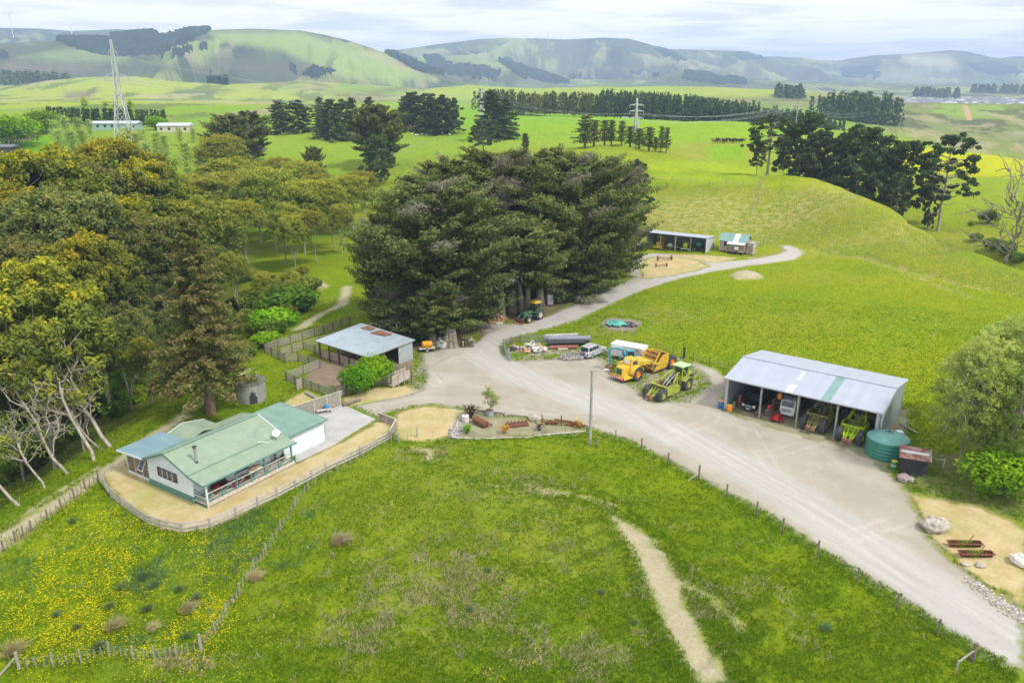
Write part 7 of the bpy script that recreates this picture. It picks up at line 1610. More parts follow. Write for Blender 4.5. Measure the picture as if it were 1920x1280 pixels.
# post and batten fences
hw=(.35,.65,.95)
fence_obj('wire_fence','post and batten fence running down from the farmhouse rail to the front corner',[(733,828),(680,858),(633,886),(578,920),(554,953),(527,996),(500,1041),(477,1071),(450,1116),(424,1155),(404,1188),(377,1217)],1.25,.10,3.6,(),None,M_wood,wires=hw,battens=3,bat_h=1.0)
fence_obj('wire_fence','post and batten fence across the bottom left of the buttercup paddock',[(377,1219),(331,1232),(290,1236),(250,1236),(205,1228),(153,1242),(100,1250),(36,1254)],1.25,.11,3.4,(),None,M_wood,wires=hw,battens=3,bat_h=1.0)
for (x,y,lb) in [(377,1219,'thick mossy strainer post at the corner of the buttercup paddock'),(36,1254,'thick strainer post with diagonal stay at the bottom left')]:
    p=G(x,y); t=thing('strainer_post',lb,'post',p); MB().cyl((0,0,-.4),(0,0,1.5),.13,M_wood,10,.12).build('post',t,True)
    if x<100: MB().bar((-.1,-.1,1.1),(-1.1,-1.3,.0),.1,.1,M_wood).build('stay',t)
fence_obj('wire_fence','post fence beside the gully track at the far left',[(8,1034),(30,1016),(45,1008),(60,997),(90,975),(116,956),(140,935),(160,916),(185,900)],1.2,.12,3.0,(),None,M_woodb,wires=hw,battens=2)
fence_obj('wire_fence','thin post fence along the lower edge of the gravel road',[(1118,838),(1154,829),(1203,844),(1252,871),(1310,900.5),(1362,932.5),(1418,966.5),(1467,998.5),(1532.6,1042),(1606.6,1091),(1681.5,1141),(1757,1192),(1823,1240)],1.45,.11,None,(),None,M_woodb,wires=(.4,.8,1.15))
p=G(1823,1240); t=thing('strainer_post','stout strainer post with horizontal stay by the road at bottom right','post',p); MB().cyl((0,0,-.3),(0,0,1.6),.14,M_woodb,10).build('post',t,True); MB().bar((0,0,1.0),(-1.6,-.9,.7),.1,.1,M_wood).build('stay',t); MB().bar((-1.6,-.9,.0),(-1.6,-.9,.9),.1,.1,M_wood).build('stay_post',t)
p=G(1310,900); t=thing('fence_stay','grey fence stay beside the first stout roadside post','post',p); MB().bar((0,0,.9),(-1.3,-.8,.35),.09,.09,M_wood).build('stay',t); MB().box(-.08,.08,-.08,.08,-.2,1.75,M_woodb).build('post',t)
fence_obj('wire_fence','wire netting fence in front of the rusty relic garden',[(842.6,822),(890,824),(937,822),(975,819),(1017,817),(1060,814),(1098,811)],1.05,.08,None,(),None,M_woodg,wires=(.3,.6,.9))
fence_obj('wire_fence','low wire fence with green strainer posts beside the dry lawn',[(733,826),(748,829),(782,819),(842,822)],1.25,.15,3.6,(),None,M_woodg,wires=(.4,.8,1.1),battens=1,bat_h=.8)
fence_obj('wire_fence','batten fence behind the parked machines on the paddock edge',[(1140,646),(1190,650),(1230,656),(1262,664),(1300,676),(1330,684),(1365,694)],1.25,.1,3.0,(),None,M_woodb,wires=hw,battens=4,bat_h=1.1)
p=G(1282,671); tagit(MB().box(-.14,.14,-.14,.14,-.2,1.7,M_dark).build('corner_post'),'black square corner post behind the lime scraper','post').location=p
fence_obj('rail_fence','brown plank rail pen beside the coloured rubble heap',[(944,650),(958,645),(976,641)],1.3,.12,2,(.3,.65,1.0),M_woodb,M_woodb)
fence_obj('mesh_fence','wire mesh panel fence behind the rubble heap',[(976,641),(1000,641),(1030,643)],1.25,.05,1.2,(.05,1.2),M_steel,M_steel,wires=(.2,.35,.5,.65,.8,.95,1.1),battens=8,bat_h=1.2,rail_h=.05)
fence_obj('mesh_fence','leaning mesh panel at the left side of the rubble heap',[(944,651),(949,668),(956,677)],1.1,.05,1.2,(.05,1.05),M_steel,M_steel,wires=(.2,.35,.5,.65,.8,.95),battens=8,bat_h=1.05,rail_h=.05)
for lb,px,s in [('fence line on the hillside above the far shed',[(1212,337),(1260,339),(1330,346),(1427,353)],6),('fence line climbing over the hill crest beside the gnarled pine',[(1432,333),(1422,370),(1408,402)],5),('rail fence beside the old hut',[(1418,464),(1432,459),(1449,457)],2.2),('roadside fence beside the far left fields',[(0,236),(60,236),(150,234)],12),('fence below the white house',[(255,240),(380,240)],12),('track fence across the back field',[(725,295),(790,272),(830,264)],10),('fence along the back field lane',[(930,262),(1010,253),(1100,258)],12)]:
    fence_obj('field_fence',lb,px,1.4,.14,s,(.5,1.1),M_wood,M_wood,rail_h=.06)
fence_obj('steel_gate','grey steel farm gate behind the machine shed and green tank',[(1684,784),(1699,806)],1.3,.08,None,(.2,.5,.8,1.15),M_steel,M_steel,cat='gate',rail_h=.05)
fence_obj('rail_fence','pale pole rail right of the black hut',[(1733,870),(1768,878)],1.2,.1,None,(.95,),M_woodl,M_woodl,rail_h=.09)
# gate with two people
fence_obj('farm_gate','dark slatted gate under the cypress with two people at it',[(862,650),(874,651),(886,651)],1.35,.1,None,(.15,.35,.55,.75,.95,1.2),M_dark,M_woodb,cat='gate',rail_h=.1)
# utility pole
p=G(1106,833); t=thing('light_pole','tall grey wooden light pole at the end of the relic garden','light pole',p); MB().cyl((0,0,-.5),(0,0,8.9),.19,mat('pole_grey',(.36,.35,.33),.85,var=.2),12,.14).build('pole',t,True)
k=MB(); k.bar((-.3,0,8.75),(1.3,0,8.95),.07,.07,M_steel); k.build('arm',t); k=MB(); k.prism([(1.2,8.9),(1.3,9.02),(1.75,9.0),(1.85,8.9)],'xz',-.1,.1,M_lamp); k.build('lamp_head',t)
# ------------------------------------------------------------------ people
def skinned(name, par, joints, edges, radii, m, root=0, sub=1):
    me = bpy.data.meshes.new(name); me.from_pydata(joints, edges, []); me.materials.append(m)
    o = link(name, me, par); md = o.modifiers.new('skin','SKIN'); md.use_smooth_shade = True
    for i, r in enumerate(radii): me.skin_vertices[0].data[i].radius = (r, r) if not isinstance(r, tuple) else r; me.skin_vertices[0].data[i].use_root = (i == root)
    s = o.modifiers.new('sub','SUBSURF'); s.levels = sub; s.render_levels = sub + 1; return o
def person(label, loc, rz, shirt, trousers, hair, lean=0., arm=(0.3,0.3), vest=None):
    t = thing('person', label, 'person', loc, rz); ML = math.sin(lean); MC = math.cos(lean)
    def up(h, x=0, y=0): d = h - .95; return (x*MC + d*ML, y, .95 + d*MC - x*ML) if h > .95 else (x, y, h)
    hands = []
    J = [up(.95), up(1.15), up(1.38), up(1.5), up(1.58,.02), up(1.68,.03), up(1.76,.02)]; E = [(0,1),(1,2),(2,3),(3,4),(4,5),(5,6)]; R = [(.15,.11),(.14,.1),(.17,.11),(.065,.06),(.085,.08),(.095,.085),(.07,.07)]
    AR = {}
    for s, a in ((1, arm[0]), (-1, arm[1])):
        b = len(J); sh = up(1.42,0,s*.19); el = (sh[0]+.28*math.sin(a), s*.24, sh[2]-.28*math.cos(a)); a2=a+.5; wr = (el[0]+.26*math.sin(a2), s*.22, el[2]-.26*math.cos(a2)); pl=(wr[0]+.07*math.sin(a2), s*.215, wr[2]-.07*math.cos(a2))
        J += [sh, el, wr, pl]; E += [(2,b),(b,b+1),(b+1,b+2),(b+2,b+3)]; R += [.06,.045,.03,.035]; AR[s]=(sh,el,wr)
        for f in range(5):
            off = (f-2)*.018; L_ = [.05,.075,.08,.072,.06][f]; th = 1.2 if f == 0 else 0; q=(pl[0]+L_*math.sin(a2+.4+th), s*.215+off, pl[2]-L_*math.cos(a2+.4+th)); J.append(q); E.append((b+3,len(J)-1)); R.append(.009)
        hb = (0, s*.1, .88); kn=(.03+.05*(s>0), s*.11, .48); an=(-.02, s*.11, .08); to=(.14, s*.12, .035); b=len(J); J+=[hb,kn,an,to]; E+=[(0,b),(b,b+1),(b+1,b+2),(b+2,b+3)]; R+=[.1,.06,.04,.035]
    body = skinned('body', t, J, E, R, mat('skin',(.50,.30,.21),.6,var=.05))
    skinned('shirt', t, [J[0],J[1],J[2],up(1.47)]+[q for s in (1,-1) for q in AR[s]], [(0,1),(1,2),(2,3),(2,4),(4,5),(5,6),(2,7),(7,8),(8,9)], [(.165,.125),(.16,.12),(.185,.13),.08,.075,.06,.045,.075,.06,.045], shirt)
    skinned('trousers', t, [(0,0,.98),(0,.1,.86),(.055,.11,.48),(-.02,.11,.1),(0,-.1,.86),(.03,-.11,.48),(-.02,-.11,.1)], [(0,1),(1,2),(2,3),(0,4),(4,5),(5,6)], [(.16,.12),.115,.08,.065,.115,.08,.065], trousers)
    for s in (1,-1): skinned('shoe', t, [(-.07,s*.11,.05),(.06,s*.115,.045),(.17,s*.12,.035)], [(0,1),(1,2)], [.055,.05,.04], M_dark)
    h6=up(1.71,-.02); k=MB(); k.blob(h6,(.105,.092,.1),hair,2,.05,12,8); k.build('hair',t,True)
    f=MB(); c=up(1.65,.115); f.blob(c,(.025,.014,.02),mat('skin',None) if False else _MC['skin'],1,.02,6,5); f.build('nose',t,True)
    for s in (1,-1): e=up(1.675,.105,s*.035); k=MB(); k.blob(e,(.008,.013,.009),M_dark,1,.0,6,4); k.build('eye',t); e=up(1.665,.02,s*.095); k=MB(); k.blob(e,(.02,.012,.03),_MC['skin'],1,0,6,4); k.build('ear',t)
    m_=up(1.60,.1); k=MB(); k.blob(m_,(.008,.025,.006),mat('lips',(.35,.13,.11),.6),1,0,6,4); k.build('mouth',t)
    if vest: skinned('vest', t, [up(1.0),up(1.2),up(1.4)], [(0,1),(1,2)], [(.18,.14),(.175,.135),(.195,.14)], vest)
    return t
M_navy=mat('navy_cloth',(.015,.022,.05),.85); M_beige=mat('beige_cloth',(.50,.42,.32),.85); M_wcl=mat('white_cloth',(.72,.72,.72),.85); M_hair=mat('dark_hair',(.04,.03,.02),.8); M_ghair=mat('grey_hair',(.45,.40,.36),.8); M_gtr=mat('grey_cloth',(.30,.31,.33),.85)
person('person in dark top and beige trousers standing left of the gate', G(868,651), math.radians(20), M_navy, M_beige, M_hair, .02, (.9,.7))
person('person in white shirt and dark vest leaning over the gate', G(889,650), math.radians(185), M_wcl, M_gtr, M_ghair, .65, (.9,1.0), M_navy)
# ------------------------------------------------------------------ relic garden and odds and ends
def flax(label, px, py, c1, H, n=46, cat='flax plant'):
    p=G(px,py); rng=np.random.default_rng(int(px)); V=[]
    for i in range(n):
        a=rng.random()*6.28; r=H*(.15+.75*rng.random()); h=H*(.55+.5*rng.random()); d=np.array([math.cos(a),math.sin(a),0]); s=np.array([-d[1],d[0],0])*H*.035; p0=d*.08*H; p1=d*r*.5+np.array([0,0,h*.75]); p2=d*r+np.array([0,0,h*(.55+.4*rng.random())])
        for A,B,w0,w1 in ((p0,p1,1,1.2),(p1,p2,1.2,.15)): V+= [A-s*w0,A+s*w0,B+s*w1,B-s*w1]
    V=np.array(V); me=arr_mesh('flax',V,quads(V),[c1],tone=np.repeat(rng.random(len(V)//4),4)); o=link('flax_plant',me); o.location=p; return tagit(o,label,cat)
F_dk=leafmat('dark_flax',[(.04,.035,.03),(.10,.08,.06),(.2,.16,.1)],.1); F_or=leafmat('orange_flax',[(.25,.09,.03),(.50,.22,.05),(.6,.45,.1)],.2); F_gr=leafmat('green_flax',[(.05,.14,.01),(.16,.32,.02),(.4,.5,.06)],.2)
flax('dark leaved flax by the white pot at the top left of the relic garden',881,783,F_dk,1.9,70); flax('bright green flax at the left of the relic garden',876,812,F_gr,1.3,60); flax('yellow and orange flax in the front middle of the relic garden',947,812,F_or,1.2,50); flax('small dark flax in the middle of the relic garden',1011,807,F_dk,1.0,40); flax('orange red flax at the right end of the relic garden',1086,803,F_or,1.15,50)
M_rub=mat('rust_relic',(.19,.075,.045),.9,var=.4,scale=5,bump=.5)
t=thing('rusty_roller','rusty ribbed roller relic in the garden','relic',G(901,797),math.radians(-50)); k=MB(); k.lathe([(0,-1.1),(.4,-1.1)]+[(.42+.05*(i%2),-1.1+.1*i) for i in range(22)]+[(.4,1.1),(0,1.1)],M_rub,14,(0,0,.45),'x'); k.build('drum',t); k=MB(); k.bar((-1.2,0,.4),(-1.2,.9,.2),.08,.08,M_rub); k.bar((1.2,0,.4),(1.2,.9,.2),.08,.08,M_rub); k.bar((-1.2,.9,.2),(1.2,.9,.2),.08,.08,M_rub); k.build('frame',t)
t=thing('rusty_plough','rusty machine bed relic in the middle of the garden','relic',G(969,798),math.radians(14)); k=MB(); k.box(-1.35,1.35,-.5,.5,.05,.3,M_rub); k.build('bed',t,bevel=.03); k=MB()
for i in range(6): k.tube([(-1.2+.45*i,.3,.2),(-1.1+.45*i,0,.75),(-.95+.45*i,-.3,.3)],.05,M_rub,6)
k.build('tines',t,True)
t=thing('rusty_axle','rusty implement with two upright lugs in the right half of the garden','relic',G(1035,797),-.1); k=MB(); k.bar((-1.3,0,.4),(1.6,0,.4),.12,.12,M_rub)
for x in (-1.2,1.1): k.bar((x,0,0),(x,0,1.3),.22,.14,M_rub)
for x in (-.6,0,.5,2.3,2.9): k.blob((x,.1,.35),(.28,.2,.3),M_rub,int(x*7+9),.3,8,5)
k.bar((1.6,0,.25),(4.2,-.2,.2),.3,.16,M_rub); k.build('frame',t)
def stone(label,px,py,r,m,seed=1,name='rock',cat='rock',group=None,flat_=.6):
    k=MB(); k.blob((0,0,r*flat_*.5),(r,r*.8,r*flat_),m,seed,.22,14,9); o=k.build(name,None,True,label=label,cat=cat); 
    if group:o['group']=group
    o.location=G(px,py); o.rotation_euler=(0,0,seed); s=o.modifiers.new('sub','SUBSURF'); s.levels=1; s.render_levels=2; tx=bpy.data.textures.new('rockn','CLOUDS'); tx.noise_scale=r*.5; d=o.modifiers.new('dis','DISPLACE'); d.texture=tx; d.strength=r*.35; d.mid_level=.5; return o
stone('large pale boulder on the dry grass right of the road',1752,992,1.25,M_stone,3); stone('white boulder cut off by the right edge',1912,1056,.9,mat('white_stone',(.66,.63,.58),.9,var=.2,bump=.4),5); stone('small round white stone below the two rusty harrows',1838,1061,.42,M_stone,6); stone('tiny buried pale stone left of the round white one',1810,1058,.4,M_stone,12,flat_=.3); stone('purple grey boulder at the foot of the black hut',1694,899,.75,mat('purple_stone',(.33,.26,.27),.9,var=.25,bump=.5),7); stone('grey rock beside the purple one at the black hut',1706,901,.5,M_stone2,8); stone('pale pointed rock at the top of the relic garden',1002,787,.85,M_stone,9); stone('flat tan rock at the back of the relic garden',953,778,.6,M_stone,10)
def rubble(name,label,px,py,rx,ry,h,mats,n,seed,s=(.15,.35),cat='heap',loc=None,rot=0):
    rnd=random.Random(seed); k=MB(); 
    for i in range(n):
        a=rnd.random()*6.28; q=math.sqrt(rnd.random()); x=rx*q*math.cos(a); y=ry*q*math.sin(a); z=h*(1-q*q)*rnd.random(); r=rnd.uniform(*s); k.blob((x,y,z+r*.3),(r,r*.8,r*.65),mats[rnd.randrange(len(mats))],i,.3,7,5)
    o=k.build(name,None,False); tagit(o,label,cat,kind='stuff'); o.location=loc or G(px,py); o.rotation_euler=(0,0,rot); return o
M_brick=mat('brick_rubble',(.45,.18,.09),.9,var=.3,scale=4); M_buff=mat('buff_rubble',(.55,.42,.25),.9,var=.3,scale=4); M_mint=mat('pale_mint_rubble',(.50,.60,.52),.8,var=.2)
rubble('rubble_heap','heap of mixed brick and pale rubble by the wire panels',1000,656,1.9,1.3,1.3,[M_stone,M_buff,M_brick,M_stone2,M_mint,M_white],90,1,(.18,.38))
rubble('rubble_heap','orange brick pile at the left front of the rubble heap',985,660,.7,.5,.7,[M_brick,M_brick,M_buff],24,2,(.15,.3)); rubble('scrap_heap','grey and white scrap in the rail pen left of the rubble',962,655,.9,.6,.7,[M_stone2,M_white,M_woodb,M_dark],22,3,(.15,.4))
rubble('gravel_stones','broken grey gravel scattered over the small gravel heap',1072,669,1.9,1.2,.75,[M_stone2,mat('gravel_stone',(.42,.41,.38),.9,var=.2)],220,4,(.06,.14))
rubble('stone_bed','strip of grey stones on the left edge of the relic garden',856,803,.8,.8,.05,[M_stone2],1,5)
k=MB(); rnd=random.Random(9); A=gp(868,778); B=gp(850,820)
for i in range(260):
    q=A+(B-A)*rnd.random()+np.array([rnd.gauss(0,.32),rnd.gauss(0,.2)]); r=rnd.uniform(.08,.17); k.blob((q[0],q[1],zat(*q)+r*.3),(r,r,r*.6),M_stone2,i,.3,6,4)
tagit(k.build('grey_stones'),'bank of small grey stones along the left side of the relic garden','stones',kind='stuff')
k=MB(); A=gp(1818,1088); B=gp(1925,1165)
for i in range(330):
    q=A+(B-A)*rnd.random()+np.array([rnd.gauss(0,.35),rnd.gauss(0,.3)]); r=rnd.uniform(.06,.16); k.blob((q[0],q[1],zat(*q)+r*.2),(r,r,r*.6),M_stone if i%3 else M_stone2,i,.3,6,4)
tagit(k.build('loose_stones'),'line of loose grey stones beside the road at lower right','stones',kind='stuff')
for i,(x0,y0,x1,y1,r,m,lb) in enumerate([(848,821,900,824,.1,M_woodl,'pale log edging at the front left of the relic garden'),(905,823,1000,820,.09,M_woodl,'pale log edging at the front middle of the relic garden'),(1003,818,1098,809,.1,M_woodl,'pale log edging at the front right of the relic garden'),(895,770,945,776,.09,M_woodb,'dark log edging behind the relic garden drum'),(958,778,1000,783,.12,M_wood,'grey log edging at the back middle of the relic garden'),(1040,787,1090,795,.11,M_rub,'rusty beam edging at the back right of the relic garden'),(866,777,846,818,.08,M_woodl,'pale plank edging beside the grey stones'),(643,762,676,751,.22,M_woodb,'dark half buried log on the verge below the stock pens'),(1700,905,1690,902,.1,M_wood,'short grey post lying by the rocks'),(1215,722,1247,716,.09,M_rust,'long rusty drawbar lying between the two parked scrapers'),(1208,727,1217,720,.09,M_rust,'bent rusty rod end lying in front of the lime scraper'),(573,738,600,752,.2,M_wood,'stack of grey sleepers beside the bare pen'),(905,606,930,600,.3,M_barkp,'pale log lying before the firewood heap'),(1688,795,1720,812,.1,M_woodl,'pale pole lying behind the green tank')]):
    a=gp(x0,y0); b=gp(x1,y1); o0=(a[0],a[1],zat(*a)); k=MB(); k.tube([(0,0,r*.8),((b[0]-a[0])/2,(b[1]-a[1])/2,(zat(*b)-o0[2])/2+r),(b[0]-a[0],b[1]-a[1],zat(*b)-o0[2]+r*.7)],[r,r*1.05,r*.9],m,8); o=k.build('log',None,True,label=lb,cat='log' if m is not M_rust else 'metal bar'); o.location=o0
drum('grey blue barrel planter behind the relic garden',G(918,779),mat('barrel_grey_blue',(.30,.33,.42),.7,var=.2),M_woodb,.75,.48,cat='planter'); drum('white drum at the left end of the relic garden',G(873,790),mat('aged_white',(.62,.58,.56),.8,var=.15),M_white,.8,.42)
p=G(918,779); place_tree('sap',p.x,p.y,4.0,'garden_sapling','thin pale sapling growing in the barrel planter','tree',w=.9,z=p.z+.4)
# pipes, timber
for x0,y0,x1,y1,r,z,m,lb in [(1026,648,1096,648,.42,.42,mat('black_pipe',(.03,.035,.05),.5,var=.2),'long black plastic pipe behind the silver wagon'),(1018,641,1107,641,.45,.55,mat('grey_culvert',(.24,.26,.31),.6,var=.15),'long grey culvert pipe on top of the pipe row'),(1030,654,1083,654,.26,.26,mat('red_brown_pipe',(.32,.11,.09),.7,var=.15),'red brown steel pipe in front of the black pipe'),(1046,656,1065,656,.14,.14,M_woodl,'short cream pipe lying in front of the red pipe'),(1021,633,1084,631,.22,.35,mat('bleached_timber',(.50,.46,.44),.9),'bleached timber beam behind the pipe row')]:
    a=gp(x0,y0); b=gp(x1,y1); k=MB(); k.tube([(0,0,z),(b[0]-a[0],b[1]-a[1],z)],r,m,16,caps=False); k.tube([(0,0,z),(b[0]-a[0],b[1]-a[1],z)],r*.88,M_dark,16,caps=True); o=k.build('pipe',None,True,label=lb,cat='pipe'); o.location=(a[0],a[1],zat(*a))
# firewood heap
k=MB(); rnd=random.Random(4); mw1=mat('split_wood',(.36,.22,.13),.9,var=.35,scale=4); mw2=mat('split_wood_end',(.50,.34,.20),.9,var=.25)
for i in range(420):
    a=rnd.random()*6.28; q=math.sqrt(rnd.random()); x=3.4*q*math.cos(a); y=1.5*q*math.sin(a); z=1.35*(1-q*q)*rnd.random()+.1; d=Vector((rnd.gauss(0,1),rnd.gauss(0,1),rnd.gauss(0,.5))).normalized()*.24; k.bar((x-d.x,y-d.y,z-d.z),(x+d.x,y+d.y,z+d.z),.2,.16,mw1 if i%3 else mw2)
o=k.build('firewood_heap'); tagit(o,'heap of split reddish firewood under the cypresses','firewood heap',kind='stuff'); o.location=G(918,603); o.rotation_euler=(0,0,.45)
stone('pale wrapped bundle lying before the firewood heap',936,608,.9,M_stone,13,name='stone_slab',cat='stone slab',flat_=.35)
for i,(x,y) in enumerate([(1008,577),(1032,571)]):
    k=MB(); k.slab([(-.5,0,0),(.5,0,0),(.5,.5,1.7),(-.5,.5,1.7)],.05,[M_dark,M_white][i]); tagit(k.build('leaning_board'),['dark board leaning on the cypress trunk right of the tractor','pale metal sheet leaning at the rightmost cypress trunk'][i],'board').location=G(x,y)
# tarp pit
t=G(1160,610); k=MB(); n=18
vs=[];fs=[]; rng=np.random.default_rng(2)
for i in range(n):
    for j in range(10): u=i/(n-1);v=j/9; x=(u-.5)*3.0-.4; y=(v-.5)*2.0; vs.append((x+.3*math.sin(v*7),y+.25*math.sin(u*9),.15+.6*math.sin(u*3.1)*math.sin(v*3.1)+.3*rng.random()))
for i in range(n-1):
    for j in range(9): fs.append((i*10+j,(i+1)*10+j,(i+1)*10+j+1,i*10+j+1))
k.add(vs,fs,mat('green_tarp',(.10,.42,.33),.5,var=.25,scale=3)); o=k.build('tarpaulin',None,True,label='crumpled bright green tarpaulin over the pit in the paddock',cat='tarpaulin'); o.location=t
rubble('burnt_heap','dark burnt rubbish beside the green tarpaulin',1180,610,1.5,1.1,.5,[M_dark,M_dark,M_woodb,M_stone2],80,8,(.12,.3))
# harrows
for px,py,lb in [(1808,1024,'rusty grass grown disc harrow, the upper of the two'),(1829,1043,'rusty grass grown disc harrow, the lower of the two')]:
    t=thing('disc_harrow',lb,'harrow',G(px,py),-.03,'rusty disc harrows on the dry grass'); k=MB()
    for i in range(13): k.lathe([(.0,-.02),(.30,-.01),(.30,.01),(0,.02)],M_rub,14,(-1.25+.21*i,0,.3),'x')
    k.build('discs',t,True); k=MB(); k.box(-1.4,1.4,-.35,-.25,.35,.45,M_rub); k.box(-1.4,1.4,.25,.35,.35,.45,M_rub); k.bar((-1.4,-.3,.4),(-1.4,.3,.4),.1,.1,M_rub); k.bar((1.4,-.3,.4),(1.4,.3,.4),.1,.1,M_rub); k.bar((0,-.3,.42),(.9,.5,.8),.07,.07,M_rub); k.build('frame',t); wd=link('weeds',PROTO['bush2'][0][1],t); wd.scale=(.55,.17,.42); wd.location=(0,0,-.12)
# seat and blue helmet by paling fence
t=thing('garden_bench','plain plank bench before the grey paling fence','bench',G(608,774),.42); MB().box(-.9,.9,-.2,.2,.42,.48,M_woodl).build('seat',t)
for x in (-.75,.75): MB().box(x-.04,x+.04,-.18,.18,0,.42,M_wood).build('leg',t)
k=MB(); k.blob((0,0,.22),(.34,.28,.26),mat('bright_blue',(.02,.22,.50),.5,var=.2),3,.12,12,7); tagit(k.build('blue_bag',None,True),'bright blue bag on the plank bench','bag').location=G(613,771)+Vector((0,0,.45))
t=thing('mailbox','small grey electric box on a post at the paling fence end','box',G(640,757)); MB().box(-.06,.06,-.06,.06,-.2,1.2,M_wood).build('post',t); MB().box(-.2,.2,-.15,.15,1.2,1.75,M_steel).build('box',t)
# stock water trough, posts in paddock, insulated pipes etc
# ------------------------------------------------------------------ tussocks and rush clumps (individual, larger ones)
def tussock(px,py,H,c,lb,lean=(.5,-.1)):
    p=G(px,py); rng=np.random.default_rng(int(px*3+py)); V=[]
    for i in range(300):
        a=rng.random()*6.28; r=H*.6*rng.random(); d=np.array([math.cos(a)*r,math.sin(a)*r,0]); h=H*(.6+.5*rng.random()); tip=d*1.9+np.array([lean[0]*H*(.4+rng.random()),lean[1]*H,h]); s=np.array([rng.normal(),rng.normal(),0]); s=s/np.linalg.norm(s)*H*.018; mid=(d+tip)/2+np.array([-lean[0]*.1,0,h*.18]); V+=[d-s,d+s,mid+s,mid-s, mid-s,mid+s,tip+s*.2,tip-s*.2]
    V=np.array(V); me=arr_mesh('tussock',V,quads(V),[c],tone=np.repeat(rng.random(len(V)//4),4)); o=link('tussock',me); o.location=p; tagit(o,lb,'tussock','wind blown tussocks in the paddocks'); return o
F_straw=leafmat('straw_tussock',[(.42,.33,.15),(.58,.48,.25),(.66,.58,.36)],.3); F_rush=leafmat('rush_green',[(.09,.16,.05),(.16,.26,.09),(.30,.38,.16)],.3)
tus=[(635,1018,1.5,0,'single straw tussock right of the batten fence'),(212,1178,1.3,0,'straw coloured tussock low in the buttercup paddock'),(350,1145,1.2,0,'straw tussock near the middle of the buttercup paddock'),(285,1180,.9,0,'small brown tussock below the middle of the buttercup paddock'),(20,1225,1.5,0,'straw tussock at the bottom left corner post'),(475,1085,1.1,0,'pale tussock on the batten fence line'),(268,1085,1.3,1,'big green rush clump in the buttercup paddock'),(288,1100,1.0,1,'low rush clump below the big one'),(226,1103,.9,1,'round rush clump left of the big one'),(335,1108,1.0,1,'rush clump right of the big one'),(368,1122,.9,1,'last rush clump of the middle row at right'),(205,1140,.9,1,'small rush clump above the straw tussock'),(275,1145,1.0,1,'rush clump among dense buttercups'),(105,1155,.9,1,'rush clump at the left of the buttercup paddock'),(145,1178,.8,1,'small rush clump at lower left'),(185,1215,1.1,1,'wide rush clump on the bottom fence'),(135,980,.9,1,'grey green rush clump near the gully track fence'),(350,1195,.8,1,'rush clump near the bottom batten fence'),(1126,1112,.7,1,'single dark rush tuft in the front paddock'),(915,1072,.8,1,'dark rush tuft among dead grass, middle of the front paddock'),(1190,1168,.6,1,'tiny rush tuft beside the dirt track'),(1545,1180,.9,1,'blue green rush tuft in the roadside paddock'),(880,1145,.7,1,'green rush tuft among grey dead grass')]
for x,y,h,c,lb in tus: tussock(x,y,h*(.58 if c else .75),F_rush if c else F_straw,lb,(.7,-.2) if not c else (.35,-.1))
# ------------------------------------------------------------------ pylons, wires, distant buildings, stock
M_pyl=mat('pylon_steel',(.50,.53,.55),.6,.2,var=.1)
def at(px,row,d): r=ray(px,row); h=math.hypot(r[0],r[1]); return np.array([r[0]/h*d,r[1]/h*d]), CAMH+r[2]/h*d
def pylon(label,px,toprow,d,arms,w0=6.,th=.16,rz=0.,z0=None,group='lattice power pylons'):
    (x,y),zt=at(px,toprow,d); zg=zat(x,y); H=zt-zg; t=thing('power_pylon',label,'power pylon',(x,y,zg-.3),rz,group); 
    for sx in (-1,1):
        for sy in (-1,1): k=MB(); k.bar((sx*w0/2,sy*w0/2,0),(sx*w0*.13,sy*w0*.13,H*.55),th*1.5,th*1.5,M_pyl); k.bar((sx*w0*.13,sy*w0*.13,H*.55),(sx*.25,sy*.25,H),th*1.3,th*1.3,M_pyl); k.build('leg',t)
    k=MB(); n=9
    def wz(z): return (w0/2+(w0*.13-w0/2)*z/(H*.55)) if z<H*.55 else (w0*.13+(.25-w0*.13)*(z-H*.55)/(H*.45))
    zs=[H*(1-(1-i/n)**1.25) if False else H*(i/n)**.85 for i in range(n+1)]
    for a,b in zip(zs[:-1],zs[1:]):
        A,B=wz(a),wz(b)
        for (c,d_) in (((-1,-1),(1,-1)),((1,-1),(1,1)),((1,1),(-1,1)),((-1,1),(-1,-1))):
            k.bar((c[0]*A,c[1]*A,a),(d_[0]*B,d_[1]*B,b),th*.7,th*.7,M_pyl); k.bar((d_[0]*A,d_[1]*A,a),(c[0]*B,c[1]*B,b),th*.7,th*.7,M_pyl); k.bar((c[0]*B,c[1]*B,b),(d_[0]*B,d_[1]*B,b),th*.7,th*.7,M_pyl)
    k.build('bracing',t)
    ends=[]
    for fr,L in arms:
        z=H*fr; k=MB(); wv=wz(z)
        for s in (-1,1): k.bar((s*wv,0,z+H*.03),(s*L,0,z),th,th,M_pyl); k.bar((s*wv,0,z-.1),(s*L,0,z),th,th,M_pyl); k.bar((s*L,0,z),(s*L,0,z-1.6),th*.8,th*.8,M_steel); ends.append((x+s*L*math.cos(rz),y+s*L*math.sin(rz),zg+z-1.6))
        k.build('cross_arm',t)
    return ends
e0=pylon('large lattice pylon rising over the golden gums at left',207,73,375,[(.70,4.6),(.90,1.6)],8.5,.2,.15)
e1=pylon('distant pylon behind the tall dark fir',903,164,640,[(.62,5.5),(.86,3.2)],5,.28,.2)
e2=pylon('pylon with three cross arms above the ragged conifer row',1195,183,470,[(.42,4.2),(.62,4.2),(.80,4.2)],2.4,.28,.25)
e3=pylon('far faint lattice pylon on the plain at right',1655,186,1100,[(.6,6),(.8,6),(.93,3)],8,.35,.3)
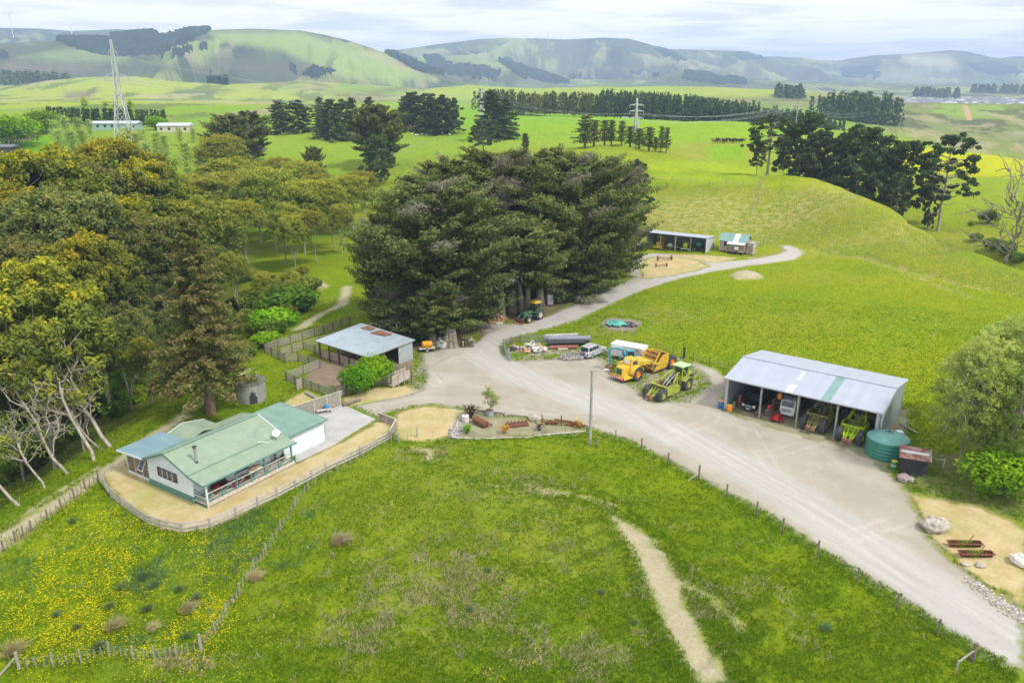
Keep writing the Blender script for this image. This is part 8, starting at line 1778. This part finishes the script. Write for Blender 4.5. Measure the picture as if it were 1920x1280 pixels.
(px_,py_),zt=at(1497,188,520); zg=zat(px_,py_); t=thing('power_pole','wooden power pole with three cross arms between the gully pines and plantation','power pole',(px_,py_,zg)); H=zt-zg; MB().cyl((0,0,-.5),(0,0,H),.42,M_conc,8,.3).build('pole',t,True); e4=[]
for f,L in ((.72,2.8),(.84,2.8),(.94,1.6)): MB().box(-L,L,-.15,.15,H*f-.12,H*f+.12,M_woodl).build('cross_arm',t); e4+=[(px_-L,py_,zg+H*f),(px_+L,py_,zg+H*f)]
def wire(label,A,B,sag):
    k=MB(); A=np.array(A);B=np.array(B)
    for p,q in zip(A,B):
        pts=[tuple(p+(q-p)*i/12-np.array([0,0,sag*4*(i/12)*(1-i/12)])) for i in range(13)]; k.tube(pts,.055,M_steel,4)
    o=k.build('power_lines'); tagit(o,label,'power line')
wire('power lines sagging from the large left pylon to the far pylon',e0[:4],[e1[1],e1[0],e1[3],e1[2]],7); wire('power lines from the middle pylon to the far fir pylon',e2[:4],e1[:4],5); wire('power lines from the middle pylon to the wooden pole',e2[:4],e4[:4],4); wire('power lines from the wooden pole to the far plain pylon',e4[:4],e3[:4],9)
off=[(-420,500,75),(-420,508,75),(-415,500,62),(-415,508,62)]; wire('power lines leaving the large pylon to the left edge',e0[:4],off,5)
# wind turbines on the far ridge
for i,(px,row,d,lb) in enumerate([(17,26,5300,'faint wind turbine on the left skyline'),(1028,62,5600,'faint wind turbine on the middle ridge'),(133,50,5300,'very small wind turbine further right on the left ridge'),(985,66,5800,'tiny wind turbine left on the middle ridge')]):
    (x,y),zt=at(px,row,d); zg=zat(x,y); H=max(40,zt-zg); t=thing('wind_turbine',lb,'wind turbine',(x,y,zt-H),0,'wind turbines on the ridges'); MB().cyl((0,0,-40),(0,0,H),2.2,M_white,8,1.3).build('tower',t); MB().box(-2,2,-4,3,H-1,H+2,M_white).build('nacelle',t)
    for a in (.5,2.6,4.7): MB().bar((0,-4,H),(math.cos(a)*38,-4,H+math.sin(a)*38),2.2,1.0,M_white).build('blade',t)
# distant houses
def small_house(label,px,row,d,W,D,H,wall,roof,rz=0,name='house',group=None,wins=True,hip=False):
    (x,y),_=at(px,row,d); t=thing(name,label,'house' if name=='house' else 'shed',(x,y,zat(x,y)),rz,group); MB().box(-W/2,W/2,-D/2,D/2,-1,H,wall).build('wall',t); k=MB(); R=H+D*.16; k.prism([(-D/2-.4,H-.05),(0,R),(D/2+.4,H-.05),(0,R-.25)] if False else [(-D/2-.4,H),(0,R),(D/2+.4,H)],'yz',-W/2-.4,W/2+.4,roof); k.build('roof',t)
    if wins:
        n=max(2,int(W/3.5))
        for i in range(n): wx=-W/2+(i+.5)*W/n; MB().box(wx-.6,wx+.6,-D/2-.05,-D/2,.9,2.1,M_glass).build('window',t)
    return t
small_house('cream house with pale flat sheet roof right of the big pylon foot',329,236,445,15.5,8,3.0,mat('cream_wall',(.58,.52,.42),.8,var=.05),mat('pale_blue_roof',(.48,.54,.62),.5,var=.06),.05)
small_house('long low teal outbuilding behind the big pylon foot',215,232,470,25,7,2.8,mat('teal_wall',(.30,.45,.42),.8),mat('far_teal_roof',(.46,.52,.58),.5),.03,'outbuilding')
small_house('grey roofed farmhouse at the far left edge',25,220,455,14,9,3.2,mat('brown_wall',(.25,.19,.17),.8),mat('mauve_roof',(.36,.34,.38),.6),.1)
small_house('dark shed cut by the left edge on the green field',2,247,400,9,6,3.2,M_dark,mat('slate_roof',(.14,.15,.18),.6),.1,'field_shed',wins=False)
p=at(1172,215,610)[0]; t=thing('field_shelter','white farm tank shelter beside the plantation edge','shelter',(p[0],p[1],zat(*p))); MB().box(-2.4,2.4,-1.5,1.5,-.3,1.6,M_white).build('wall',t,bevel=.2); MB().box(-2.6,2.6,-1.7,1.7,1.6,1.8,M_wcar).build('roof',t)
p=gp(1659,222); t=thing('field_shelter','white shelter below the far right pylon','shelter',(p[0],p[1],zat(*p))); MB().box(-2.6,2.6,-1.5,1.5,-.3,2.2,M_white).build('wall',t); MB().box(-2.8,2.8,-1.7,1.7,2.2,2.45,M_steel).build('roof',t)
# town on the plain
rng=np.random.default_rng(8); cols=[(.16,.18,.24),(.22,.23,.28),(.12,.13,.17),(.34,.33,.35),(.26,.20,.17),(.58,.56,.54)]; protoT=[]
for i in range(9):
    W=rng.uniform(14,22);D=rng.uniform(9,13);H=3.2; k=MB(); k.box(-W/2,W/2,-D/2,D/2,-2,H,mat('town_wall_%d'%(i%3),[(.62,.58,.52),(.45,.40,.36),(.66,.66,.66)][i%3],.8)); m=mat('town_roof_%d'%(i%6),cols[i%6],.6,var=.08); R=H+2.6
    k.add([(-W/2-.5,-D/2-.5,H),(W/2+.5,-D/2-.5,H),(W/2+.5,D/2+.5,H),(-W/2-.5,D/2+.5,H),(-W/2+D*.4,0,R),(W/2-D*.4,0,R)],[(0,1,5,4),(1,2,5),(2,3,4,5),(3,0,4)],m); protoT.append(k.mesh('town_house'))
n=0
for j in range(10):
    for i in range(28):
        u=i/27; px=1645+ (1935-1645)*u+rng.normal()*3; row=183.0+j*1.35+rng.normal()*.35
        if j<3 and px<1700+ j*10: continue
        if j>6 and px<1640+(j-5)*62: continue
        d=2050+(9-j)*95+rng.normal()*18; (x,y),_=at(px,row,d)
        o=link('town_house',protoT[int(rng.integers(9))]); o.location=(x,y,zat(x,y)+.3); o.rotation_euler=(0,0,rng.choice([.1,.25,1.67,-.2])+rng.normal()*.08); tagit(o,'small dark roofed house in the distant town on the plain','house','houses of the distant town'); n+=1
# sheep and cattle
def animal(name,body,head,s,mats,par_label,cat,x,y,rz,grp,sheep=True):
    t=thing(name,par_label,cat,(x,y,zat(x,y)),rz,grp,(s,s,s))
    return t
sb=MB(); sb.blob((0,0,.62),(.52,.27,.29),0,3,.08,12,8); sb.tube([(.42,0,.72),(.6,0,.92),(.78,0,.86)],[.15,.12,.07],0,8); sb.tube([(-.5,0,.7),(-.6,0,.45)],[.06,.04],0,6)
for x,y in ((.34,-.13),(.34,.13),(-.34,-.13),(-.34,.13)):
    off=.05 if x<0 else 0; sb.tube([(x,y,.55),(x-off,y,.3),(x+off*.3,y,0)],[.08,.045,.035],0,6)
def body_mesh(name,m):
    k=MB(); k.v=list(sb.v); k.f=list(sb.f); k.mats=[m]; k.mi=[0]*len(k.f); return k.mesh(name,True)
Msh=mat('wool',(.68,.65,.58),.95,var=.1); Mcb=mat('black_hide',(.02,.018,.018),.8); Mcw=mat('brown_hide',(.30,.16,.08),.8)
shm=body_mesh('sheep',Msh); cbm=body_mesh('cow',Mcb); cwm=body_mesh('cow',Mcw)
for i in range(16):
    p=gp(772+rng.random()*75,236+rng.random()*20); o=link('sheep',shm); o.location=(p[0],p[1],zat(*p)); o.rotation_euler=(0,0,rng.random()*6.28); o.scale=(1.3,1.3,1.3); tagit(o,'white sheep grazing on the field before the square pine block','sheep','sheep on the back field')
for i in range(13):
    p=gp(1338+i*4.5+rng.normal(),267.5+rng.normal()*.5); o=link('cow',cbm if i%3 else cwm); o.location=(p[0],p[1],zat(*p)); o.rotation_euler=(0,0,rng.random()*6.28); o.scale=(2.2,2.2,2.2); tagit(o,'dark cow in the row of cattle along the fence on the rise','cow','cattle along the fence on the rise')
# ------------------------------------------------------------------ grass tufts over the near paddocks (uncountable)
def scatter_grass(name,label,N,r0,r1,H,mats_tone,mat_,seed,need,blades=5,wid=.035,lean=.5,azlim=.66,clump=None):
    rng=np.random.default_rng(seed); u=rng.random(N); r=1/(1/r0+(1/r1-1/r0)*u); a=(rng.random(N)*2-1)*azlim
    x=r*np.sin(a); y=r*np.cos(a)
    j=np.clip(np.searchsorted(az,a)-1,0,NA-1); i=np.clip(np.searchsorted(rs,r)-1,0,NR-1)
    ok=need(i,j,x,y,rng); x,y,r=x[ok],y[ok],r[ok]; z=zgrid(x,y); n=len(x)
    B=np.repeat(np.stack([x,y,z],-1),blades,0); M=len(B); th=rng.random(M)*6.28; sc_=(.6+.7*rng.random(M))
    B[:,0]+=rng.normal(size=M)*.12; B[:,1]+=rng.normal(size=M)*.12
    hh=H*sc_; s=np.stack([np.cos(th),np.sin(th),np.zeros(M)],-1)*(wid*(.6+.8*rng.random(M)))[:,None]; d=np.stack([rng.normal(size=M)*lean*.6+lean*.35,rng.normal(size=M)*lean*.6,np.ones(M)],-1)*hh[:,None]
    V=np.stack([B-s,B+s,B+d+s*.25,B+d-s*.25],1).reshape(-1,3); tn=np.repeat(np.repeat(rng.random(n),blades)*.6+rng.random(M)*.4,4)
    me=arr_mesh(name,V,quads(V),[mat_],tone=tn); o=link(name,me); return tagit(o,label,'grass',kind='stuff')
bare_m=np.maximum.reduce([gravel,conc,straw*.8,pen,dirt,aprn,pit,under])
L_gr=leafmat('paddock_grass',[(.085,.17,.006),(.17,.28,.008),(.28,.37,.02)],.35); L_dry=leafmat('dry_grass',[(.42,.38,.16),(.56,.50,.26),(.66,.60,.38)],.4); L_rsh=leafmat('rush_grass',[(.08,.16,.045),(.14,.25,.07),(.24,.35,.11)],.3); L_but=leafmat('buttercups',[(.70,.58,.006),(.78,.68,.008),(.85,.78,.02)],.3)
nz=lambda x,y,s,k: fbm(x/s,y/s,3,k)
scatter_grass('grass','short green pasture grass tufts over the near paddocks',210000,42,150,.14,0,L_gr,1,lambda i,j,x,y,rng:(bare_m[i,j]<-.1)&(rng.random(len(x))<.35+.65*np.clip((nz(x,y,2.5,5)-.3)*4,0,1)),3,.05)
scatter_grass('dry_grass','dead straw coloured grass among the pasture',150000,42,260,.26,0,L_dry,2,lambda i,j,x,y,rng:(bare_m[i,j]<.2)&(nz(x,y,2.,9)+dry[i,j]*.28>.66)&(rng.random(len(x))<np.clip(dry[i,j]+.06,0,1)),4,.035,.8)
scatter_grass('rushes','dark green rush patches beside the farmhouse fence',60000,42,110,.5,0,L_rsh,3,lambda i,j,x,y,rng:(bare_m[i,j]<-.2)&(nz(x,y,2.4,12)+rush[i,j]*.22>.62)&(rng.random(len(x))<np.clip(rush[i,j]*1.2,0,1)),6,.03,.6)
def flowers(N, seed):
    rng=np.random.default_rng(seed); r=1/(1/42+(1/120-1/42)*rng.random(N)); a=(rng.random(N)*2-1)*.66; x=r*np.sin(a); y=r*np.cos(a)
    j=np.clip(np.searchsorted(az,a)-1,0,NA-1); i=np.clip(np.searchsorted(rs,r)-1,0,NR-1)
    ok=(bare_m[i,j]<-.2)&(x<2)&(rng.random(N)<np.clip(flow[i,j]*1.3*np.clip((nz(x,y,5.,15)-.42)*7,0,1)*np.clip((nz(x,y,1.4,16)-.3)*4,0,1),0,1)); x,y=x[ok],y[ok]; n=len(x); c=np.stack([x,y,zgrid(x,y)+.12+.14*rng.random(n)],-1)
    nr=unit(rng.normal(size=(n,3))*.5+np.array([0,-.3,1.])); t=unit(np.cross(nr,rng.normal(size=(n,3)))); b=np.cross(nr,t); s=(.028+.03*rng.random(n))[:,None]
    V=np.stack([c-t*s,c-b*s,c+t*s,c+b*s],1).reshape(-1,3); o=link('buttercup_flowers',arr_mesh('buttercup_flowers',V,quads(V),[L_but],tone=np.repeat(rng.random(n),4))); tagit(o,'tiny yellow buttercup flowers in the left paddock','flowers',kind='stuff')
flowers(300000,4)
scatter_grass('verge_grass','long grass fringe along the road and track edges',90000,42,150,.20,0,L_gr,6,lambda i,j,x,y,rng:(bare_m[i,j]>-1.4)&(bare_m[i,j]<.25)&(pen[i,j]<-.3)&(conc[i,j]<-.3)&(straw[i,j]<-.1),4,.045)
hb = bpy.data.meshes.new('haze')
x0, x1, y0, y1 = -10500, 10500, -2500, 9950
vv = [(x, y, z) for z in (HZB, HZT) for x, y in ((x0, y0), (x1, y0), (x1, y1), (x0, y1))]
hb.from_pydata(vv, [], [(3,2,1,0),(4,5,6,7),(0,1,5,4),(1,2,6,5),(2,3,7,6),(3,0,4,7)])
hb.materials.append(hm); hbo = bpy.data.objects.new('haze', hb); col.objects.link(hbo); hbo['kind'] = 'stuff'; hbo['label'] = 'pale blue haze in the air over the far hills'; hbo['category'] = 'haze'
sc.cycles.max_bounces = 5; sc.cycles.diffuse_bounces = 3; sc.cycles.glossy_bounces = 2; sc.cycles.transmission_bounces = 3; sc.cycles.volume_bounces = 1; sc.cycles.transparent_max_bounces = 6
